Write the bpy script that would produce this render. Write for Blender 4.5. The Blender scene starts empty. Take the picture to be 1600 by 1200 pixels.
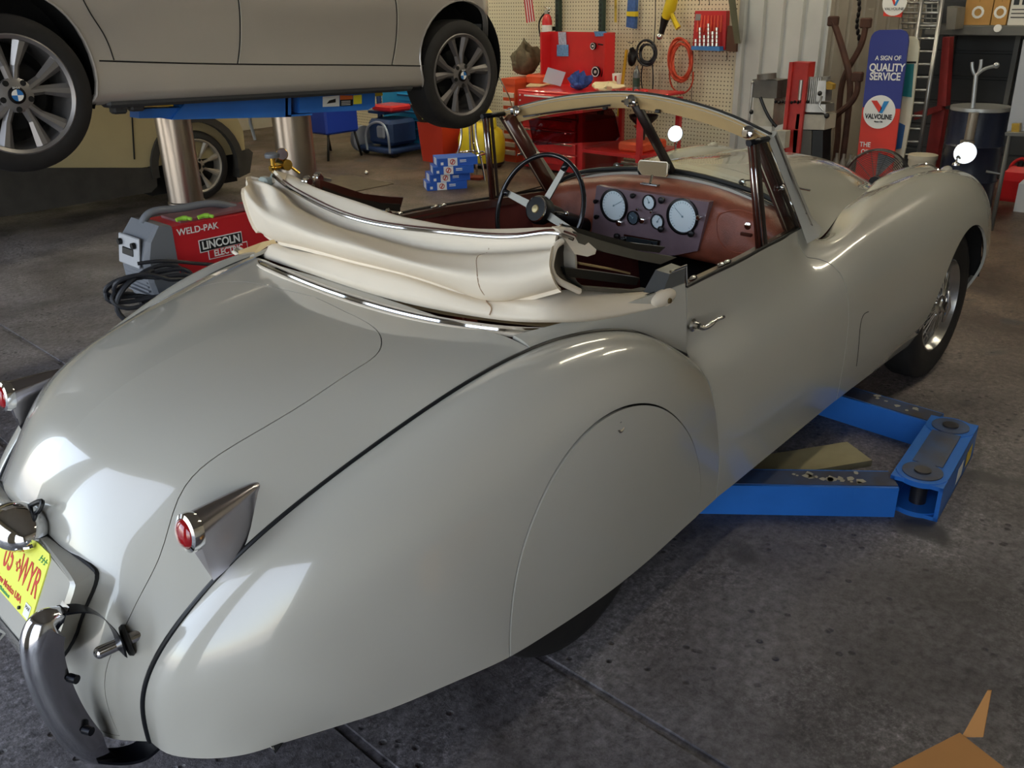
import bpy, bmesh, math, random
import numpy as np
from mathutils import Vector, Matrix, Euler
from mathutils.bvhtree import BVHTree
from mathutils.geometry import delaunay_2d_cdt
random.seed(7)
S = bpy.context.scene
COL = S.collection
PI = math.pi

# ------------------------------------------------------------------ camera
# world axes: x towards the nose of the roadster, y to its left, z up; origin on the floor under its rear axle
CAM = np.array([-1.50431907, -1.95727769, 1.6849436])
YAW, PITCH, ROLL, FPX = 0.76630764, 0.41521659, -0.02410335, 1386.87764
def cam_axes():
    d = np.array([math.cos(YAW)*math.cos(PITCH), math.sin(YAW)*math.cos(PITCH), -math.sin(PITCH)])
    r = np.cross(d, [0, 0, 1.]); r /= np.linalg.norm(r); u = np.cross(r, d)
    c, s = math.cos(ROLL), math.sin(ROLL)
    return c*r+s*u, -s*r+c*u, d
CR, CU, CD = cam_axes()
def ray(px, py):
    return CD + CR*(px-800)/FPX - CU*(py-600)/FPX
def at(px, py, ax, val):
    """the point of the place seen at a pixel of the photo, on the plane x, y or z = val"""
    v = ray(px, py); t = (val-CAM[ax])/v[ax]
    return CAM + t*v
cd = bpy.data.cameras.new('camera'); cam = bpy.data.objects.new('camera', cd); COL.objects.link(cam)
M4 = Matrix([[CR[0], CU[0], -CD[0], CAM[0]], [CR[1], CU[1], -CD[1], CAM[1]], [CR[2], CU[2], -CD[2], CAM[2]], [0, 0, 0, 1]])
cam.matrix_world = M4
cd.sensor_width = 36; cd.lens = FPX/1600*36; cd.clip_start = .02; cd.clip_end = 200
S.camera = cam

# ------------------------------------------------------------------ light
S.view_settings.view_transform = 'Standard'; S.view_settings.look = 'None'
S.view_settings.gamma = 1; S.view_settings.use_curve_mapping = False
S.view_settings.exposure = 0.86
W = bpy.data.worlds.new('sky'); S.world = W; W.use_nodes = True
wn = W.node_tree; wbg = wn.nodes['Background']
sky = wn.nodes.new('ShaderNodeTexSky'); sky.sky_type = 'NISHITA'; sky.sun_elevation = math.radians(48); sky.sun_rotation = math.radians(150)
sky.sun_disc = False; sky.air_density = 1.2; sky.dust_density = 2.5
# thin bright overcast: the sky's own gradient, washed towards white
whm = wn.nodes.new('ShaderNodeMix'); whm.data_type = 'RGBA'; whm.inputs[0].default_value = .72; whm.inputs[7].default_value = (1.12, 1.06, 1.0, 1)
wn.links.new(sky.outputs[0], whm.inputs[6]); wn.links.new(whm.outputs[2], wbg.inputs[0]); wbg.inputs[1].default_value = 1.45
S.cycles.max_bounces = 7; S.cycles.diffuse_bounces = 4; S.cycles.glossy_bounces = 4; S.cycles.transparent_max_bounces = 10; S.cycles.caustics_reflective = False; S.cycles.caustics_refractive = False
S.cycles.use_denoising = True; S.cycles.sample_clamp_indirect = 6
# light portals in the three open bay doors behind the camera: the sky outside lights the garage through them
BAYS = [(-4.1, -1.1), (.1, 3.3), (4.4, 7.6)]; DOOR_X, DOOR_H = -3.6, 3.3
for y0_, y1_ in BAYS:
    l_ = bpy.data.lights.new('bay_door_portal', 'AREA'); l_.shape = 'RECTANGLE'; l_.size = DOOR_H; l_.size_y = y1_-y0_; l_.cycles.is_portal = True
    o_ = bpy.data.objects.new('bay_door_portal', l_); COL.objects.link(o_); o_.location = (DOOR_X, (y0_+y1_)/2, DOOR_H/2); o_.rotation_euler = (0, math.radians(-90), 0)
sun = bpy.data.lights.new('sun', 'SUN'); sun.energy = 2.2; sun.angle = .01; sun.color = (1, .95, .86)
so = bpy.data.objects.new('sun', sun); COL.objects.link(so); so.rotation_euler = (0, math.radians(40), math.radians(-20))

# ------------------------------------------------------------------ materials
def lin(c):
    return tuple((x/12.92 if x <= .04045 else ((x+.055)/1.055)**2.4) for x in c)
def hexc(h):
    h = h.lstrip('#'); return lin(tuple(int(h[i:i+2], 16)/255 for i in (0, 2, 4)))
MATS = {}
def mat(name, col, rough=.5, metal=0., coat=0., noise=0., nscale=8., bump=0., bscale=40., trans=0., ior=1.45, emit=None, estr=1., alpha=1., spec=.5, col2=None, detail=4):
    if name in MATS: return MATS[name]
    m = bpy.data.materials.new(name); m.use_nodes = True; nt = m.node_tree; b = nt.nodes['Principled BSDF']
    c = hexc(col) if isinstance(col, str) else col
    b.inputs['Base Color'].default_value = (*c, 1); b.inputs['Roughness'].default_value = rough
    b.inputs['Metallic'].default_value = metal; b.inputs['Coat Weight'].default_value = coat; b.inputs['Coat Roughness'].default_value = .03
    b.inputs['Transmission Weight'].default_value = trans; b.inputs['IOR'].default_value = ior; b.inputs['Alpha'].default_value = alpha
    b.inputs['Specular IOR Level'].default_value = spec
    if emit is not None:
        b.inputs['Emission Color'].default_value = (*(hexc(emit) if isinstance(emit, str) else emit), 1); b.inputs['Emission Strength'].default_value = estr
    tc = nt.nodes.new('ShaderNodeTexCoord')
    n = nt.nodes.new('ShaderNodeTexNoise'); n.inputs['Scale'].default_value = nscale; n.inputs['Detail'].default_value = detail
    nt.links.new(tc.outputs['Object'], n.inputs['Vector'])
    mx = nt.nodes.new('ShaderNodeMix'); mx.data_type = 'RGBA'
    c2 = (hexc(col2) if isinstance(col2, str) else col2) if col2 is not None else tuple(max(0, x*(1-noise)) for x in c)
    mx.inputs[6].default_value = (*c, 1); mx.inputs[7].default_value = (*c2, 1)
    mr = nt.nodes.new('ShaderNodeMapRange'); mr.inputs[1].default_value = .35; mr.inputs[2].default_value = .7
    nt.links.new(n.outputs[0], mr.inputs[0]); nt.links.new(mr.outputs[0], mx.inputs[0])
    nt.links.new(mx.outputs[2], b.inputs['Base Color'])
    if bump:
        n2 = nt.nodes.new('ShaderNodeTexNoise'); n2.inputs['Scale'].default_value = bscale; n2.inputs['Detail'].default_value = 6
        nt.links.new(tc.outputs['Object'], n2.inputs['Vector'])
        bp = nt.nodes.new('ShaderNodeBump'); bp.inputs['Strength'].default_value = bump; bp.inputs['Distance'].default_value = .01
        nt.links.new(n2.outputs[0], bp.inputs['Height']); nt.links.new(bp.outputs[0], b.inputs['Normal'])
    MATS[name] = m
    return m
def glass(name, tint, rough=0., alpha_mix=.12):
    """thin window glass: mostly clear, with a mirror share"""
    m = bpy.data.materials.new(name); m.use_nodes = True; nt = m.node_tree; nt.nodes.clear()
    o = nt.nodes.new('ShaderNodeOutputMaterial'); t = nt.nodes.new('ShaderNodeBsdfTransparent'); g = nt.nodes.new('ShaderNodeBsdfGlossy')
    t.inputs[0].default_value = (*tint, 1); g.inputs[1].default_value = rough
    lw = nt.nodes.new('ShaderNodeLayerWeight'); lw.inputs[0].default_value = .5; pw = nt.nodes.new('ShaderNodeMath'); pw.operation = 'POWER'; pw.inputs[1].default_value = 4; nt.links.new(lw.outputs['Facing'], pw.inputs[0])
    f = nt.nodes.new('ShaderNodeMapRange'); f.inputs[3].default_value = .045; f.inputs[4].default_value = .9; nt.links.new(pw.outputs[0], f.inputs[0])
    mx = nt.nodes.new('ShaderNodeMixShader'); nt.links.new(f.outputs[0], mx.inputs[0]); nt.links.new(t.outputs[0], mx.inputs[1]); nt.links.new(g.outputs[0], mx.inputs[2])
    nt.links.new(mx.outputs[0], o.inputs[0]); MATS[name] = m
    return m

# ------------------------------------------------------------------ objects
def tag(o, label=None, cat=None, group=None, kind=None):
    if label: o['label'] = label
    if cat: o['category'] = cat
    if group: o['group'] = group
    if kind: o['kind'] = kind
    return o
def thing(name, label, cat, loc=(0, 0, 0), rz=0., group=None, rot=None):
    o = bpy.data.objects.new(name, None); COL.objects.link(o); o.empty_display_size = .1
    o.location = loc; o.rotation_euler = rot if rot else (0, 0, rz)
    return tag(o, label, cat, group)
def meshobj(name, vs, fs, m, parent=None, smooth=False, fmats=None):
    me = bpy.data.meshes.new(name); me.from_pydata([tuple(map(float, v)) for v in vs], [], [tuple(f) for f in fs])
    ms = m if isinstance(m, (list, tuple)) else [m]
    for x in ms: me.materials.append(x)
    if fmats is not None: me.polygons.foreach_set('material_index', fmats)
    if smooth: me.polygons.foreach_set('use_smooth', [True]*len(me.polygons))
    me.update()
    o = bpy.data.objects.new(name, me); COL.objects.link(o)
    if parent: o.parent = parent
    return o
class MB:
    """collects shapes, then links them as one mesh object"""
    def __init__(s): s.v = []; s.f = []; s.sm = []; s.mi = []; s.m = 0; s.T = Matrix.Identity(4)
    def add(s, vs, fs, smooth=False):
        n = len(s.v)
        s.v += [tuple(s.T @ Vector(tuple(map(float, v)))) for v in vs]
        s.f += [tuple(i+n for i in f) for f in fs]; s.sm += [smooth]*len(fs); s.mi += [s.m]*len(fs)
        return s
    def box(s, c, d, rot=None, bev=0.):
        hx, hy, hz = d[0]/2, d[1]/2, d[2]/2
        if bev:
            b = min(bev, hx*.98, hy*.98, hz*.98); vs = []; idx = {}
            for sx in (-1, 1):
                for sy in (-1, 1):
                    for sz in (-1, 1):
                        for k in range(3):
                            p = [sx*(hx-b), sy*(hy-b), sz*(hz-b)]; p[k] = (sx*hx, sy*hy, sz*hz)[k]
                            idx[(sx, sy, sz, k)] = len(vs); vs.append(p)
            fs = []
            for k in range(3):
                a, c2 = [q for q in range(3) if q != k]
                for sg in (-1, 1):
                    def key(u, w):
                        t = [0, 0, 0]; t[k] = sg; t[a] = u; t[c2] = w; return idx[(*t, k)]
                    q = [key(-1, -1), key(1, -1), key(1, 1), key(-1, 1)]
                    fs.append(q)
            for k in range(3):      # edge faces along axis k
                a, b2 = [q for q in range(3) if q != k]
                for u in (-1, 1):
                    for w in (-1, 1):
                        def kk(e, f):
                            t = [0, 0, 0]; t[k] = e; t[a] = u; t[b2] = w; return idx[(*t, f)]
                        fs.append([kk(-1, a), kk(1, a), kk(1, b2), kk(-1, b2)])
            for sx in (-1, 1):
                for sy in (-1, 1):
                    for sz in (-1, 1): fs.append([idx[(sx, sy, sz, k)] for k in range(3)])
            # orient outwards
            ff = []
            for f in fs:
                p = [Vector(vs[i]) for i in f]; n = (p[1]-p[0]).cross(p[2]-p[0]); cc = sum(p, Vector())/len(p)
                ff.append(f if n.dot(cc) > 0 else f[::-1])
            fs = ff
        else:
            vs = [(x*hx, y*hy, z*hz) for x in (-1, 1) for y in (-1, 1) for z in (-1, 1)]
            fs = [(0, 1, 3, 2), (4, 6, 7, 5), (0, 4, 5, 1), (2, 3, 7, 6), (0, 2, 6, 4), (1, 5, 7, 3)]
        R = Euler(rot).to_matrix() if rot else None
        vs = [tuple((R @ Vector(v) if R else Vector(v)) + Vector(c)) for v in vs]
        return s.add(vs, fs)
    def hull8(s, bot, top):
        """prism between two quads (four points each, same turn)"""
        vs = list(bot)+list(top); n = len(bot)
        fs = [tuple(range(n))[::-1], tuple(range(n, 2*n))]+[(i, (i+1) % n, n+(i+1) % n, n+i) for i in range(n)]
        return s.add(vs, fs)
    def rings(s, rings, close=True, caps=True, smooth=True, loop=False):
        n = len(rings[0]); vs = [p for r in rings for p in r]; fs = []; R = len(rings)
        for i in range(R if loop else R-1):
            j2 = (i+1) % R
            for j in range(n if close else n-1):
                k = (j+1) % n
                fs.append((i*n+j, i*n+k, j2*n+k, j2*n+j))
        s.add(vs, fs, smooth)
        if caps and not loop and close:
            s.add(rings[0], [tuple(range(n))[::-1]]); s.add(rings[-1], [tuple(range(n))])
        return s
    def tube(s, pts, r, n=10, caps=True, loop=False, ry=None):
        P = [Vector(tuple(map(float, p))) for p in pts]; rs = r if isinstance(r, (list, tuple)) else [r]*len(P)
        up = None; rings = []
        for i, p in enumerate(P):
            if loop: t = P[(i+1) % len(P)]-P[i-1]
            else: t = (P[min(i+1, len(P)-1)]-P[max(i-1, 0)])
            t.normalize()
            if up is None:
                up = Vector((0, 0, 1)) if abs(t.z) < .9 else Vector((1, 0, 0))
            a = t.cross(up)
            if a.length < 1e-6: a = t.orthogonal()
            a.normalize(); b = a.cross(t); b.normalize(); up = b
            q = ry if ry is not None else rs[i]
            rings.append([tuple(p+a*math.cos(2*PI*k/n)*rs[i]+b*math.sin(2*PI*k/n)*(q if ry is not None else rs[i])) for k in range(n)])
        return s.rings(rings, caps=caps, loop=loop)
    def cyl(s, a, b, r, n=24, r2=None, caps=True):
        A = Vector(tuple(map(float, a))); B = Vector(tuple(map(float, b))); t = (B-A).normalized()
        u = t.orthogonal().normalized(); w = t.cross(u)
        r2 = r if r2 is None else r2
        mk = lambda p, q: [tuple(p+u*math.cos(2*PI*k/n)*q+w*math.sin(2*PI*k/n)*q) for k in range(n)]
        ra, rb = mk(A, r), mk(B, r2)
        s.rings([ra, rb], caps=False)
        if caps: s.add(ra, [tuple(range(n))[::-1]]); s.add(rb, [tuple(range(n))])
        return s
    def lathe(s, prof, c=(0, 0, 0), axis=(0, 0, 1), n=32, smooth=True, closed=False):
        """prof: (radius, height) pairs along axis"""
        t = Vector(axis).normalized(); u = t.orthogonal().normalized(); w = t.cross(u); c = Vector(tuple(map(float, c)))
        rings = [[tuple(c+t*h+u*math.cos(2*PI*k/n)*r+w*math.sin(2*PI*k/n)*r) for k in range(n)] for r, h in prof]
        return s.rings(rings, caps=False, smooth=smooth, loop=closed)
    def prism(s, poly, z0, z1, plane='xy', smooth=False):
        """outline in a plane, thick along the third axis"""
        def P(a, b, h): return {'xy': (a, b, h), 'xz': (a, h, b), 'yz': (h, a, b)}[plane]
        n = len(poly); vs = [P(a, b, z0) for a, b in poly]+[P(a, b, z1) for a, b in poly]
        fs = [tuple(range(n))[::-1], tuple(range(n, 2*n))]
        s.add(vs, fs); s.add(vs, [(i, (i+1) % n, n+(i+1) % n, n+i) for i in range(n)], smooth)
        return s
    def sphere(s, c, r, n=16, m=10, sc=(1, 1, 1)):
        rings = [[(c[0]+sc[0]*r*math.sin(PI*i/m)*math.cos(2*PI*k/n), c[1]+sc[1]*r*math.sin(PI*i/m)*math.sin(2*PI*k/n), c[2]-sc[2]*r*math.cos(PI*i/m)) for k in range(n)] for i in range(m+1)]
        return s.rings(rings, caps=False)
    def use(s, i): s.m = i; return s
    def build(s, name, m, parent=None, weld=True):
        o = meshobj(name, s.v, s.f, m, parent, fmats=s.mi)
        me = o.data; bm = bmesh.new(); bm.from_mesh(me); 
        for f, q in zip(bm.faces, s.sm): f.smooth = q
        if weld:
            bmesh.ops.remove_doubles(bm, verts=bm.verts, dist=1e-5)
        bmesh.ops.recalc_face_normals(bm, faces=bm.faces)
        for e in bm.edges:
            if len(e.link_faces) == 2 and e.calc_face_angle(0) > .7: e.smooth = False
        bm.to_mesh(me); bm.free(); return o
def children(o): return [c for c in bpy.data.objects if c.parent == o]
def copy_tree(o, parent=None, kids=None):
    if kids is None:
        kids = {}
        for c in bpy.data.objects:
            if c.parent: kids.setdefault(c.parent.name, []).append(c)
    c = o.copy(); COL.objects.link(c)
    if parent: c.parent = parent
    for ch in kids.get(o.name, []): copy_tree(ch, c, kids)
    return c
def textmesh(name, body, m, parent, size, loc, xdir, ydir, ext=.001, align='CENTER', bold=0., shear=0., space=1., sx=1.):
    """lettering as a thin mesh; xdir reading direction, ydir up the letters"""
    cu = bpy.data.curves.new(name, 'FONT'); cu.body = body; cu.size = size; cu.extrude = ext; cu.align_x = align; cu.align_y = 'CENTER'
    cu.offset = bold; cu.shear = shear; cu.space_character = space
    t = bpy.data.objects.new('tmp', cu); COL.objects.link(t)
    dg = bpy.context.evaluated_depsgraph_get(); dg.update()
    me = bpy.data.meshes.new_from_object(t.evaluated_get(dg)); bpy.data.objects.remove(t)
    X = Vector(xdir).normalized(); Y = Vector(ydir); Y = (Y-X*Y.dot(X)).normalized(); Z = X.cross(Y)
    me.transform(Matrix([[X.x*sx, Y.x, Z.x, loc[0]], [X.y*sx, Y.y, Z.y, loc[1]], [X.z*sx, Y.z, Z.z, loc[2]], [0, 0, 0, 1]]))
    me.materials.clear(); me.materials.append(m)
    o = bpy.data.objects.new(name, me); COL.objects.link(o)
    if parent: o.parent = parent
    return o

# ------------------------------------------------------------------ smooth spline surfaces
def cardinal(ks, ts):
    """rows: weights of the knots' values in the natural cubic spline, and of its derivative"""
    ks = np.asarray(ks, float); n = len(ks); h = np.diff(ks); A = np.zeros((n, n)); B = np.zeros((n, n)); A[0, 0] = A[-1, -1] = 1
    for i in range(1, n-1):
        A[i, i-1], A[i, i], A[i, i+1] = h[i-1], 2*(h[i-1]+h[i]), h[i]
        B[i, i-1] = 6/h[i-1]; B[i, i] = -6/h[i-1]-6/h[i]; B[i, i+1] = 6/h[i]
    Mm = np.linalg.solve(A, B); W0 = np.zeros((len(ts), n)); W1 = np.zeros((len(ts), n))
    for k, t in enumerate(ts):
        i = min(max(int(np.searchsorted(ks, t, 'right'))-1, 0), n-2); a = (ks[i+1]-t)/h[i]; b = 1-a
        W0[k, i] += a; W0[k, i+1] += b
        W0[k] += ((a**3-a)*Mm[i]+(b**3-b)*Mm[i+1])*h[i]**2/6
        W1[k, i] -= 1/h[i]; W1[k, i+1] += 1/h[i]
        W1[k] += (-(3*a*a-1)*Mm[i]+(3*b*b-1)*Mm[i+1])*h[i]/6
    return W0, W1
class Surf:
    def __init__(s, net, flip=False):
        s.P = np.array(net, float); s.flip = flip
        nu, nv = s.P.shape[:2]
        du = np.linalg.norm(np.diff(s.P, axis=0), axis=2).mean(1); dv = np.linalg.norm(np.diff(s.P, axis=1), axis=2).mean(0)
        s.ku = np.concatenate([[0], np.cumsum(du)]); s.kv = np.concatenate([[0], np.cumsum(dv)])   # parameters run in metres
        gu = np.linspace(0, s.ku[-1], 120); gv = np.linspace(0, s.kv[-1], 60)
        G = s.grid(gu, gv); s.gu, s.gv = gu, gv
        vs = G.reshape(-1, 3).tolist(); m = len(gv)
        fs = [(i*m+j, i*m+j+1, (i+1)*m+j+1, (i+1)*m+j) for i in range(len(gu)-1) for j in range(m-1)]
        s.tri = []; s.tuv = []
        for i in range(len(gu)-1):
            for j in range(m-1):
                a, b, c, d = i*m+j, i*m+j+1, (i+1)*m+j+1, (i+1)*m+j
                s.tri += [(a, b, c), (a, c, d)]
        s.vs = [Vector(v) for v in vs]; s.bvh = BVHTree.FromPolygons(s.vs, s.tri)
        s.uvg = [(u, v) for u in gu for v in gv]
    def grid(s, us, vs):
        A, _ = cardinal(s.ku, us); B, _ = cardinal(s.kv, vs)
        return np.einsum('ui,ijk,vj->uvk', A, s.P, B)
    def ev(s, uv):
        uv = np.asarray(uv, float)
        A, A1 = cardinal(s.ku, uv[:, 0]); B, B1 = cardinal(s.kv, uv[:, 1])
        P = np.einsum('ni,ijk,nj->nk', A, s.P, B); Pu = np.einsum('ni,ijk,nj->nk', A1, s.P, B); Pv = np.einsum('ni,ijk,nj->nk', A, s.P, B1)
        N = np.cross(Pu, Pv); N /= np.maximum(np.linalg.norm(N, axis=1, keepdims=True), 1e-9)
        return P, (-N if s.flip else N)
    def _uv(s, loc, fi):
        a, b, c = (s.vs[k] for k in s.tri[fi]); ua, ub, uc = (s.uvg[k] for k in s.tri[fi])
        v0, v1, v2 = b-a, c-a, loc-a; d00, d01, d11, d20, d21 = v0.dot(v0), v0.dot(v1), v1.dot(v1), v2.dot(v0), v2.dot(v1)
        dn = d00*d11-d01*d01
        if abs(dn) < 1e-14: return ua
        v = (d11*d20-d01*d21)/dn; w = (d00*d21-d01*d20)/dn; u = 1-v-w
        return (u*ua[0]+v*ub[0]+w*uc[0], u*ua[1]+v*ub[1]+w*uc[1])
    def pix(s, px, py):
        l, n, i, d = s.bvh.ray_cast(Vector(CAM), Vector(ray(px, py)))
        if l is None:
            v = Vector(ray(px, py)).normalized(); best = None    # nearest point along the ray
            for k in range(400):
                q = Vector(CAM)+v*(1.0+k*.012); r = s.bvh.find_nearest(q)
                if best is None or r[3] < best[3]: best = r
            l, i = best[0], best[2]
        return s._uv(l, i)
    def near(s, p):
        l, n, i, d = s.bvh.find_nearest(Vector(tuple(map(float, p)))); return s._uv(l, i)
    def patch(s, name, m, parent, outer=None, holes=(), step=.02, thick=.012, mirror=False, inset=.0, both=False, off=0.):
        """a panel: the part of the surface inside outline `outer` (uv), less holes, with turned-in edges"""
        U, V = s.ku[-1], s.kv[-1]
        if outer is None:
            outer = [(0, 0), (U, 0), (U, V), (0, V)]
        def dens(poly):
            out = []
            for a, b in zip(poly, poly[1:]+poly[:1]):
                L = math.hypot(b[0]-a[0], b[1]-a[1]); k = max(1, int(L/step+.5))
                out += [(a[0]+(b[0]-a[0])*t/k, a[1]+(b[1]-a[1])*t/k) for t in range(k)]
            return out
        loops = [dens([tuple(map(float, p)) for p in q]) for q in [outer]+list(holes)]
        def area2(p): return sum(a[0]*b[1]-b[0]*a[1] for a, b in zip(p, p[1:]+p[:1]))
        loops = [lp if (area2(lp) > 0) == (k == 0) else lp[::-1] for k, lp in enumerate(loops)]
        if inset:
            nl = []
            for lp in loops:
                q = []
                for i in range(len(lp)):
                    a, b, c = lp[i-1], lp[i], lp[(i+1) % len(lp)]
                    tx, ty = c[0]-a[0], c[1]-a[1]; L = math.hypot(tx, ty) or 1
                    q.append((b[0]-ty/L*inset, b[1]+tx/L*inset))
                nl.append([(min(max(p[0], 0), U), min(max(p[1], 0), V)) for p in q])
            loops = nl
        loops = [[p for i, p in enumerate(lp) if math.hypot(p[0]-lp[i-1][0], p[1]-lp[i-1][1]) > 1e-5] for lp in loops]
        L0 = np.array(loops[0])
        def inside(P, lp):
            lp = np.array(lp); x, y = P[:, 0], P[:, 1]; r = np.zeros(len(P), bool)
            for (x1, y1), (x2, y2) in zip(lp, np.roll(lp, -1, 0)):
                c = ((y1 > y) != (y2 > y))
                with np.errstate(divide='ignore', invalid='ignore'):
                    r ^= c & (x < (x2-x1)*(y-y1)/(y2-y1)+x1)
            return r
        gx = np.arange(L0[:, 0].min()+step/2, L0[:, 0].max(), step); gy = np.arange(L0[:, 1].min()+step/2, L0[:, 1].max(), step)
        G = np.array([(a, b) for a in gx for b in gy]) if len(gx) and len(gy) else np.zeros((0, 2))
        if len(G):
            ok = inside(G, loops[0])
            for h in loops[1:]: ok &= ~inside(G, h)
            G = G[ok]
            B = np.concatenate([np.array(l) for l in loops]); keep = np.ones(len(G), bool)
            for i in range(0, len(G), 500):
                dd = np.linalg.norm(G[i:i+500, None]-B[None], axis=2).min(1); keep[i:i+500] = dd > step*.45
            G = G[keep]
        verts = []; edges = []
        for lp in loops:
            n0 = len(verts); verts += [Vector(p) for p in lp]; edges += [(n0+i, n0+(i+1) % len(lp)) for i in range(len(lp))]
        nb = len(verts); verts += [Vector(p) for p in G.tolist()]
        ov, oe, of, vi, ei, fi = delaunay_2d_cdt(verts, edges, [], 1, 1e-7)
        uv = np.array([tuple(v) for v in ov]); 
        cen = np.array([uv[list(f)].mean(0) for f in of])
        ok = inside(cen, loops[0])
        for h in loops[1:]: ok &= ~inside(cen, h)
        of = [tuple(f) for f, k in zip(of, ok) if k]
        P, N = s.ev(uv)
        if off: P = P+N*off
        # outward winding
        a, b, c = P[of[0][0]], P[of[0][1]], P[of[0][2]]
        k = sum(np.dot(np.cross(P[f[1]]-P[f[0]], P[f[2]]-P[f[0]]), N[f[0]]) > 0 for f in of[::max(1, len(of)//50)])
        if k < len(of[::max(1, len(of)//50)])/2: of = [f[::-1] for f in of]
        # boundary -> flange
        ed = {}
        for f in of:
            for i in range(len(f)):
                e = (f[i], f[(i+1) % len(f)]); ed[e] = 1
        bnd = [e for e in ed if (e[1], e[0]) not in ed]
        bv = sorted({i for e in bnd for i in e}); n = len(P); mp = {v: n+k for k, v in enumerate(bv)}; mt = {v: n+len(bv)+k for k, v in enumerate(bv)}
        Pin = P[bv]-N[bv]*thick
        vs = np.concatenate([P, P[bv], Pin]); fs = list(of)+[(mp[b_], mp[a_], mt[a_], mt[b_]) for a_, b_ in bnd]
        nn = np.concatenate([N, N[bv], N[bv]])
        objs = []
        for sg in ((1, -1) if both else ((-1,) if mirror else (1,))):
            V3 = vs*[1, sg, 1]; F = fs if sg == 1 else [f[::-1] for f in fs]; NN = nn*[1, sg, 1]
            o = meshobj(name, V3, F, m, parent, smooth=True)
            nf = len(of); ln = []
            me = o.data
            fn = [tuple(p.normal) for p in me.polygons]
            for k2, p in enumerate(me.polygons):
                for v in p.vertices: ln.append(tuple(NN[v]) if k2 < nf else fn[k2])
            me.normals_split_custom_set(ln); objs.append(o)
        return objs
def spline(pts, n=8, closed=False):
    P = np.array(pts, float)
    if closed: P = np.concatenate([P[-3:], P, P[:3]])
    k = np.concatenate([[0], np.cumsum(np.maximum(np.linalg.norm(np.diff(P, axis=0), axis=1), 1e-6))])
    if closed:
        ts = np.concatenate([np.linspace(k[i], k[i+1], n, endpoint=False) for i in range(3, len(P)-3)])
    else: ts = np.concatenate([np.linspace(k[i], k[i+1], n, endpoint=False) for i in range(len(P)-1)]+[[k[-1]]])
    A, _ = cardinal(k, ts); return (A@P).tolist()

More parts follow.
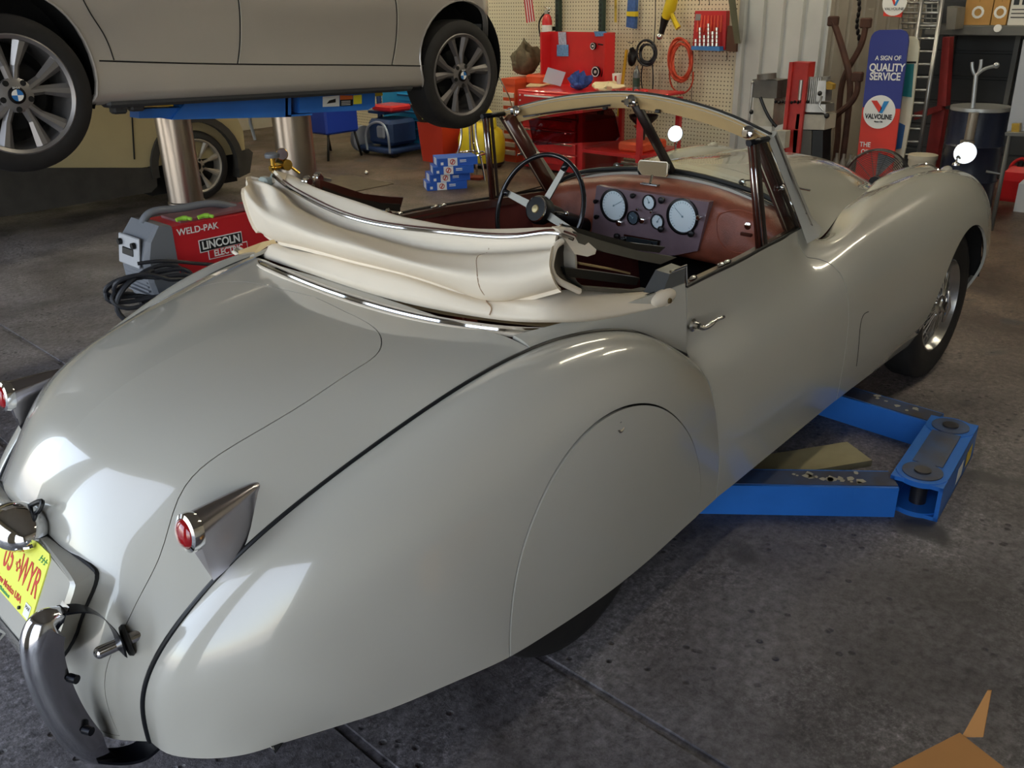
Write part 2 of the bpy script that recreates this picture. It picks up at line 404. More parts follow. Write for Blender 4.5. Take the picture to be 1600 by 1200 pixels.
# ================================================================== the garage
def struct(o): o['kind'] = 'structure'; return o
def floor_mat():
    m = bpy.data.materials.new('worn_concrete'); m.use_nodes = True; nt = m.node_tree; N = nt.nodes; L = nt.links; b = N['Principled BSDF']
    tc = N.new('ShaderNodeTexCoord')
    def noise(sc, det=6, rough=.6, dist=0.):
        n = N.new('ShaderNodeTexNoise'); n.inputs['Scale'].default_value = sc; n.inputs['Detail'].default_value = det; n.inputs['Roughness'].default_value = rough; n.inputs['Distortion'].default_value = dist
        L.new(tc.outputs['Object'], n.inputs['Vector']); return n.outputs[0]
    def ramp(src, p):
        r = N.new('ShaderNodeValToRGB'); e = r.color_ramp.elements
        e[0].position, e[0].color = p[0][0], (*p[0][1], 1); e[1].position, e[1].color = p[-1][0], (*p[-1][1], 1)
        for q in p[1:-1]:
            x = e.new(q[0]); x.color = (*q[1], 1)
        L.new(src, r.inputs[0]); return r.outputs[0]
    def mix(a, c, f, mode='MIX'):
        x = N.new('ShaderNodeMix'); x.data_type = 'RGBA'; x.blend_type = mode
        for s_, v in ((6, a), (7, c), (0, f)):
            if hasattr(v, 'is_output'): L.new(v, x.inputs[s_])
            else: x.inputs[s_].default_value = v if not isinstance(v, tuple) else (*v, 1)
        return x.outputs[2]
    g = lambda v: (v, v, v)
    big = ramp(noise(1.1, 5, .65, .6), [(.36, (.062, .056, .062)), (.5, (.118, .109, .118)), (.66, (.20, .19, .202))])
    fine = ramp(noise(34, 9, .75), [(.36, g(.38)), (.5, g(.95)), (.64, g(1.5))])
    c = mix(big, fine, .9, 'MULTIPLY')
    # the floor is browner deep in the shop
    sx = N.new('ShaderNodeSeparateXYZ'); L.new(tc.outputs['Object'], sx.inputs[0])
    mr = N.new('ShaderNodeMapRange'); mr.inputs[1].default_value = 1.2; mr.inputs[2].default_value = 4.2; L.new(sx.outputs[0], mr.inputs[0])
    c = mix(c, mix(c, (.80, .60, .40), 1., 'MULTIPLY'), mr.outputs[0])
    # pits
    vo = N.new('ShaderNodeTexVoronoi'); vo.inputs['Scale'].default_value = 21; L.new(tc.outputs['Object'], vo.inputs['Vector'])
    pit = N.new('ShaderNodeMapRange'); pit.inputs[1].default_value = .10; pit.inputs[2].default_value = .22; L.new(vo.outputs['Distance'], pit.inputs[0])
    pm = N.new('ShaderNodeMapRange'); pm.inputs[1].default_value = .45; pm.inputs[2].default_value = .55; L.new(noise(2.3, 3), pm.inputs[0])
    inv = N.new('ShaderNodeMath'); inv.operation = 'SUBTRACT'; inv.inputs[0].default_value = 1; L.new(pit.outputs[0], inv.inputs[1])
    pf = N.new('ShaderNodeMath'); pf.operation = 'MULTIPLY'; L.new(inv.outputs[0], pf.inputs[0]); L.new(pm.outputs[0], pf.inputs[1])
    c = mix(c, (.035, .032, .035), pf.outputs[0])
    # oil stains
    # broken crust: patches where the top coat has worn to a rougher, paler layer
    cr = N.new('ShaderNodeMapRange'); cr.inputs[1].default_value = .50; cr.inputs[2].default_value = .515; L.new(noise(1.35, 7, .62, .8), cr.inputs[0])
    rg = ramp(noise(70, 6, .8), [(.38, g(.55)), (.52, g(1.0)), (.66, g(1.9))])
    c = mix(c, mix(c, rg, 1., 'MULTIPLY'), cr.outputs[0])
    st = N.new('ShaderNodeMapRange'); st.inputs[1].default_value = .66; st.inputs[2].default_value = .72; L.new(noise(3.1, 2, .4, .3), st.inputs[0])
    c = mix(c, (.05, .047, .05), st.outputs[0])
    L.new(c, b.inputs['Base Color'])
    rr = N.new('ShaderNodeMapRange'); rr.inputs[1].default_value = .35; rr.inputs[2].default_value = .65; rr.inputs[3].default_value = .32; rr.inputs[4].default_value = .62; L.new(noise(1.7, 4), rr.inputs[0]); L.new(rr.outputs[0], b.inputs['Roughness'])
    h = N.new('ShaderNodeMath'); h.operation = 'SUBTRACT'; L.new(noise(38, 8, .7), h.inputs[0]); L.new(pf.outputs[0], h.inputs[1])
    bp = N.new('ShaderNodeBump'); bp.inputs['Strength'].default_value = .9; bp.inputs['Distance'].default_value = .006; L.new(h.outputs[0], bp.inputs['Height']); L.new(bp.outputs[0], b.inputs['Normal'])
    return m
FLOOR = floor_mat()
XB, YL, YR, ZC = 6.45, 9.6, -5.2, 4.4
m_ = MB()
# slabs, parted by two shallow joints across the bay
xs = [DOOR_X-.2, -.605, -.575, -.075, -.045, 8.2]
for i, (a, b) in enumerate(zip(xs, xs[1:])):
    zt = 0 if i % 2 == 0 else -.008
    m_.box(((a+b)/2, (YL+YR)/2, zt-.05), (b-a, YL-YR, .1))
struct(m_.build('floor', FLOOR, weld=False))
PEG = bpy.data.materials.new('pegboard'); PEG.use_nodes = True
def peg_nodes():
    nt = PEG.node_tree; N = nt.nodes; L = nt.links; b = N['Principled BSDF']; b.inputs['Roughness'].default_value = .55
    tc = N.new('ShaderNodeTexCoord'); mp = N.new('ShaderNodeVectorMath'); mp.operation = 'SCALE'; mp.inputs['Scale'].default_value = 1/.038; L.new(tc.outputs['Object'], mp.inputs[0])
    fr = N.new('ShaderNodeVectorMath'); fr.operation = 'FRACTION'; L.new(mp.outputs[0], fr.inputs[0])
    sb = N.new('ShaderNodeVectorMath'); sb.operation = 'SUBTRACT'; sb.inputs[1].default_value = (.5, .5, .5); L.new(fr.outputs[0], sb.inputs[0])
    ml = N.new('ShaderNodeVectorMath'); ml.operation = 'MULTIPLY'; ml.inputs[1].default_value = (0, 1, 1); L.new(sb.outputs[0], ml.inputs[0])
    ln = N.new('ShaderNodeVectorMath'); ln.operation = 'LENGTH'; L.new(ml.outputs[0], ln.inputs[0])
    lt = N.new('ShaderNodeMath'); lt.operation = 'LESS_THAN'; lt.inputs[1].default_value = .17; L.new(ln.outputs['Value'], lt.inputs[0])
    mx = N.new('ShaderNodeMix'); mx.data_type = 'RGBA'; mx.inputs[6].default_value = (*hexc('#e0d6b8'), 1); mx.inputs[7].default_value = (*hexc('#5a4a38'), 1); L.new(lt.outputs[0], mx.inputs[0])
    L.new(mx.outputs[2], b.inputs['Base Color'])
peg_nodes()
BLOCK = mat('painted_block_wall', '#b9b2a0', rough=.7, noise=.15, nscale=3, bump=.2, bscale=20)
GREYWALL = mat('grey_wall', '#bab6ac', rough=.75, noise=.2, nscale=2)
CEIL = mat('grey_ceiling', '#8f8d88', rough=.9, noise=.1)
DKWALL = mat('dark_panelled_wall', '#3b3d3f', rough=.6, noise=.25, nscale=3)
XR = 7.6     # the right-hand part of the back wall stands further away
YC = 1.72    # where the two parts meet
m_ = MB(); m_.box((XB+.06, (YL+2.62)/2, ZC/2), (.12, YL-2.62, ZC)); struct(m_.build('wall_back', PEG))
m_ = MB(); m_.box((XR+.06, (YC+YR)/2, ZC/2), (.12, YC-YR, ZC))
for k in range(20): m_.box((XR-.006, (YC+YR)/2, .11+k*.22), (.012, YC-YR, .2), bev=.005)
struct(m_.build('wall_back_right', DKWALL, weld=False))
m_ = MB(); m_.box(((DOOR_X+8)/2, YL+.1, ZC/2), (8.6-DOOR_X, .2, ZC)); struct(m_.build('wall_left', BLOCK))
m_ = MB(); m_.box(((DOOR_X+8)/2, YR-.1, ZC/2), (8.6-DOOR_X, .2, ZC)); struct(m_.build('wall_right', GREYWALL))
m_ = MB(); m_.box(((DOOR_X+8)/2, (YL+YR)/2, ZC+.1), (8.6-DOOR_X, YL-YR+.4, .2)); struct(m_.build('ceiling', CEIL))
m_ = MB(); ys = [YR]+[q for b in BAYS for q in b]+[YL]
for a, b in zip(ys[::2], ys[1::2]): m_.box((DOOR_X-.1, (a+b)/2, ZC/2), (.2, b-a, ZC))
for a, b in BAYS: m_.box((DOOR_X-.1, (a+b)/2, (ZC+DOOR_H)/2), (.2, b-a, ZC-DOOR_H))
struct(m_.build('wall_front', GREYWALL))
m_ = MB(); m_.box((DOOR_X-10.2, 2, -.06), (20, 40, .1)); struct(m_.build('forecourt_ground', mat('pale_concrete', '#b5aea2', .8, noise=.2, nscale=2)))
# corrugated white steel corner pier: a face towards the shop and one turned into the right-hand part
CORR = mat('white_corrugated_steel', '#c9cac6', rough=.35, noise=.22, nscale=1.5, metal=.15)
CORRD = mat('darker_corrugated_steel', '#a79f92', rough=.5, noise=.3, nscale=1.5)  # darker, browner steel colour for the pier's side face
def corrugated(mb, p0, p1, pitch=.19, dep=.03, z0=0, z1=ZC):
    P0 = Vector((*p0, 0)); P1 = Vector((*p1, 0)); t = P1-P0; L = t.length; t.normalize(); n = Vector((-t.y, t.x, 0))
    pts = []; s_ = 0
    while s_ < L-1e-6:
        for f, h in ((0, 0), (.28, 0), (.36, 1), (.46, 1), (.54, 0)):
            q = s_+f*pitch
            if q <= L: pts.append(P0+t*q+n*(h*dep))
        s_ += pitch
    pts.append(P1); vs = [(p.x, p.y, z) for z in (z0, z1) for p in pts]; k = len(pts)
    mb.add(vs, [(i, i+1, k+i+1, k+i) for i in range(k-1)])
m_ = MB(); corrugated(m_, (XB-.05, 2.62), (XB-.05, YC+.02)); struct(m_.build('wall_pier', CORR))
m_ = MB(); corrugated(m_, (XB-.05, YC+.02), (XR, YC-.35), pitch=.17); m_.box((XB+.03, 2.2, ZC/2), (.06, .9, ZC)); struct(m_.build('wall_pier_side', CORRD))
# ceiling tubes
TUBE = mat('lit_tube', '#ffffff', emit='#fff3d6', estr=30)
FIX = mat('white_enamel', '#e8e8e4', rough=.3)
TUBES = [(2.0, 7.3), (4.6, 7.3), (4.6, 4.2), (5.0, 1.0), (3.6, -1.3), (6.0, -2.4)]
for i, (x, y) in enumerate(TUBES):
    t = thing('tube_light', 'ceiling strip light with two glowing tubes', 'light', (x, y, ZC-.12), group='strip lights on the ceiling')
    a = MB(); a.box((0, 0, .06), (2.4, .22, .08), bev=.02); a.build('fitting', FIX, t)
    for s_ in (-.06, .06):
        a = MB(); a.cyl((-1.15, s_, 0), (1.15, s_, 0), .018, 12); a.build('glowing_tube', TUBE, t)

# ================================================================== the roadster
PAINT = mat('cream_grey_paint', '#b4b2a9', rough=.22, coat=1., noise=.0)
DARK = mat('shut_gap_black', '#0a0a0a', rough=.8)
CHROME = mat('chrome', '#dcdcdc', rough=.06, metal=1.)
RUBBER = mat('black_rubber', '#161616', rough=.55, noise=.2)
PIPING = mat('black_wing_piping', '#15171a', rough=.35)
WOOD = mat('reddish_leather_trim', '#96523d', rough=.38, noise=.35, nscale=14, bump=.15, bscale=180)
CAR = thing('vintage_roadster', 'cream-grey vintage open roadster with folded cream hood, parked over a blue floor lift', 'car')

# rear wing, right side as (x, half width, z); rows from the tail to the door, columns from the piping down to the sill
AW = [
 [(-1.025,.41,.255),(-1.02,.46,.256),(-1.0,.505,.257),(-.97,.545,.258),(-.935,.58,.26),(-.90,.605,.262),(-.86,.625,.265)],
 [(-1.025,.43,.38),(-1.015,.48,.38),(-.985,.53,.375),(-.94,.58,.365),(-.88,.625,.35),(-.82,.655,.315),(-.76,.67,.265)],
 [(-.995,.455,.475),(-.985,.505,.48),(-.955,.56,.475),(-.90,.615,.46),(-.83,.665,.425),(-.75,.70,.36),(-.67,.71,.265)],
 [(-.90,.49,.59),(-.885,.545,.60),(-.85,.605,.59),(-.79,.665,.56),(-.71,.71,.505),(-.62,.74,.41),(-.55,.745,.26)],
 [(-.80,.52,.67),(-.785,.575,.68),(-.745,.64,.67),(-.685,.70,.63),(-.60,.745,.56),(-.51,.77,.44),(-.43,.768,.25)],
 [(-.645,.547,.745),(-.63,.605,.757),(-.59,.675,.74),(-.535,.735,.695),(-.46,.773,.61),(-.385,.79,.47),(-.32,.783,.238)],
 [(-.465,.572,.81),(-.45,.632,.823),(-.415,.70,.805),(-.365,.755,.755),(-.305,.79,.655),(-.25,.80,.49),(-.20,.785,.225)],
 [(-.28,.60,.868),(-.27,.658,.878),(-.245,.72,.855),(-.21,.772,.795),(-.165,.803,.68),(-.12,.81,.50),(-.08,.785,.215)],
 [(-.05,.625,.905),(-.045,.677,.912),(-.03,.738,.884),(-.01,.788,.812),(.02,.813,.685),(.05,.815,.495),(.08,.785,.21)],
 [(.16,.648,.895),(.165,.694,.898),(.175,.748,.866),(.19,.79,.79),(.21,.811,.665),(.235,.81,.48),(.26,.782,.215)],
 [(.34,.668,.84),(.345,.705,.838),(.355,.75,.808),(.37,.783,.735),(.385,.798,.62),(.405,.798,.45),(.425,.778,.23)],
 [(.455,.682,.772),(.462,.712,.765),(.475,.745,.735),(.49,.77,.665),(.505,.783,.565),(.52,.787,.415),(.535,.776,.24)],
 [(.53,.690,.728),(.54,.712,.712),(.558,.738,.672),(.575,.757,.61),(.592,.77,.52),(.608,.778,.385),(.62,.772,.245)],
]
# centre of the tail and boot: columns from the centre line out to the piping
AB = [
 [(-1.11,0,.25),(-1.108,.13,.25),(-1.10,.25,.25),(-1.075,.335,.25),(-1.05,.375,.252),(-1.025,.41,.255)],
 [(-1.12,0,.42),(-1.117,.13,.42),(-1.10,.25,.415),(-1.073,.335,.405),(-1.055,.38,.395),(-1.025,.43,.38)],
 [(-1.065,0,.56),(-1.062,.14,.555),(-1.048,.26,.54),(-1.025,.345,.52),(-1.012,.395,.50),(-.995,.455,.475)],
 [(-.982,0,.715),(-.978,.14,.71),(-.96,.26,.69),(-.932,.355,.657),(-.915,.415,.63),(-.90,.49,.59)],
 [(-.892,0,.81),(-.888,.15,.805),(-.873,.27,.79),(-.848,.37,.762),(-.827,.44,.728),(-.80,.52,.67)],
 [(-.73,0,.885),(-.725,.16,.88),(-.715,.29,.87),(-.695,.39,.848),(-.67,.465,.81),(-.645,.547,.745)],
 [(-.50,0,.928),(-.50,.17,.925),(-.495,.31,.917),(-.487,.41,.902),(-.477,.49,.873),(-.465,.572,.81)],
 [(-.29,0,.946),(-.29,.18,.944),(-.288,.33,.938),(-.285,.44,.927),(-.283,.53,.907),(-.28,.60,.868)],
 [(-.12,0,.955),(-.12,.2,.953),(-.115,.36,.948),(-.10,.48,.942),(-.075,.56,.93),(-.05,.625,.905)],
]
# side quarter between hood well and piping, up to the door
AQ = [
 [(-.06,.575,.932),(-.055,.603,.922),(-.05,.625,.905)],
 [(.05,.61,.936),(.055,.628,.922),(.06,.638,.904)],
 [(.15,.632,.938),(.155,.643,.922),(.16,.648,.895)],
 [(.33,.660,.94),(.335,.667,.90),(.34,.668,.84)],
 [(.455,.672,.94),(.455,.680,.87),(.455,.682,.772)],
 [(.525,.677,.94),(.527,.686,.845),(.53,.690,.728)],
]
# door and front wing: columns from door top / valley down to the sill
AD = [
 [(.528,.677,.928),(.528,.684,.84),(.53,.690,.735),(.555,.735,.675),(.577,.758,.60),(.595,.771,.49),(.61,.778,.36),(.62,.772,.245)],
 [(.66,.667,.926),(.66,.679,.84),(.66,.694,.75),(.67,.732,.675),(.68,.757,.59),(.69,.771,.48),(.70,.776,.36),(.70,.770,.245)],
 [(.86,.652,.922),(.86,.672,.842),(.86,.696,.757),(.86,.728,.68),(.86,.752,.59),(.86,.766,.48),(.86,.770,.36),(.86,.763,.245)],
 [(1.09,.622,.917),(1.09,.650,.845),(1.09,.684,.77),(1.09,.722,.695),(1.09,.748,.60),(1.09,.760,.485),(1.09,.762,.36),(1.09,.753,.245)],
 [(1.27,.598,.912),(1.27,.624,.845),(1.28,.664,.785),(1.28,.712,.72),(1.28,.744,.625),(1.28,.757,.495),(1.28,.757,.365),(1.28,.744,.245)],
 [(1.40,.578,.908),(1.40,.596,.845),(1.41,.645,.803),(1.42,.703,.755),(1.42,.742,.655),(1.42,.755,.51),(1.42,.753,.37),(1.42,.738,.245)],
 [(1.60,.552,.825),(1.60,.592,.832),(1.60,.645,.835),(1.60,.702,.795),(1.60,.743,.695),(1.60,.758,.54),(1.60,.752,.38),(1.60,.730,.243)],
 [(1.88,.50,.85),(1.89,.56,.875),(1.90,.63,.878),(1.90,.70,.835),(1.90,.747,.735),(1.90,.767,.57),(1.90,.758,.39),(1.90,.722,.24)],
 [(2.18,.44,.865),(2.19,.525,.905),(2.20,.612,.918),(2.20,.70,.878),(2.20,.757,.775),(2.20,.782,.61),(2.2,.772,.41),(2.2,.715,.238)],
 [(2.5,.40,.85),(2.5,.505,.91),(2.5,.61,.937),(2.5,.70,.90),(2.5,.762,.80),(2.5,.79,.65),(2.5,.785,.45),(2.5,.72,.24)],
 [(2.8,.41,.77),(2.8,.505,.865),(2.8,.605,.91),(2.8,.69,.88),(2.8,.752,.79),(2.8,.785,.65),(2.8,.78,.46),(2.8,.72,.27)],
 [(3.0,.42,.66),(3.02,.505,.765),(3.03,.595,.822),(3.03,.67,.80),(3.02,.73,.72),(3.0,.765,.60),(2.99,.765,.46),(2.98,.71,.33)],
 [(3.12,.44,.50),(3.15,.51,.60),(3.165,.58,.64),(3.16,.65,.62),(3.13,.70,.56),(3.10,.735,.49),(3.08,.73,.42),(3.05,.69,.37)],
]
# scuttle and bonnet: centre line out to the valley
AN = [
 [(1.43,0,1.025),(1.43,.15,1.02),(1.425,.30,1.0),(1.42,.42,.97),(1.41,.52,.935),(1.40,.578,.908)],
 [(1.65,0,1.035),(1.65,.14,1.03),(1.64,.28,1.005),(1.63,.40,.955),(1.61,.49,.89),(1.60,.552,.825)],
 [(1.92,0,1.03),(1.92,.13,1.022),(1.91,.25,.995),(1.90,.36,.94),(1.89,.44,.885),(1.88,.50,.85)],
 [(2.2,0,1.01),(2.2,.12,1.0),(2.2,.22,.975),(2.19,.31,.93),(2.185,.38,.885),(2.18,.44,.865)],
 [(2.5,0,.965),(2.5,.11,.955),(2.5,.2,.93),(2.5,.28,.89),(2.5,.34,.858),(2.5,.40,.85)],
 [(2.8,0,.88),(2.8,.1,.868),(2.8,.18,.84),(2.8,.26,.80),(2.8,.34,.775),(2.8,.41,.77)],
 [(3.05,0,.74),(3.05,.1,.73),(3.04,.18,.71),(3.03,.26,.68),(3.01,.34,.66),(3.0,.42,.66)],
 [(3.2,0,.52),(3.2,.1,.52),(3.19,.18,.51),(3.17,.26,.50),(3.15,.34,.50),(3.12,.44,.50)],
]
def right(net): return [[(x, -w, z) for x, w, z in r] for r in net]
SW, SB, SQ, SD, SN = [Surf(right(n)) for n in (AW, AB, AQ, AD, AN)]
for s_ in (SW, SB, SQ, SD, SN):      # outward normals
    P_, N_ = s_.ev([(s_.ku[-1]*.5, s_.kv[-1]*.5)]); c_ = np.array([P_[0][0], 0, .4])
    if np.dot(N_[0], P_[0]-c_) < 0: s_.flip = True
def uvpix(s, pts, n=6, closed=False, sp=True):
    q = [s.pix(*p) for p in pts]
    return [tuple(a) for a in (spline(q, n, closed) if sp else q)]

# ---- rear wings with detachable spats
spat_top = [(797,1030),(796,1000),(799,950),(806,900),(820,845),(843,785),(875,725),(915,675),(955,645),(1000,631),(1035,637),(1062,658),(1082,690),(1093,735),(1094,775),(1087,808)]
sp_ = uvpix(SW, spat_top, 5)
Vm = SW.kv[-1]
spat_out = [(sp_[0][0], Vm)]+sp_[1:-1]+[(sp_[-1][0], Vm)]
U = SW.ku[-1]
# the wing is the surface outside the spat opening, which is open towards the sill
wing_out = [(0, 0), (U, 0), (U, Vm)]+spat_out[::-1]+[(0, Vm)]
SW.patch('rear_wing', PAINT, CAR, wing_out, both=True, inset=.0015)
SW.patch('wheel_spat', PAINT, CAR, spat_out, both=True, inset=.0035, off=.002)
# ---- boot lid, tail, deck
boot_px = [(168,1100),(175,1020),(193,985),(215,940),(250,870),(290,760),(360,700),(480,628),(560,575),(590,553),(597,535),(583,510),(540,487)]
bs = uvpix(SB, boot_px, 5)
ub0, ub1 = bs[0][0], bs[-1][0]
bs[-1] = (bs[-1][0], bs[-1][1])
# extend the lid's top seam to the centre line
top_c = SB.near((-.225, 0, .94))[0]
bs = [(.012, bs[0][1]+.004)]+bs
boot_side = bs+[tuple(p) for p in spline([bs[-1], ((bs[-1][0]*.45+top_c*.55), bs[-1][1]*.5), (top_c, 0)], 5)[1:]]
e1 = 0.006
low = .012
boot_out = [(low, 0)]+[(max(p[0], low), p[1]) for p in boot_side]
Ub, Vb = SB.ku[-1], SB.kv[-1]
deck_out = [(0, 0), (low, 0)]+[(max(p[0], low), p[1]) for p in boot_side]+[(Ub, 0), (Ub, Vb), (0, Vb)]
def join_mirror(objs, name):
    """the two halves of one panel that crosses the centre line become one mesh"""
    a, b = objs; ma = a.data
    V_ = [tuple(v.co) for v in ma.vertices]; F_ = [tuple(p.vertices) for p in ma.polygons]; n = len(V_)
    mb = b.data; V_ += [tuple(v.co) for v in mb.vertices]; F_ += [tuple(i+n for i in p.vertices) for p in mb.polygons]
    na = [tuple(l.vector) for l in ma.corner_normals]+[tuple(l.vector) for l in mb.corner_normals]
    # drop the flange on the centre line
    keep = []; nk = []; k = 0
    for f in F_:
        if not (all(abs(V_[i][1]) < .0045 for i in f)):
            keep.append(f); nk += na[k:k+len(f)]
        k += len(f)
    me = bpy.data.meshes.new(name); me.from_pydata(V_, [], keep); me.materials.append(ma.materials[0])
    me.polygons.foreach_set('use_smooth', [True]*len(me.polygons)); me.update(); me.normals_split_custom_set(nk)
    pr = a.parent; bpy.data.objects.remove(a); bpy.data.objects.remove(b)
    o = bpy.data.objects.new(name, me); COL.objects.link(o); o.parent = pr
    return o
def inset_keep_centre(poly, d, V0=0):
    """shift an outline inwards except where it lies on the centre line"""
    a2 = sum(a[0]*b[1]-b[0]*a[1] for a, b in zip(poly, poly[1:]+poly[:1])); sg = 1 if a2 > 0 else -1; out = []
    for i, b in enumerate(poly):
        a, c = poly[i-1], poly[(i+1) % len(poly)]
        tx, ty = c[0]-a[0], c[1]-a[1]; L = math.hypot(tx, ty) or 1
        q = (b[0]-sg*ty/L*d, b[1]+sg*tx/L*d)
        out.append((q[0], 0) if abs(b[1]) < 1e-6 else (q[0], max(q[1], 0)))
    return out
join_mirror(SB.patch('boot_lid', PAINT, CAR, inset_keep_centre(boot_out, .0022), both=True), 'boot_lid')
join_mirror(SB.patch('rear_body', PAINT, CAR, deck_out, both=True), 'rear_body')
SQ.patch('rear_quarter_panel', PAINT, CAR, None, both=True)
# ---- doors and front wings
door_px = [(1262,402),(1280,405),(1300,414),(1316,433),(1324,458),(1326,500),(1322,540),(1315,585),(1307,625)]
dl = uvpix(SD, door_px, 5)
Ud, Vd = SD.ku[-1], SD.kv[-1]
u0 = SD.near((1.37, -.583, .91))[0]
door_front = [(u0, 0)]+[p for p in dl if p[1] < Vd*.985]+[(dl[-1][0], Vd)]
door_out = [(0, 0)]+door_front+[(0, Vd)]
SD.patch('door', PAINT, CAR, door_out, both=True, inset=.0035)
# wheel opening of the front wing, a flattened arch in side view
arch = []
for k in range(0, 33):
    a = math.radians(-22+k*(224/32)); x = 2.63+.325*math.cos(a); z = .345+.365*math.sin(a)
    arch.append((x, z))
def side_uv(s, x, z):
    l, n, i, d = s.bvh.ray_cast(Vector((x, -1.6, z)), Vector((0, 1, 0)))
    return s._uv(l, i) if l is not None else None
au = [side_uv(SD, x, z) for x, z in arch]; au = [p for p in au if p is not None]
au = sorted(au, key=lambda p: 0) 
arch_open = [(au[0][0], Vd)]+au+[(au[-1][0], Vd)]
wing_f = door_front+[(au[-1][0], Vd)]+au[::-1]+[(au[0][0], Vd), (Ud, Vd), (Ud, 0)]
# polygon order: down the door line, along the sill, round the arch, to the nose, back along the valley
SD.patch('front_wing', PAINT, CAR, wing_f, both=True, inset=.0015)
# ---- scuttle and bonnet
us = SN.near((1.65, 0, 1.035))[0]; Un, Vn = SN.ku[-1], SN.kv[-1]
seam_n = [(us, 0), (us, Vn*.5), (us-.005, Vn*.8), (us+.0, Vn)]
join_mirror(SN.patch('scuttle', PAINT, CAR, inset_keep_centre([(0, 0)]+seam_n+[(0, Vn)], .0), both=True), 'scuttle')
join_mirror(SN.patch('bonnet', PAINT, CAR, [(seam_n[0][0]+.004, 0)]+[(a+.004, b) for a, b in seam_n[1:]]+[(Un, Vn), (Un, 0)], both=True), 'bonnet')
# ---- dark inner shell under all gaps
sh = MB()
for s_ in (SW, SB, SQ, SD, SN):
    for sg in (1, -1):
        us_ = np.linspace(0, s_.ku[-1], 40); vs_ = np.linspace(0, s_.kv[-1], 16)
        uv = [(a, b) for a in us_ for b in vs_]; P_, N_ = s_.ev(uv)
        P_ = (P_-N_*.02)*[1, sg, 1]
        fs = []
        for i in range(39):
            for j in range(15):
                q = (i*16+j, i*16+j+1, (i+1)*16+j+1, (i+1)*16+j); c = P_[list(q)].mean(0)
                if s_ is SD and math.hypot(c[0]-2.6, c[2]-.345) < .40 and abs(c[1]) > .6: continue
                if s_ is SW and math.hypot(c[0]-.08, c[2]-.25) < .30: pass
                fs.append(q)
        sh.add(P_.tolist(), fs)
sh.build('inner_shell', DARK, CAR, weld=False)

# ------------------------------------------------------------------ trim, lamps and fittings of the roadster
def mir(p): return (p[0], -p[1], p[2])
def both_sides(fn):
    for s_ in (1, -1): fn(s_)
def Pt(px, py, y): return tuple(at(px, py, 1, y))
def PtX(px, py, x): return tuple(at(px, py, 0, x))
# black piping between rear wing and body
def piping(s_):
    P = [(x, s_*w, z) for x, w, z in [r[0] for r in AW]]
    a = MB(); a.tube(spline(P, 8), .0062, 8); a.build('wing_piping', PIPING, CAR)
both_sides(piping)
# tail lamps: teardrop plinth with round red lens
RED = mat('red_lens', '#a01018', rough=.12, coat=1., noise=.2)
PEWTER = mat('dull_chrome', '#b4b1b8', rough=.22, metal=1.)
def tail_lamp(s_):
    rings = []
    c0 = Vector((-.885, .487, .742)); tip = Vector((-.705, .468, .768)); f0 = Vector((-.868, .508, .628))
    N = 11
    for k in range(N):
        t = k/(N-1); c = c0.lerp(tip, t); r = .036*math.sqrt(max(1-t, 0))*(1-.15*t)+.001
        # the outer foot runs along the body, bowed
        f = f0.lerp(tip, t)+Vector((-.0, .028*math.sin(PI*t), -.016*math.sin(PI*t)))
        ax = Vector((1, 0, -.12)).normalized(); up = (Vector((0, 0, 1))-ax*ax.z).normalized(); sd = ax.cross(up)*-1   # sd towards +y(outer)
        fd = f-c; a0 = math.atan2(fd.dot(sd), fd.dot(up))
        ring = []
        for j in range(17):
            a = a0+math.radians(62)+j/16*math.radians(236)
            ring.append(c+up*math.cos(a)*r+sd*math.sin(a)*r)
        e, b = ring[-1], ring[0]
        ring += [e.lerp(f, .5), f.lerp(e, .12), f, f.lerp(b, .12), b.lerp(f, .5)]
        # keep inner side sunk into the body
        rings.append([(p.x, -p.y*s_*-1 if False else s_*p.y, p.z) for p in ring])
    a = MB(); a.rings(rings, smooth=True); h = a.build('tail_lamp_plinth', PEWTER, CAR)
    if s_ == -1: h.data.flip_normals() if False else None
    ax = Vector((-1, 0, .12)).normalized(); c = Vector((c0.x, s_*c0.y, c0.z))+ax*.002
    b = MB(); b.lathe([(.0385, -.012), (.041, 0), (.039, .009), (.031, .012), (.030, .004)], c, ax, 32); b.build('lamp_bezel', CHROME, h)
    l = MB(); l.lathe([(.0315, .004), (.030, .012), (.024, .019), (.014, .023), (0.0001, .0245)], c, ax, 28); l.build('red_lens', RED, h)
both_sides(tail_lamp)
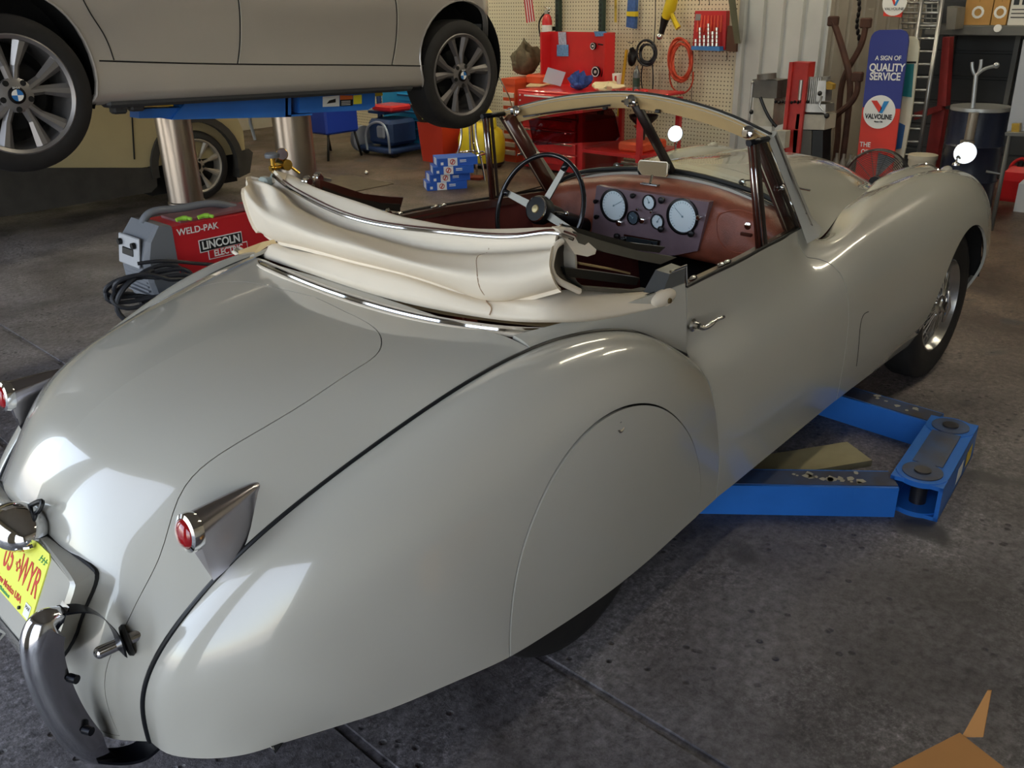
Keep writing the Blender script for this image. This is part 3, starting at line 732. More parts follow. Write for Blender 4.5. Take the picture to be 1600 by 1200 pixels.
# number plate housing, in the boot lid
ptr = Vector(at(80, 872, 1, -.188)); pbr = Vector(at(45, 985, 1, -.188))
uy = (ptr-pbr).normalized(); ux = Vector((0, -1, 0)); nrm = uy.cross(ux).normalized()
if nrm.x > 0: nrm = -nrm
def on_plane(px, py, off=0.):
    v = Vector(ray(px, py)); c = Vector(CAM); t = (ptr+nrm*off-c).dot(nrm)/v.dot(nrm); return c+v*t
def housing():
    fr = [on_plane(*p, off=-.004) for p in [(20, 790), (73, 851), (119, 908), (116, 925), (104, 958), (88, 1010), (60, 1035)]]
    sr = [Vector(SB.ev([SB.pix(*p)])[0][0]) for p in [(30, 790), (56, 822), (149, 884), (156, 902), (132, 954), (115, 1008), (80, 1050)]]
    def rnd(L):
        out = [L[0]]
        for a_, b_ in zip(L, L[1:]): out += [a_.lerp(b_, .25), a_.lerp(b_, .75)]
        return out+[L[-1]]
    fr = rnd(rnd(fr)); sr = rnd(rnd(sr))
    full = lambda L: [(p.x, p.y, p.z) for p in L]+[(p.x, -p.y, p.z) for p in L[::-1]]
    f, s0 = full(fr), full(sr); a = MB()
    s1 = [tuple(Vector(q)+Vector((.05, 0, -.01))) for q in s0]
    mid = [tuple(Vector(a_)*.12+Vector(b_)*.88) for a_, b_ in zip(s0, f)]
    cen = sum((Vector(q) for q in f), Vector())/len(f)
    inn = [tuple(Vector(b_).lerp(cen, .05)+nrm*.004) for b_ in f]
    n = len(f); a.rings([s1, s0, mid, f, inn], caps=False, smooth=True); a.add(inn, [tuple(range(n))])
    h = a.build('number_plate_housing', PAINT, bpy.data.objects['boot_lid'])
    b = MB(); b.tube([tuple(Vector(q)-Vector((.004, 0, 0))) for q in s0], .006, 8, loop=True); b.build('rubber_seal', RUBBER, h)
    return h
HOUS = housing()
# number plate
YEL = mat('yellow_plate', '#e9ee5a', rough=.4); PRED = mat('plate_red', '#c8301e', rough=.5); PGRN = mat('plate_green', '#3f9a58', rough=.5); WHITE = mat('white_paint', '#ededea', rough=.45)
BLACKP = mat('black_paint', '#101113', rough=.4)
pc = ptr-ux*.150-uy*.070
PL = MB(); q = []
for (a, b) in [(-.152, -.066), (-.142, -.076), (.142, -.076), (.152, -.066), (.152, .066), (.142, .076), (-.142, .076), (-.152, .066)]: q.append(pc+ux*a+uy*b)
PL.hull8([tuple(p) for p in q], [tuple(p+nrm*.003) for p in q]); plate = PL.build('number_plate', YEL, HOUS)
def ptext(s_, u, v, size, m, nm, sx=1.): return textmesh(nm, s_, m, plate, size, tuple(pc+ux*u+uy*v+nrm*.0036), ux, uy, .0004, sx=sx, bold=.0005)
ptext('WYR', .090, .002, .084, PRED, 'plate_lettering', .56); ptext('05', -.022, .002, .084, PRED, 'plate_lettering', .60); ptext('2', -.095, .002, .084, PRED, 'plate_lettering', .7)
a = MB(); c = pc+ux*.029+uy*.004+nrm*.0036
a.lathe([(.0055, 0), (.0085, 0), (.0085, .0006), (.0055, .0006)], c, nrm, 20, closed=True)
for k in range(4):
    for o_ in (-.0025, 0, .0025):
        d1 = (ux*math.cos(k*PI/2)+uy*math.sin(k*PI/2)); d2 = (-ux*math.sin(k*PI/2)+uy*math.cos(k*PI/2))
        a.tube([c+d1*.008+d2*o_, c+d1*.014+d2*o_], .0006, 5)
a.build('sun_symbol', PRED, plate)
ptext('New Mexico USA', .015, -.052, .0195, PRED, 'state_lettering'); ptext('Land of Enchantment', -.01, -.068, .0095, PGRN, 'motto_lettering')
a = MB(); cc = pc+ux*.123+uy*.055+nrm*.0034
for k in range(9): a.tube([cc+ux*(.004*k-.014)+uy*(.004*((k*7) % 3)-.006), cc+ux*(.004*k-.008)+uy*(.006*((k*5) % 3)-.004)], .0013, 5)
a.build('corner_ornament', PGRN, plate)
a = MB(); cb = pc+ux*.125-uy*.058+nrm*.0036; a.hull8([tuple(cb+ux*u+uy*v) for u, v in ((-.014, -.014), (.014, -.014), (.014, .014), (-.014, .014))], [tuple(cb+ux*u+uy*v+nrm*.0005) for u, v in ((-.014, -.014), (.014, -.014), (.014, .014), (-.014, .014))]); a.build('month_sticker', WHITE, plate)
textmesh('month_lettering', 'MAR', BLACKP, plate, .011, tuple(cb+uy*.006+nrm*.0008), ux, uy, .0002)
for u in (-.09, .09):
    a = MB(); c = pc+ux*u-uy*.066+nrm*.003; a.cyl(c, c+nrm*.004, .004, 10); a.build('plate_bolt', BLACKP, plate)
# chrome lamp above the plate
a = MB()
lc = on_plane(5, 800, .012); lc.y = -.03
a.sphere(tuple(lc), 1, 28, 16, (.058, .088, .046)); a.tube([(lc.x-.045*math.cos(t), lc.y+.088*math.sin(t), lc.z-.012) for t in np.linspace(-1.5, 1.5, 20)], .004, 6)
pl_ = a.build('plate_lamp', CHROME, HOUS)
a = MB(); a.tube(spline([on_plane(40, 795), on_plane(55, 786), on_plane(66, 786), on_plane(62, 796), on_plane(50, 803)], 6), .0055, 8); a.build('lamp_cable', BLACKP, HOUS)
# boot handle far end
a = MB(); a.cyl((-1.185, -.0, .375), (-1.15, 0, .40), .016, 16); a.tube([(-1.19, -.045, .36), (-1.19, 0, .372), (-1.19, .045, .36)], .008, 10); a.build('boot_handle', CHROME, bpy.data.objects['boot_lid'])
# overriders: slim curved blades on brackets
OVER = mat('overrider_chrome', '#cfd0d4', rough=.12, metal=1.)
NAVY = mat('blackened_steel', '#14161d', rough=.3, metal=.6)
def overrider(s_):
    y0 = .335
    path = [(-1.095, .60), (-1.135, .605), (-1.158, .585), (-1.172, .545), (-1.176, .49), (-1.172, .42), (-1.16, .345), (-1.14, .275), (-1.115, .225), (-1.085, .195)]
    path = spline(path, 5); rings = []
    n = len(path)
    for i, (x, z) in enumerate(path):
        t = i/(n-1); j0, j1 = path[max(i-1, 0)], path[min(i+1, n-1)]
        tx, tz = j1[0]-j0[0], j1[1]-j0[1]; L = math.hypot(tx, tz); nx, nz = tz/L, -tx/L    # outward (away from the car)
        if nx > 0 and abs(nx) > .3: nx, nz = -nx, -nz
        w = .030*min(1, .55+t*4)*(1 if t < .8 else 1-(t-.8)*2.2); dpt = .050*min(1, .25+t*4.5)*(1 if t < .75 else 1-(t-.75)*3)
        sec = [(-1, -1), (-1, -.25), (-.8, .1), (-.3, .35), (0, .38), (.3, .35), (.8, .1), (1, -.25), (1, -1)]
        rings.append([(x+nx*b*dpt, s_*(y0+a_*w), z+nz*b*dpt) for a_, b in sec])
    a = MB(); a.rings(rings); h = a.build('overrider', OVER, CAR)
    st = spline([(-1.10, y0-.0, .598), (-1.065, y0+.02, .592), (-1.042, y0+.05, .567), (-1.034, y0+.07, .53), (-1.036, y0+.078, .497)], 6)
    b = MB(); b.rings([[(x+.001, s_*(y-.019), z), (x+.001, s_*(y+.019), z), (x-.003, s_*(y+.019), z+.006), (x-.003, s_*(y-.019), z+.006)] for x, y, z in st]); b.build('upper_bracket', NAVY, h)
    st = spline([(-1.12, y0, .235), (-1.08, y0+.01, .205), (-1.04, y0+.03, .20), (-1.0, y0+.05, .23)], 6)
    b = MB(); b.rings([[(x, s_*(y-.03), z), (x, s_*(y+.03), z), (x, s_*(y+.03), z+.008), (x, s_*(y-.03), z+.008)] for x, y, z in st]); b.build('lower_bracket', NAVY, h)
    g = Vector(SB.ev([SB.pix(204, 998)])[0][0]); g.y = s_*abs(g.y); p0 = Vector(at(157, 1019, 0, g.x-.055)); p0.y = s_*abs(p0.y)
    dv = (g-p0).normalized(); b = MB(); b.cyl(p0, g+dv*.03, .0135, 20); b.sphere(p0, .0135, 16, 8); b.build('mounting_bar', CHROME, h)
    b = MB(); b.lathe([(.0135, .0), (.031, .0), (.034, .006), (.031, .012), (.0135, .012)], g, -dv, 28, closed=True); b.build('mounting_grommet', RUBBER, h)
    for zz, yy in ((.47, .02), (.335, .02)):
        b = MB(); b.cyl((-1.128, s_*(y0+.030), zz), (-1.12, s_*(y0+.048), zz), .009, 12); b.build('fixing_bolt', NAVY, h)
both_sides(overrider)
# latch on each spat
def latch(s_):
    p = at(967, 664, 1, -.805); c = Vector((p[0], s_*.806, p[2])); ax = Vector((0, s_*.9, .35))
    a = MB(); a.lathe([(.020, -.006), (.020, .001), (.016, .004), (.012, .003), (.011, -.002), (.0001, -.002)], c, ax, 24); a.box(tuple(c), (.006, .010, .020)); a.build('spat_latch', CHROME, CAR)
both_sides(latch)
# door handles
def handle(s_):
    b0 = Vector(at(1083, 508, 1, -.705)); b0.y *= -s_*-1 if s_ == -1 else 1
    def Q(px, py, y): p = at(px, py, 1, -y); return Vector((p[0], s_*y, p[2]))
    c = Q(1082, 508, .690); a = MB(); a.lathe([(.019, -.004), (.019, .003), (.012, .008), (.009, .022)], c, (0, s_, .1), 24); 
    h = Q(1100, 512, .715); e = Q(1131, 495, .722); a.tube(spline([c+Vector((0, s_*.018, 0)), h, Q(1116, 502, .720), e], 6), [.009]*6+[.0085]*6+[.006]*6+[.005], 10); a.build('door_handle', CHROME, CAR)
both_sides(handle)
# front wing vent door line, drawn by its gap
def vent(s_):
    P = [SD.pix(*p) for p in [(1338, 572), (1342, 535), (1348, 494), (1357, 487)]]
    pts, nn = SD.ev(spline(P, 6)); a = MB(); a.tube([(p[0], -s_*p[1]*-1 if False else s_*abs(p[1]), p[2]) for p in pts], .0016, 6); a.build('vent_door_gap', DARK, CAR)
both_sides(vent)
# headlamp nacelles, sidelamps and wing mirrors
LENS = mat('lamp_glass', '#e8ecee', rough=.05, trans=.6)
def front_bits(s_):
    rings = []
    for x, w, z, r in [(2.18, .47, .84, .004), (2.3, .462, .84, .045), (2.45, .455, .832, .078), (2.6, .45, .825, .092), (2.75, .446, .815, .097), (2.88, .443, .808, .097), (2.93, .442, .806, .092)]:
        rings.append([(x, s_*w+r*math.cos(t), z+r*math.sin(t)) for t in np.linspace(0, 2*PI, 28, endpoint=False)])
    a = MB(); a.rings(rings, smooth=True); h = a.build('headlamp_nacelle', PAINT, CAR)
    b = MB(); b.lathe([(.094, 0), (.097, .008), (.090, .018), (.08, .018)], (2.925, s_*.442, .806), (1, 0, -.03), 32); b.build('headlamp_rim', CHROME, h)
    b = MB(); b.lathe([(.084, .012), (.06, .026), (.0001, .033)], (2.925, s_*.442, .806), (1, 0, -.03), 32); b.build('headlamp_glass', LENS, h)
    # sidelamp
    c = Vector((2.78, s_*.49, .90)) if False else Vector((2.72, s_*.60, .925))
    b = MB(); rr = [[(c.x+dx, c.y+q*math.cos(t), c.z-.012+q*math.sin(t)) for t in np.linspace(0, 2*PI, 16, endpoint=False)] for dx, q in ((-.07, .002), (-.04, .012), (0, .021), (.03, .022), (.045, .018))]
    b.rings(rr); b.build('sidelamp', PAINT, CAR)
both_sides(front_bits)
def mirror(px, py, ax, val, base, rpx, label, s_, face):
    t = thing('wing_mirror', label, 'mirror', (0, 0, 0))
    return t
def wing_mirror(c, base, s_, r, n):
    c = Vector(c); n = Vector(n).normalized()
    a = MB(); a.lathe([(r*.97, .002), (r, 0), (r*1.02, -.004), (r*.93, -.016), (r*.6, -.030), (r*.2, -.037), (.0001, -.038)], c, n, 36); h = a.build('wing_mirror', CHROME, CAR)
    b = MB(); b.lathe([(r*.97, .001), (.0001, .001)], c, n, 36); b.build('mirror_glass', mat('mirror', '#c4c8cc', rough=.01, metal=1.), h)
    b = MB(); b.tube(spline([Vector(base), Vector(base)+Vector((0, 0, .035)), c-n*.03+Vector((0, s_*-.0, -r*.9)), c-n*.034], 6), .005, 8); b.lathe([(.018, -.004), (.016, .004), (.006, .010)], base, (0, 0, 1), 16); b.build('mirror_stalk', CHROME, h)
cm = at(1508, 239, 1, -.62)
wing_mirror(cm, (cm[0]-.03, -.60, .925), 1, .048, (Vector(CAM)-Vector(cm)).normalized()+(Vector((-3.6, -2.6, 2.2))-Vector(cm)).normalized())
cl = at(1055, 209, 1, .62)
wing_mirror(cl, (cl[0]-.02, .60, .925), 1, .040, (Vector(CAM)-Vector(cl)).normalized()+(Vector((-3.6, 1.8, 2.6))-Vector(cl)).normalized())
# ---- wire wheels
TYRE = mat('tyre_rubber', '#1c1a1a', rough=.75, noise=.3, nscale=20)
SPOKE = mat('spoke_metal', '#c9c9c9', rough=.2, metal=1.)
def wire_wheel(x, y, s_, R=.345):
    t = []
    prof = [(.205, -.055), (.215, -.072), (.25, -.082), (.30, -.080), (.332, -.066), (R, -.045), (R, .045), (.332, .066), (.30, .080), (.25, .082), (.215, .072), (.205, .055)]
    a = MB(); a.lathe(prof, (x, y, R), (0, s_, 0), 64, closed=True)
    ty = a.build('tyre', TYRE, CAR)
    b = MB(); b.lathe([(.205, -.06), (.212, -.072), (.206, -.074), (.196, -.05), (.185, -.03), (.185, .03), (.196, .05), (.206, .074), (.212, .072), (.205, .06)], (x, y, R), (0, s_, 0), 48, closed=True); b.build('wheel_rim', SPOKE, ty)
    b = MB(); b.lathe([(.075, -.05), (.075, -.02), (.05, .03), (.045, .075), (.03, .08), (.028, .10), (.0001, .105)], (x, y, R), (0, s_, 0), 28)
    b.tube([(x-.0, y+s_*.09, R-.075), (x, y+s_*.098, R), (x, y+s_*.09, R+.075)], [.007, .016, .007], 10)
    b.build('hub_spinner', CHROME, ty)
    b = MB(); n = 24
    for k in range(n):
        for r0, y0, off, y1 in ((.045, .062, .20, .035), (.07, -.03, -.26, .02)):
            for sg in (1, -1):
                a0 = 2*PI*k/n; a1 = a0+off*sg
                b.tube([(x+r0*math.cos(a0), y+s_*y0, R+r0*math.sin(a0)), (x+.187*math.cos(a1), y+s_*y1*(1 if sg > 0 else -.3), R+.187*math.sin(a1))], .0024, 4, caps=False)
    b.build('wheel_spokes', SPOKE, ty)
for s_ in (1, -1):
    wire_wheel(2.591, s_*.655, s_); wire_wheel(0.05, s_*.625, s_)
for s_ in (1, -1):
    arc = [(2.63+.36*math.cos(t), .345+.39*math.sin(t)) for t in np.linspace(.12, PI+.1, 24)]
    a = MB(); a.rings([[(x, s_*y, z) for x, z in arc] for y in (.40, .752)], close=False, caps=False); a.add([(x, s_*.42, z) for x, z in arc], [tuple(range(24))]); a.build('wheel_well', DARK, CAR, weld=False)
# dark underside, wheel wells
a = MB(); a.box((.98, 0, .255), (3.0, 1.34, .03)); a.box((-.55, 0, .29), (.9, .9, .03)); a.box((2.55, 0, .45), (.9, .9, .4)); a.box((1.9, 0, .40), (.05, 1.36, .34)); a.build('underbody', DARK, CAR)

# ------------------------------------------------------------------ windscreen, dashboard, cockpit
TAN = mat('cream_cloth', '#dccbb0', rough=.8, noise=.06, nscale=5, bump=.25, bscale=900)
TAN2 = mat('tan_lining', '#c9ad7c', rough=.8, noise=.12, nscale=6, bump=.2, bscale=700)
BRN = mat('brown_wood_trim', '#4c241b', rough=.3, coat=.4, noise=.3, nscale=10)
LEATH = WOOD
MAROON = mat('maroon_carpet', '#743530', rough=.8, noise=.25, nscale=14)
CARPET = mat('brown_carpet', '#a87250', rough=.95, noise=.3, nscale=30, bump=.3, bscale=300)
GL = glass('window_glass', (.90, .94, .92))
def top_curve(n=13):
    return [tuple(p) for p in spline([(1.135, -.572, 1.248), (1.165, -.42, 1.288), (1.19, -.2, 1.325), (1.20, 0, 1.338), (1.19, .2, 1.325), (1.165, .42, 1.288), (1.135, .572, 1.248)], 4)]
def base_curve():
    return [tuple(p) for p in spline([(1.43, -.578, .915), (1.435, -.50, .962), (1.45, -.30, 1.012), (1.462, 0, 1.036), (1.45, .30, 1.012), (1.435, .50, .962), (1.43, .578, .915)], 4)]
TC, BC = top_curve(), base_curve()
WS = MB(); WS.rings([[(x+.012, y, z+.008), (x-.014, y, z+.012), (x-.020, y, z), (x+.0, y, z-.012), (x+.014, y, z-.006)] for x, y, z in TC]); 
ws = WS.build('windscreen_frame', PAINT, CAR)
a = MB(); a.tube([(x, y, z+.011) for x, y, z in TC], .006, 8); a.build('header_seal', RUBBER, ws)
# cream lining under the header
def band(P, d0, d1, m, name, par, th=.008):
    a = MB(); a.rings([[(x+d0[0], y, z+d0[2]), (x+d1[0], y, z+d1[2]), (x+d1[0]-th, y, z+d1[2]), (x+d0[0]-th, y, z+d0[2])] for x, y, z in P]); return a.build(name, m, par)
band(TC, (-.016, 0, .008), (.020, 0, -.045), TAN2, 'header_lining', ws)
for s_ in (1, -1):
    # painted pillar with chrome edge, brown inner trim
    b0 = Vector((1.44, s_*.590, .895)); t0 = Vector((1.135, s_*.574, 1.255))
    a = MB(); fr = lambda p, k: [tuple(Vector(p)+Vector(v)*k) for v in ((-.020, 0, -.012), (.000, s_*.014, .0), (.022, s_*.010, .014), (.022, -s_*.012, .014), (-.012, -s_*.012, -.006))]
    a.rings([fr(b0+Vector((.012, s_*.012, -.02)), 1.7), fr(b0.lerp(t0, .08), 1.15), fr(b0.lerp(t0, .5), .9), fr(t0, .85)]); a.build('screen_pillar', PAINT, ws)
    a = MB(); a.tube([b0+Vector((.0, s_*.016, .01)), b0.lerp(t0, .5)+Vector((.0, s_*.015, .0)), t0+Vector((0, s_*.014, 0))], .0035, 8); a.build('pillar_chrome', CHROME, ws)
    a = MB(); i0 = Vector((1.385, s_*.560, .895)); i1 = Vector((1.11, s_*.545, 1.235))
    sec = lambda p: [tuple(p+Vector(v)) for v in ((-.022, s_*.012, -.01), (-.022, -s_*.016, -.01), (.022, -s_*.016, .014), (.022, s_*.012, .014))]
    a.rings([sec(i0), sec(i1)]); a.build('pillar_trim', BRN, ws)
    a = MB(); a.tube([i0+Vector((-.022, -s_*.002, -.008)), i1+Vector((-.022, -s_*.002, -.008))], .003, 6); a.build('pillar_bead', mat('cream_bead', '#d8cdb4', .5), ws)
    # corner fitting: chrome latch pad on the cream lining
    c = Vector((1.115, s_*.505, 1.262)); a = MB(); a.lathe([(.020, 0), (.020, .008), (.012, .014), (.0001, .016)], c, (-.9, 0, .3), 20); a.box(c+Vector((-.016, 0, 0)), (.018, .016, .022)); a.build('hood_catch', CHROME, ws)
    # glass pane
    P0, P1 = (1.455, s_*.012, 1.030), (1.43, s_*.57, .925); P2, P3 = (1.142, s_*.562, 1.243), (1.196, s_*.012, 1.328)
    n = 10; A_ = [p for p in BC if s_*p[1] >= -1e-6]; B_ = [p for p in TC if s_*p[1] >= -1e-6]
    if s_ == -1: A_, B_ = A_[::-1], B_[::-1]
    k = min(len(A_), len(B_)); vs = A_[:k]+B_[:k]; meshobj('windscreen_pane', vs, [(i, i+1, k+i+1, k+i) for i in range(k-1)], GL, ws)
c = Vector((1.175, -.0, 1.322)); a = MB(); a.lathe([(.022, 0), (.022, .008), (.012, .014), (.0001, .016)], c, (-.9, 0, .3), 20); a.box(c+Vector((-.018, 0, 0)), (.02, .02, .02)); a.tube([c+Vector((-.015, .03, .0)), c+Vector((-.02, -.04, -.006))], .004, 8); a.build('hood_catch', CHROME, ws)
for y_ in (.13, -.10, -.49):
    p = min(TC, key=lambda q: abs(q[1]-y_)); a = MB(); a.box((p[0]-.0, y_, p[2]-.042), (.012, .02, .012), bev=.002); a.build('lining_clip', BLACKP, ws)
# centre bar, lower rubber and bright strips
a = MB(); sec = lambda p: [tuple(Vector(p)+Vector(v)) for v in ((-.010, -.014, -.006), (-.010, .014, -.006), (.008, .014, .008), (.008, -.014, .008))]
a.rings([sec((1.455, 0, 1.03)), sec((1.195, 0, 1.318))]); a.build('centre_bar', mat('dark_brown_bar', '#241a18', .4), ws)
a = MB(); a.tube(BC, .010, 8); a.build('screen_seal', RUBBER, ws)
a = MB(); a.tube([(x+.018, y, z-.002) for x, y, z in BC], .0035, 6); a.build('screen_bead', CHROME, ws)
a = MB(); a.tube([(x-.015, y, z-.012) for x, y, z in BC[4:-3]], .004, 6); a.build('inner_bead', CHROME, ws)
# wipers
for y_ in (.28, -.30):
    a = MB(); a.cyl((1.48, y_, 1.01), (1.465, y_, 1.03), .012, 14); a.tube([(1.465, y_, 1.032), (1.432, y_-.10, 1.052), (1.438, y_-.20, 1.045)], .003, 6); a.tube([(1.436, y_-.05, 1.050), (1.440, y_-.28, 1.035)], .0035, 6); a.build('wiper', CHROME, CAR)
# quarter lights standing on the doors
for s_ in (1, -1):
    bt = Vector((1.075, s_*.607, .900)); tp = Vector((1.015, s_*.575, 1.245)); fb = Vector((1.385, s_*.583, .912)); ft = Vector((1.115, s_*.573, 1.240))
    a = MB(); sec = lambda p, w=.012: [tuple(p+Vector(v)) for v in ((-w, -.006, 0), (w, -.006, 0), (w, .008, 0), (-w, .008, 0))]
    a.rings([sec(bt+Vector((0, 0, -.02))), sec(tp)]); q = a.build('quarter_light_post', BRN, CAR)
    a = MB(); a.tube([bt+Vector((-.004, -.008, 0)), tp+Vector((-.004, -.008, 0))], .003, 6); a.tube([bt+Vector((-.013, 0, 0)), tp+Vector((-.013, 0, 0))], .0028, 6); a.tube([bt+Vector((.013, 0, 0)), tp+Vector((.013, 0, 0))], .0028, 6); a.build('post_chrome', CHROME, q)
    a = MB(); a.tube([bt+Vector((.03, 0, .012)), fb+Vector((-.02, 0, .012)), ft+Vector((-.022, 0, 0)), tp+Vector((.03, 0, 0))], .007, 8, loop=True); q2 = a.build('quarter_light', mat('bronze_frame', '#4b4138', .3, .6), CAR)
    meshobj('quarter_pane', [bt+Vector((.03, 0, .012)), fb+Vector((-.02, 0, .012)), ft+Vector((-.022, 0, 0)), tp+Vector((.03, 0, 0))], [(0, 1, 2, 3)], GL, q2)
    a = MB(); mp = fb.lerp(ft, .52)+Vector((-.03, -.01, 0)); a.sphere(mp, .010, 10, 6); a.tube([mp, mp+Vector((-.03, -.0, -.004))], .004, 6); a.build('quarter_light_catch', CHROME, q2)
    # top frame between post and pillar
    a = MB(); a.tube([tp+Vector((-.02, 0, .004)), ft+Vector((.0, 0, .008))], .010, 8); a.build('top_fitting', NAVY, q2)
# rear view mirror on the dash top
mc = Vector(PtX(1020, 263, 1.36)); a = MB(); n_ = ((Vector(CAM)-mc).normalized()+(Vector((-.1, .3, 1.08))-mc).normalized()).normalized()
X_ = Vector((0, 0, 1)).cross(n_).normalized(); Y_ = n_.cross(X_)
def plane_prism(mb, c, X, Y, Z, pts, th):
    mb.hull8([tuple(c+X*u+Y*v-Z*th) for u, v in pts], [tuple(c+X*u+Y*v) for u, v in pts])
rr = [(-.062, -.02), (-.055, -.028), (.055, -.028), (.062, -.02), (.062, .02), (.055, .028), (-.055, .028), (-.062, .02)]
plane_prism(a, mc, X_, Y_, n_, rr, .014); rm = a.build('rear_view_mirror', CHROME, CAR)
a = MB(); plane_prism(a, mc+n_*.0015, X_, Y_, n_, [(u*.93, v*.9) for u, v in rr], .001); a.build('mirror_glass', mat('mirror', '#c4c8cc', rough=.01, metal=1.), rm)
a = MB(); a.tube([mc-Y_*.026, mc-Y_*.05+Vector((-.01, 0, -.005))], .005, 8); a.box(tuple(mc-Y_*.052+Vector((-.01, 0, -.008))), (.03, .08, .008), bev=.003); a.build('mirror_foot', CHROME, rm)
# tinted sun visor hanging from the header on the driver's side
VIS = glass('smoked_visor', (.46, .24, .27)); 
vp = [PtX(826, 188, 1.12), PtX(955, 170, 1.15), PtX(960, 178, 1.15), PtX(968, 214, 1.17), PtX(961, 220, 1.17), PtX(838, 227, 1.15), PtX(832, 222, 1.15)]
vb = [tuple(Vector(p)+Vector((.004, 0, .0))) for p in vp]
a = MB(); a.hull8(vp, vb); sv = a.build('sun_visor', VIS, CAR)
a = MB(); a.tube([PtX(818, 182, 1.12), PtX(880, 173, 1.13), PtX(955, 164, 1.15)], .0045, 8); a.build('visor_rod', CHROME, sv)
# dashboard
DS = []
for y in (-.57, -.50, -.40, -.25, -.08, .08, .25, .40, .50, .57):
    zt = float(np.interp(abs(y), [0, .3, .5, .58], [1.022, .998, .950, .905])); bend = .055*(abs(y)/.57)**3
    DS.append([(1.435, y, zt-.003), (1.40, y, zt-.004), (1.36, y, zt-.012), (1.335-bend*.3, y, zt-.035), (1.328-bend*.5, y, zt-.07), (1.322-bend, y, .86+.0*y), (1.325-bend, y, .76), (1.36-bend, y, .735), (1.45, y, .74)])
SDash = Surf(DS); uvc = SDash.ev([(SDash.ku[-1]/2, SDash.kv[-1]*.6)])[1][0]
SDash.flip = uvc[0] > 0
dash = SDash.patch('dashboard', LEATH, CAR, None, step=.03, thick=.01)[0]
IP = mat('sky_paled_walnut', '#8b7880', rough=.2, coat=.8, noise=.25, nscale=9)  # walnut base colour paled to carry the sky reflected in its gloss
XP = 1.300
pp = [PtX(932, 290, XP), PtX(1108, 316, XP), PtX(1090, 392, XP), PtX(1060, 398, XP), PtX(1020, 404, XP), PtX(985, 398, XP), PtX(950, 380, XP), PtX(924, 366, XP)]
a = MB(); a.hull8([(p[0]+.03, p[1], p[2]) for p in pp], [tuple(p) for p in pp]); panel = a.build('instrument_panel', IP, dash)
GF = mat('pale_gauge_face', '#e4f2f8', rough=.25); GLN = mat('dark_bezel', '#1d1b1d', rough=.3, metal=.6)
def gauge(px, py, r, face=GF, ticks=0, hand=None):
    c = Vector(PtX(px, py, XP-.001)); a = MB(); a.lathe([(r*1.14, 0), (r*1.14, .008), (r*1.02, .010), (r*.98, .003)], c, (-1, 0, 0), 32); g = a.build('gauge', GLN, panel)
    a = MB(); a.lathe([(r, .003), (.0001, .003)], c, (-1, 0, 0), 32); a.build('gauge_face', face, g)
    if ticks:
        a = MB()
        for k in range(ticks):
            t = math.radians(-50+k*280/(ticks-1)); a.tube([c+Vector((-.0045, math.cos(t)*r*.80, math.sin(t)*r*.80)), c+Vector((-.0045, math.cos(t)*r*.92, math.sin(t)*r*.92))], .0009, 4)
        t = math.radians(hand if hand is not None else 220); a.tube([c+Vector((-.005, -math.cos(t)*r*.1, -math.sin(t)*r*.1)), c+Vector((-.005, math.cos(t)*r*.75, math.sin(t)*r*.75))], .0012, 4); a.sphere(c+Vector((-.005, 0, 0)), .004, 8, 5)
        a.build('gauge_marks', mat('gauge_ink', '#8fa9b6', .5), g)
gauge(960, 321, .058, ticks=21, hand=150); gauge(1067, 338, .060, ticks=25, hand=40)
gauge(1015, 316, .026, ticks=7, hand=60); gauge(990, 340, .024, mat('dark_gauge_face', '#51606c', .3), ticks=7, hand=30); gauge(1028, 346, .026, ticks=7, hand=120)
def knob(px, py, r, m=None, l=.02):
    c = Vector(PtX(px, py, XP)); a = MB(); a.lathe([(r*.5, 0), (r*.5, l*.5), (r, l*.6), (r, l), (r*.7, l*1.15), (.0001, l*1.18)], c, (-1, 0, 0), 16); a.build('dash_knob', m or BLACKP, panel)
for px, py, r, m in [(992, 305, .010, BLACKP), (1037, 312, .013, BLACKP), (1006, 352-8, .010, CHROME), (1036, 357, .012, BLACKP), (1083, 364, .013, BLACKP), (934, 314, .009, GLN), (935, 338, .009, GLN), (971, 347, .013, CHROME), (1000, 326, .006, CHROME), (1022, 330, .006, CHROME), (1095, 339, .010, CHROME), (1007, 343, .012, CHROME), (967, 368, .012, BLACKP)]: knob(px, py, r, m)
a = MB(); q = [PtX(975, 366, XP-.006), PtX(1032, 376, XP-.006), PtX(1029, 390, XP-.006), PtX(973, 381, XP-.006)]; a.hull8([(p[0]+.006, p[1], p[2]) for p in q], q); rd = a.build('car_radio', CHROME, panel)
a = MB(); q = [PtX(979, 369, XP-.0075), PtX(1027, 378, XP-.0075), PtX(1025, 388, XP-.0075), PtX(977, 379, XP-.0075)]; a.hull8([(p[0]+.002, p[1], p[2]) for p in q], q); a.build('radio_dial', mat('radio_dial_grey', '#2b3438', .25), rd)
for px, py in ((973, 374), (1017, 383)):
    c = Vector(PtX(px, py, XP-.008)); a = MB(); a.lathe([(.011, 0), (.011, .010), (.007, .013), (.0001, .013)], c, (-1, 0, 0), 16); a.build('radio_knob', BLACKP, rd)
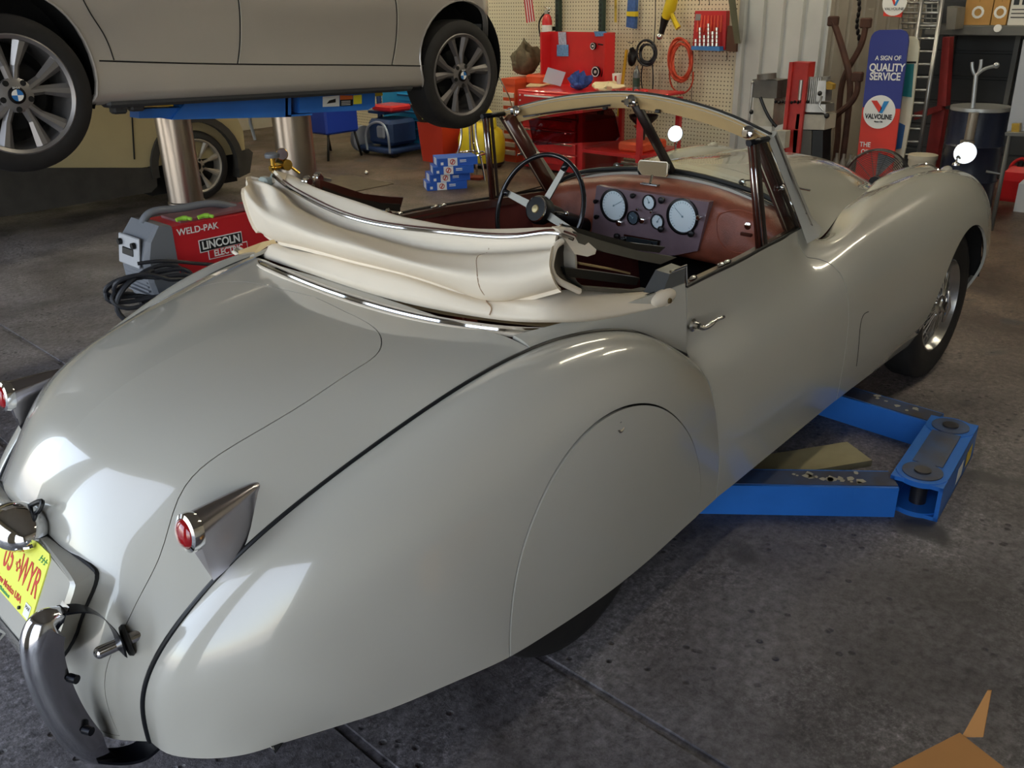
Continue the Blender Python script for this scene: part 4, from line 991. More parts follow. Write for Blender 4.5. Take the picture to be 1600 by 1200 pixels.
# glove box lid with lock
gx = 1.283
gl_ = [(1130, 332), (1192, 352), (1194, 392), (1186, 394), (1124, 376), (1122, 338)]
pts, nn = SDash.ev(spline([SDash.pix(*p) for p in gl_], 6, closed=True)); a = MB(); a.tube([tuple(p+n*.001) for p, n in zip(pts, nn)], .003, 6, loop=True); gb = a.build('glovebox_lid_edge', mat('light_leather_edge', '#95513c', .4), dash)
pts, nn = SDash.ev([SDash.pix(1169, 353)]); a = MB(); a.lathe([(.013, 0), (.013, .004), (.006, .006), (.0001, .006)], pts[0], (-1, 0, .1), 18); a.build('glovebox_lock', CHROME, gb)
pts, nn = SDash.ev([SDash.pix(1167, 367)]); a = MB(); a.box(tuple(pts[0]+nn[0]*.005), (.012, .045, .012), bev=.003); a.build('glovebox_pull', BRN, gb)
# steering wheel
sc_ = Vector((1.02, .325, .902)); ax = Vector((-.93, 0, .37)).normalized()
sc_ = Vector(at(842, 328, 0, 1.02))
SX = Vector((0, 1, 0)); SY = ax.cross(SX).normalized(); SY = -SY if SY.z < 0 else SY
a = MB(); R_ = .212; ring = [sc_+ax*.0+SX*R_*math.cos(t)+SY*R_*math.sin(t) for t in np.linspace(0, 2*PI, 64, endpoint=False)]
a.tube(ring, .0095, 10, loop=True); sw = a.build('steering_wheel', mat('black_wheel_rim', '#17181c', rough=.2, coat=.5), CAR)
tgt = [Vector(at(872, 262, 0, 1.05)), Vector(at(788, 300, 0, 1.02)), Vector(at(893, 362, 0, .98))]
for tg in tgt:
    v = tg-sc_; t = math.atan2(v.dot(SY), v.dot(SX)); dd = SX*math.cos(t)+SY*math.sin(t); nn_ = ax.cross(dd)
    a = MB(); a.hull8([tuple(sc_-ax*.01+dd*.04+nn_*k) for k in (-.015, .015)]+[tuple(sc_-ax*.004+dd*.19+nn_*k) for k in (.012, -.012)], [tuple(sc_-ax*.004+dd*.04+nn_*k) for k in (-.015, .015)]+[tuple(sc_+ax*.002+dd*.19+nn_*k) for k in (.012, -.012)]); a.build('wheel_spoke', mat('brushed_spoke', '#a9a69c', rough=.35, metal=.8), sw)
    a = MB(); a.box((0, 0, 0), (.001, .001, .001)); 
    b = MB(); b.tube([sc_+dd*.175, sc_+dd*.205], .013, 8); b.build('spoke_end', mat('black_wheel_rim', '#17181c'), sw)
a = MB(); a.lathe([(.052, -.03), (.056, 0), (.054, .012), (.046, .020), (.0001, .022)], sc_, ax, 36); hb = a.build('horn_boss', BLACKP, sw)
a = MB(); a.lathe([(.050, .016), (.050, .020), (.046, .022), (.046, .016)], sc_, ax, 36, closed=True); a.build('boss_ring', CHROME, hb)
a = MB(); a.lathe([(.017, .022), (.014, .026), (.0001, .027)], sc_, ax, 20); a.build('boss_emblem', mat('pale_gold', '#cdbb8a', .3, .6), hb)
a = MB(); a.cyl(sc_-ax*.02, sc_-ax*.12, .040, 20, .034); a.cyl(sc_-ax*.12, sc_-ax*.34, .028, 20); a.build('steering_column', BLACKP, sw)
a = MB(); a.tube([sc_-ax*.04, sc_-ax*.05+Vector((0, -.10, .01))], .005, 8); a.sphere(sc_-ax*.05+Vector((0, -.10, .01)), .009, 10, 6); a.build('column_stalk', CHROME, sw)
# cockpit tub
tub = MB()
for s_ in (1, -1):
    P = [(-.05, .56), (.3, .615), (.55, .635), (.86, .615), (1.09, .585), (1.38, .545), (1.6, .50), (2.0, .40)]
    top = [.90, .915, .915, .91, .905, .895, .80, .75]
    vs = [(x, s_*w, z) for (x, w), z in zip(P, top)]+[(x, s_*(w+.01), .50) for x, w in P]+[(x, s_*(w-.02), .29) for x, w in P]; n = len(P)
    tub.add(vs, [(i, i+1, n+i+1, n+i) for i in range(n-1)]+[(n+i, n+i+1, 2*n+i+1, 2*n+i) for i in range(n-1)])
tub.add([(-.05, -.56, .9), (-.05, .56, .9), (-.05, .56, .29), (-.05, -.56, .29)], [(0, 1, 2, 3)]); tub.add([(2.0, -.42, .78), (2.0, .42, .78), (2.0, .42, .29), (2.0, -.42, .29)], [(0, 1, 2, 3)])
tub.build('cockpit_lining', MAROON, CAR)
a = MB(); a.box((1.0, 0, .285), (2.0, 1.2, .02)); a.box((1.35, 0, .36), (1.1, .28, .16), bev=.04); a.build('cockpit_carpet', CARPET, CAR)
# door top rails: brown wood with dark seal, hinge lugs
for s_ in (1, -1):
    P = [(.535, .664, .923), (.66, .656, .925), (.86, .640, .921), (1.09, .608, .914), (1.27, .585, .910), (1.40, .565, .905)]
    a = MB(); a.rings([[(x, s_*(w+.004), z), (x, s_*(w-.024), z), (x, s_*(w-.03), z-.03), (x, s_*(w+.004), z-.03)] for x, w, z in spline(P, 5)]); dr = a.build('door_top_rail', BRN, CAR)
    a = MB(); a.tube([(x, s_*(w+.008), z+.002) for x, w, z in spline(P, 5)], .006, 8); a.build('door_top_seal', RUBBER, dr)
    for q in (.62, .78, .84): 
        p = spline(P, 5); k = min(p, key=lambda r: abs(r[0]-q)); a = MB(); a.sphere((k[0], s_*(k[1]-.01), k[2]+.004), .009, 10, 6, (2.2, 1, 1)); a.build('window_guide', CHROME, dr)
    # grey cap of the door pillar
    a = MB(); a.hull8([(.40, s_*.62, .925), (.53, s_*.615, .925), (.53, s_*.672, .93), (.42, s_*.672, .93)], [(.455, s_*.625, .985), (.535, s_*.622, .985), (.535, s_*.668, .98), (.46, s_*.668, .98)]); pc_ = a.build('pillar_cap', mat('grey_cap', '#6f7274', .35, .5), CAR)
    a = MB(); a.tube([(.462, s_*.668, .986), (.538, s_*.668, .986), (.541, s_*.672, .93)], .004, 8); a.build('cap_edge', CHROME, pc_)
# seats
SEATL = mat('dark_red_leather', '#7d3c30', rough=.4, noise=.25, nscale=8)
for s_ in (1, -1):
    a = MB(); a.box((.62, s_*.29, .43), (.46, .46, .16), bev=.05); a.box((.36, s_*.29, .66), (.13, .46, .46), rot=(0, math.radians(-12), 0), bev=.05); a.build('seat', SEATL, CAR)

# ------------------------------------------------------------------ folded hood
CREAM = mat('cream_hood_cloth', '#e6dbc9', rough=.85, noise=.05, nscale=4, bump=.2, bscale=1000)
def railx(y): return -.135+.14*(abs(y)/.62)**2.4
def headx(y): return .045+.085*(abs(y)/.62)**2
def on_x(px, py, fx):
    """the point at this pixel whose x follows the profile fx(y)"""
    v = ray(px, py); lo, hi = .8, 5.
    g = lambda t: (CAM[0]+t*v[0])-fx(CAM[1]+t*v[1])
    t = lo; best = None
    prev = g(t)
    while t < hi:
        t2 = t+.02; cur = g(t2)
        if prev <= 0 <= cur:
            for _ in range(30):
                m = (t+t2)/2
                if g(m) < 0: t = m
                else: t2 = m
            q = CAM+v*t
            if abs(q[1]) < .95: return tuple(q)
        prev = cur; t = t2
    return tuple(CAM+v*3)
rows = [
 ([(430,267),(455,273),(483,288),(535,307),(583,323),(620,336),(660,345),(752,358),(844,356),(880,356)], lambda y: headx(y)+.055),
 ([(428,270),(450,281),(478,297),(522,317),(568,333),(607,344),(650,351),(740,362),(830,362),(876,360)], lambda y: headx(y)+.022),
 ([(427,276),(445,291),(473,308),(513,328),(557,344),(597,353),(640,359),(730,368),(817,370),(872,367)], headx),
 ([(430,286),(450,305),(475,325),(515,343),(560,356),(600,366),(645,376),(735,386),(815,384),(870,381)], lambda y: headx(y)-.004),
 ([(398,281),(425,290),(450,313),(500,343),(550,362),(595,374),(640,386),(730,397),(812,395),(866,390)], lambda y: headx(y)-.05),
 ([(384,292),(405,310),(435,330),(490,355),(545,372),(590,386),(638,400),(728,415),(808,415),(862,403)], lambda y: railx(y)+.035),
 ([(383,312),(408,335),(440,352),(492,372),(545,386),(590,398),(640,412),(728,434),(806,440),(862,426)], lambda y: railx(y)+.0),
 ([(394,345),(415,360),(445,368),(495,383),(548,397),(592,408),(640,421),(726,448),(800,458),(868,440)], lambda y: railx(y)+.012),
 ([(410,362),(428,374),(450,381),(500,393),(550,407),(595,418),(640,430),(722,458),(795,470),(876,450)], lambda y: railx(y)+.055),
]
net = [[on_x(px, py, fx) for px, py in r] for r, fx in rows]
# lined front face hanging into the cockpit
net = [[(p[0]+.05, p[1], p[2]-.13) for p in net[0]], [(p[0]+.035, p[1], p[2]-.05) for p in net[0]]]+net
Hs = Surf(net); q = Hs.ev([(Hs.ku[-1]*.65, Hs.kv[-1]*.5)])[1][0]; Hs.flip = q[0] > 0
hood = Hs.patch('folded_hood', CREAM, CAR, None, step=.02, thick=.01)[0]
# lower roll lying on the deck
rows = [
 ([(400,398),(440,413),(482,427),(560,453),(640,475),(720,491),(800,502),(860,504),(930,501),(1000,488),(1040,479)], lambda y: railx(y)+.012),
 ([(401,393),(440,406),(488,419),(562,442),(640,462),(720,481),(800,494),(860,498),(935,495),(1000,485),(1045,477)], lambda y: railx(y)+.004),
 ([(405,392),(443,400),(495,416),(563,434),(640,452),(720,473),(800,488),(860,492),(940,489),(1000,482),(1052,472)], lambda y: railx(y)+.012),
 ([(412,384),(445,391),(500,405),(560,420),(640,439),(715,462),(785,477),(850,482),(930,480),(995,472),(1052,464)], lambda y: railx(y)+.03),
 ([(428,378),(450,384),(505,396),(560,410),(640,430),(712,454),(775,466),(845,470),(915,466),(985,462),(1044,456)], lambda y: railx(y)+.07),
 ([(440,370),(460,375),(515,388),(570,400),(645,420),(715,442),(780,454),(850,455),(905,452),(980,456),(1035,452)], lambda y: railx(y)+.13),
]
def side_fx(fx):
    # past the corner of the deck the roll runs forward along the quarter
    def f(px, py, k): 
        if px < 840: return on_x(px, py, fx)
        y = np.interp(px, [840, 930, 1000, 1052], [-.60, -.645, -.66, -.668])+k
        return Pt(px, py, y)
    return f
net2 = []
for j, (r, fx) in enumerate(rows):
    f = side_fx(fx); net2.append([f(px, py, [-.0, -.012, -.01, .0, .02, .05][j]) for px, py in r])
Hl = Surf(net2); q = Hl.ev([(Hl.ku[-1]*.4, Hl.kv[-1]*.4)])[1][0]; Hl.flip = q[0] > 0
Hl.patch('hood_lower_roll', CREAM, hood, None, step=.02, thick=.01)
# rounded end of the roll against the door pillar, with its press stud
c = Vector(Pt(1036, 465, -.668)); a = MB(); a.sphere(tuple(c), .030, 20, 12, (1.9, .62, .80)); er = a.build('hood_roll_end', CREAM, hood)
a = MB(); c2_ = Vector(Pt(1046, 470, -.688)); a.lathe([(.008, 0), (.007, .004), (.0001, .005)], c2_, (0, -1, .1), 14); a.build('press_stud', mat('bronze_stud', '#7d6a48', .35, .8), er)
# seams
def seam(S_, pts, name, m, r=.0016, off=.001, par=None):
    P, N = S_.ev(spline([S_.pix(*p) for p in pts], 6)); a = MB(); a.tube([tuple(p+n*off) for p, n in zip(P, N)], r, 6); return a.build(name, m, par or hood)
STITCH = mat('brown_stitch', '#9c8268', .8)
seam(Hs, [(764, 386), (750, 398), (745, 420), (748, 445), (757, 461)], 'cloth_seam', STITCH)
seam(Hl, [(767, 466), (766, 478), (765, 492)], 'cloth_seam', STITCH)
# bright strip along the folded header
P = [on_x(px, py, lambda y: headx(y)-.003) for px, py in [(427,275),(445,290),(473,307),(513,327),(557,343),(597,352),(640,358),(730,367),(817,369),(874,366),(896,374)]]
a = MB(); a.tube(spline(P, 6), .0045, 8); a.build('hood_chrome_strip', CHROME, hood)
a = MB(); a.tube([(x+.012, y, z+.006) for x, y, z in spline(P, 6)], .0025, 6); a.build('header_welt', BRN, hood)
a = MB(); c = Vector(P[0]); a.box(tuple(c+Vector((-.02, .02, -.02))), (.035, .05, .035), bev=.008); a.build('header_corner_cap', mat('grey_green_cap', '#a9b3ae', .4), hood)
# rail round the deck behind the hood: chrome with cream beads either side
rp = [(370,388),(385,398),(410,410),(480,440),(560,468),(640,490),(720,505),(800,514),(862,515)]
def on_deck(px, py, up=.004):
    v = ray(px, py); z = .95
    for _ in range(12):
        t = (z-CAM[2])/v[2]; q = CAM+v*t; z = float(np.interp(abs(q[1]), [0, .2, .36, .48, .56, .625, .70], [.955, .953, .948, .942, .93, .905, .87]))+up
    return tuple(q)
R0 = spline([on_deck(*p) for p in rp], 8)
a = MB(); a.tube([(x, y, z-.004) for x, y, z in R0], .0075, 8); dk = a.build('deck_rail', CHROME, CAR)
a = MB(); a.tube([(x-.014, y, z-.010) for x, y, z in R0], .007, 8); a.build('cream_bead', CREAM, dk)
a = MB(); a.tube([(x+.012, y, z-.004) for x, y, z in R0], .007, 8); a.build('cream_bead', CREAM, dk)
for s_ in (1,):
    a = MB(); a.tube(spline([(-.02, s_*.60, .925), (.05, s_*.618, .938), (.15, s_*.636, .941), (.33, s_*.662, .943), (.45, s_*.674, .943)], 6), .004, 8); a.build('quarter_bead', BRN, dk)
# hood well cover under the roll
a = MB(); pts = [(railx(y)+.03, y, .935) for y in np.linspace(-.6, .6, 15)]+[(.30, .62, .90), (.30, -.62, .90)]
a.add(pts, [tuple(range(len(pts)))]); a.build('hood_well', TAN2, CAR)
# left rear corner of cream cloth on the deck
a = MB(); q = [Pt(372, 392, .70), Pt(410, 378, .66), Pt(428, 374, .62), Pt(438, 388, .56), Pt(448, 405, .50), Pt(430, 404, .56), Pt(395, 397, .66)]
a.hull8([(x, y, z-.012) for x, y, z in q], q); a.build('hood_corner_flap', TAN2, hood)
# right end: the open fold, its lip and the flap
DK = mat('dark_hood_inside', '#4a443b', .8)
lip = [Pt(878, 377, -.585), Pt(868, 385, -.59), Pt(863, 400, -.60), Pt(861, 420, -.61), Pt(868, 434, -.615), Pt(884, 445, -.62), Pt(905, 455, -.62)]
a = MB(); a.tube(spline(lip, 6), .008, 8); a.build('fold_lip', CREAM, hood)
a = MB(); L2 = [(p[0]+.02, p[1]+.01, p[2]) for p in lip]; L3 = [tuple(Vector(Pt(905, 395+i*10, -.50)) + Vector((.1, .1, 0))) for i in range(len(lip))]
n = len(lip); a.add(L2+L3, [(i, i+1, n+i+1, n+i) for i in range(n-1)], True); a.build('fold_lining', DK, hood)
fl = [Pt(872, 358, -.575), Pt(893, 356, -.575), Pt(905, 366, -.58), Pt(932, 390, -.59), Pt(930, 397, -.59), Pt(918, 401, -.59), Pt(898, 397, -.59), Pt(886, 379, -.58)]
a = MB(); a.hull8([(x+.01, y+.03, z) for x, y, z in fl], fl); a.build('hood_end_flap', CREAM, hood)
# folded frame: cant rails and bows
GRY = mat('weatherstrip_grey', '#5a564c', .6, noise=.2)
def rail(pts_t, pts_b, y, m, name, s_=1, dy=.03):
    T_ = [Pt(*p, -y) for p in pts_t]; B_ = [Pt(*p, -y) for p in pts_b]
    a = MB(); a.rings([[(t[0], s_*t[1], t[2]), (b[0], s_*b[1], b[2]), (b[0], s_*(b[1]+dy), b[2]), (t[0], s_*(t[1]+dy), t[2])] for t, b in zip(T_, B_)], smooth=False); return a.build(name, m, hood)
rail([(888, 352), (930, 364), (990, 380), (1040, 386)], [(896, 362), (930, 374), (985, 390), (1030, 395)], .57, mat('black_frame', '#26241f', .5), 'frame_rail')
rail([(898, 362), (940, 376), (1000, 393), (1058, 402)], [(905, 380), (945, 394), (1000, 407), (1032, 413)], .585, GRY, 'frame_weatherstrip')
rail([(882, 418), (930, 424), (1000, 434)], [(885, 432), (930, 438), (995, 446)], .56, mat('black_frame', '#26241f', .5), 'frame_rail')
rail([(896, 436), (912, 448), (1000, 455), (1016, 452)], [(902, 440), (918, 454), (1000, 461), (1022, 458)], .615, GRY, 'frame_rail')
rail([(905, 410), (960, 420), (985, 426)], [(905, 413), (960, 423), (985, 429)], .50, TAN2, 'frame_tape')
# left frame rail in brown wood with chrome joints
LT = [Pt(492, 279, .60), Pt(520, 288, .60), Pt(560, 301, .60), Pt(600, 306, .60), Pt(622, 307, .60)]; LB = [Pt(492, 293, .60), Pt(520, 304, .60), Pt(560, 314, .60), Pt(600, 322, .60), Pt(618, 322, .60)]
a = MB(); a.rings([[t, b, (b[0], b[1]-.03, b[2]), (t[0], t[1]-.03, t[2])] for t, b in zip(LT, LB)]); a.build('frame_rail', BRN, hood)
LB2 = [Pt(500, 299, .585), Pt(540, 315, .585), Pt(590, 326, .585), Pt(620, 330, .585)]; LT2 = [Pt(500, 291, .585), Pt(540, 306, .585), Pt(590, 316, .585), Pt(620, 318, .585)]
a = MB(); a.rings([[t, b, (b[0], b[1]-.02, b[2]), (t[0], t[1]-.02, t[2])] for t, b in zip(LT2, LB2)]); a.build('frame_rail', mat('black_frame', '#26241f', .5), hood)
for px, py, y in ((480, 284, .60), (573, 312, .59), (605, 334, .56), (497, 278, .61)):
    c = Vector(Pt(px, py, y)); a = MB(); a.box(tuple(c), (.025, .02, .04), bev=.006); a.cyl(c+Vector((0, -.015, 0)), c+Vector((0, .015, 0)), .012, 12); a.tube([c, c+Vector((.05, -.0, -.015))], .006, 8); a.build('frame_joint', CHROME, hood)

# ================================================================== the other cars and the lifts
SILV = mat('taupe_silver_paint', '#a8a29c', rough=.26, metal=.2, coat=.8)
SILV_D = mat('dark_sill_plastic', '#3a3b3d', rough=.5)
ALLOY = mat('grey_alloy', '#8e8b8b', rough=.35, metal=.7)
GLD = mat('dark_car_glass', '#0c0e10', rough=.05, coat=1.)
# saloon on the lift: built along its own x from the rear axle, then stood at the height and slope of the lift arms
YB = 2.40
pr = Vector(at(28, 149, 1, YB+.02)); pf = Vector(at(725, 118, 1, YB+.02))
tilt = math.atan2(pf.z-pr.z, pf.x-pr.x); WB = math.hypot(pf.x-pr.x, pf.z-pr.z)
SAL = thing('silver_saloon', 'silver saloon car raised on the blue lift with both near wheels hanging', 'car', (pr.x, YB, pr.z), rot=(0, -tilt, 0))
SM = Matrix.Translation((pr.x, YB, pr.z)) @ Matrix.Rotation(-tilt, 4, 'Y'); SMi = SM.inverted()
bpy.context.view_layer.update()
# side: rows along the length, columns from sill up; (x, inset, z) about the axle height
def prof(x):
    tuck = .42*max(0, (x-WB-.12)/.42)**2+.10*max(0, (-.45-x)/.7)**2
    return [(x, .09+tuck, -.065), (x, .035+tuck, -.04), (x, .025+tuck, .01), (x, .035+tuck, .12), (x, .03+tuck, .28), (x, .02+tuck, .42), (x, .06+tuck, .56), (x, .12+tuck, .66)]
net = [prof(x) for x in (-1.0, -.8, -.45, 0, .5, 1.0, 1.5, 2.0, 2.4, WB, WB+.2, WB+.35, WB+.50)]
Ss = Surf(net); Ss.flip = Ss.ev([(1.5, .3)])[1][0][1] > 0
def sloc(px, py):
    """pixel to the saloon's side surface"""
    o = SMi @ Vector(CAM); d = (SMi.to_3x3() @ Vector(ray(px, py))); l, n, i, dd = Ss.bvh.ray_cast(o, d)
    if l is None:
        t = (-.0-o.y)/d.y; l = o+d*t; return Ss.near(l)
    return Ss._uv(l, i)
def sxz(x, z):
    l, n, i, d = Ss.bvh.ray_cast(Vector((x, -1, z)), Vector((0, 1, 0)));
    return Ss._uv(l, i) if l is not None else Ss.near((x, .05, z))
US, VS_ = Ss.ku[-1], Ss.kv[-1]
def arch_uv(cx, r, zb):
    P = []
    for k in range(25):
        a = math.radians(-26+k*232/24); P.append(sxz(cx+r*math.cos(a), zb+r*math.sin(a)))
    return P
ar = arch_uv(0, .36, .085); af = arch_uv(WB, .36, .085)
low = [(ar[0][0], 0)]; 
outer = [(0, 0), (ar[-1][0], 0)]+ar[::-1]+[(ar[0][0], 0), (af[-1][0], 0)]+af[::-1]+[(af[0][0], 0), (US, 0), (US, VS_), (0, VS_)]
body = Ss.patch('body_side', SILV, SAL, outer, step=.04, thick=.03)[0]
def gap(pts, r=.003, m=None, nm='door_gap'):
    P, N = Ss.ev(spline([sloc(*p) for p in pts], 6)); a = MB(); a.tube([tuple(p+n*.0005) for p, n in zip(P, N)], r, 6); return a.build(nm, m or DARK, body)
gap([(128, -4), (142, 22), (160, 50), (172, 76), (178, 94)]); gap([(372, -2), (375, 40), (374, 75), (371, 100)]); gap([(617, -4), (620, 25), (619, 55), (616, 80), (612, 102)])
gap([(155, 95), (300, 99), (450, 101), (600, 102), (662, 103)], .004)
LINE = mat('pale_edge', '#c9c6c2', .3, .4)
gap([(374, 0), (377, 40), (376, 75), (373, 100)], .002, LINE, 'door_edge'); gap([(619, -4), (622, 25), (621, 55), (618, 80), (614, 100)], .002, LINE, 'door_edge')
# arch lips
for A_ in (ar, af):
    P, N = Ss.ev(A_); a = MB(); a.tube([tuple(p+n*.001) for p, n in zip(P, N)], .006, 6); a.build('arch_lip', SILV, body)
# dark lower strip of the sill and underside
a = MB(); a.box((WB/2, .10, -.055), (WB-.80, .10, .05), bev=.015); a.build('sill_strip', SILV_D, SAL)
a = MB(); a.box((WB/2, .95, -.03), (WB+1.0, 1.4, .06)); a.box((0, .65, .26), (.78, .7, .42)); a.box((WB, .65, .26), (.78, .7, .42)); a.build('underbody', DARK, SAL)
# hull behind the side: tail, nose, roof and glass
def sec(x, zt, w0=.12): return [(x, w0, -.03), (x, w0-.04, .2), (x, w0-.04, .5), (x, w0+.02, zt+.1), (x, 1.78-w0, zt+.1), (x, 1.84-w0, .5), (x, 1.84-w0, .2), (x, 1.78-w0, -.03)]
a = MB(); a.rings([sec(-1.02, .5, .24), sec(-.9, .56, .16), sec(-.45, .60, .13)]); a.build('tail_panel', SILV, SAL)
a = MB(); a.rings([sec(WB+.30, .46, .20), sec(WB+.46, .40, .42), sec(WB+.62, .30, .6)]); a.build('nose_panel', SILV, SAL)
a = MB(); a.box((1.25, .9, .675), (3.6, 1.5, .03)); a.rings([[(x, w, z+.1) for w, z in ((.14, .57), (.30+k, .57+h), (1.5-k, .57+h), (1.66, .57))] for x, h, k in ((-.55, .02, 0), (.05, .44, .05), (.9, .52, .06), (1.5, .50, .06), (2.35, .02, 0))]); a.build('cabin_roof', GLD, SAL)
for cx_ in (0, WB):
    a = MB(); arc = [(cx_+.375*math.cos(t), .085+.375*math.sin(t)) for t in np.linspace(-.45, PI+.45, 30)]
    a.rings([[(x, y, z) for x, z in arc] for y in (.055, .34)], close=False, caps=False); a.build('wheel_arch_liner', DARK, SAL)
# head lamp edge
a = MB(); a.hull8([(WB+.26, .10, .36), (WB+.47, .37, .34), (WB+.46, .37, .46), (WB+.16, .07, .54)], [(WB+.26, .15, .36), (WB+.45, .42, .34), (WB+.44, .42, .46), (WB+.16, .12, .54)]); a.build('headlamp', LENS, SAL)
# jack pads below the sill
for px, py in ((184, 166), (211, 162)):
    o = SMi @ Vector(at(px, py, 1, YB+.12)); a = MB(); a.box(tuple(o), (.07, .06, .07), bev=.01); a.build('jacking_block', SILV_D, SAL)
def alloy_wheel(name, parent, c, R, r, spokes, s_, mt, label=None, twist=0., pair=.11, yw=.2, logo=False):
    c = Vector(c); ty = MB(); w = yw/2
    ty.lathe([(r*.98, -w+.012), (r*1.06, -w), (R*.93, -w+.006), (R*.985, -w+.02), (R, -w+.045), (R, w-.045), (R*.985, w-.02), (R*.93, w-.006), (r*1.06, w), (r*.98, w-.012)], c, (0, -1, 0), 72, closed=True)
    for q in (-.03, 0, .03): pass
    t_ = ty.build('tyre', TYRE, parent)
    rm = MB(); f = w-.012
    rm.lathe([(r*.98, -w+.02), (r*.98, f-.004), (r*1.03, f+.006), (r*1.0, f+.010), (r*.94, f+.002), (r*.90, f-.05), (r*.88, -w+.03)], c, (0, -1, 0), 64, closed=True)
    rim = rm.build('wheel_rim', mt, t_)
    bk = MB(); bk.lathe([(r*.9, -w+.03), (.0001, -w+.03)], c, (0, -1, 0), 40); bk.lathe([(r*.62, f-.09), (r*.62, f-.08), (r*.2, f-.08)], c, (0, -1, 0), 40); bk.build('brake', DARK, rim)
    sp = MB()
    for k in range(spokes):
        base = PI/2+twist+2*PI*k/spokes
        for q in ((-1, 1) if pair else (0,)):
            a0 = base+q*pair*.55; a1 = base+q*pair*1.6; w0, w1 = (.021, .034) if pair else (.016, .034)
            sc = R/.33
            def pt(rr, aa, off, yy): return (c.x+rr*math.cos(aa)-off*math.sin(aa), c.y-yy, c.z+rr*math.sin(aa)+off*math.cos(aa))
            r0, r1 = r*.2, r*.93
            sp.rings([[pt(rr, aa, -ww*sc, y0), pt(rr, aa, -ww*sc*.35, y1), pt(rr, aa, ww*sc*.35, y1), pt(rr, aa, ww*sc, y0), pt(rr, aa, 0, y0-.02)] for rr, aa, ww, y0, y1 in ((r0, a0, w0, f-.02, f-.002), (r*.5, (a0+a1)/2, w0*.9, f-.022, f-.006), (r1, a1, w1, f-.012, f+.004))], smooth=False)
    sp.lathe([(r*.30, f-.03), (r*.30, f-.006), (r*.24, f+.0), (r*.12, f+.002)], c, (0, -1, 0), 30)
    sp.build('wheel_spokes', mt, rim)
    n5 = MB()
    for k in range(5):
        aa = PI/2+twist+2*PI*(k+.5)/5; q = c+Vector((math.cos(aa)*r*.245, -f-.001, math.sin(aa)*r*.245)); n5.cyl(q, q+Vector((0, .014, 0)), .013, 10)
    n5.build('wheel_bolts', DARK, rim)
    hb = MB(); hb.lathe([(r*.15, f-.004), (r*.15, f+.006), (r*.12, f+.009), (.0001, f+.010)], c, (0, -1, 0), 24); cap = hb.build('hub_cap', GLN, rim)
    if logo:
        lg = MB()
        for k in range(4):
            lg.use(k % 2); rr = r*.10; pts = [c+Vector((0, -f-.0115, 0))]+[c+Vector((rr*math.cos(t), -f-.0115, rr*math.sin(t))) for t in np.linspace(k*PI/2, (k+1)*PI/2, 7)]
            lg.add(pts, [tuple(range(len(pts)))])
        lg.build('hub_roundel', [mat('roundel_blue', '#2f74b8', .3), WHITE], cap, weld=False)
        textmesh('roundel_letters', 'BMW', WHITE, cap, r*.055, tuple(c+Vector((0, -f-.012, r*.125))), (1, 0, 0), (0, 0, 1), .0003)
    return t_
alloy_wheel('wheel', SAL, (0, .13, 0), .335, .248, 5, 1, ALLOY, twist=0.0, pair=.17, yw=.215, logo=True)
alloy_wheel('wheel', SAL, (WB, .13, 0), .335, .248, 5, 1, mat('dusty_alloy', '#6f6b6b', .45, .6), twist=.1, pair=.17, yw=.215, logo=True)
# ---- lift holding the saloon
BLUE = mat('lift_blue', '#2a6fc8', rough=.35, noise=.12, nscale=6)
STEEL = mat('polished_ram', '#b6aa9c', rough=.30, metal=1.)
DSTEEL = mat('dark_steel', '#4c4a4c', rough=.4, metal=.8, noise=.3)
YLB = mat('yellow_rubber', '#d8b93a', rough=.5)
LIFT = thing('vehicle_lift', 'blue two-ram lift raised under the silver saloon', 'lift', (1.3, 2.9, 0))
LX = (1.3, 2.9, 0)
def L_(p): return tuple(Vector(p)-Vector(LX))
zt = at(272, 180, 1, 2.9)[2]+.02
for px in (272, 457):
    p = at(px, 200, 1, 2.9); k = abs(at(px+28, 200, 1, 2.9)[0]-at(px-28, 200, 1, 2.9)[0])/2*.92
    a = MB(); x_ = p[0]; a.cyl(L_((x_, 2.9, 0)), L_((x_, 2.9, zt-.01 if px < 300 else zt-.03)), k, 40); a.lathe([(k+.001, .62), (k+.006, .625), (k+.006, .635), (k+.001, .64)], L_((x_, 2.9, 0)), (0, 0, 1), 40); a.build('lift_ram', STEEL, LIFT)
yA = 2.56
def lp(px, py, y=yA): return L_(at(px, py, 1, y))
def beam(front, th, name, m=BLUE, y=yA, par=None, dz=0.):
    a = MB(); f = [Vector(lp(*p, y)) for p in front]; a.hull8([tuple(p) for p in f], [tuple(p+Vector((0, th, dz))) for p in f]); return a.build(name, m, par or LIFT)
arm = beam([(268, 187), (450, 183), (450, 146), (300, 149)], .13, 'swing_arm')
beam([(217, 185), (272, 184), (298, 168), (217, 170)], .10, 'arm_extension', par=arm, y=yA+.02)
b = beam([(228, 167), (271, 166), (271, 158), (228, 158)], .09, 'yellow_pad', YLB, par=arm); 
yk = beam([(446, 183), (455, 183), (455, 147), (446, 146)], .15, 'yoke_plate')
for f_ in ([(446, 183), (488, 180), (488, 177), (446, 180)], [(446, 146), (488, 142), (488, 139), (446, 142)]): beam(f_, .15, 'yoke_plate', par=yk)
am2 = beam([(468, 177), (575, 172), (586, 166), (586, 146), (575, 141), (468, 144)], .12, 'swing_arm')
for px, py in ((475, 141), (560, 137)):
    c = Vector(lp(px, py)); a = MB(); a.cyl(c+Vector((0, .05, -.012)), c+Vector((0, .05, .018)), .06, 24); a.build('lift_pad', DSTEEL, am2)
c = Vector(lp(596, 147)); a = MB(); a.box(tuple(c+Vector((0, .05, 0))), (.06, .05, .025)); a.build('yellow_tag', YLB, am2)
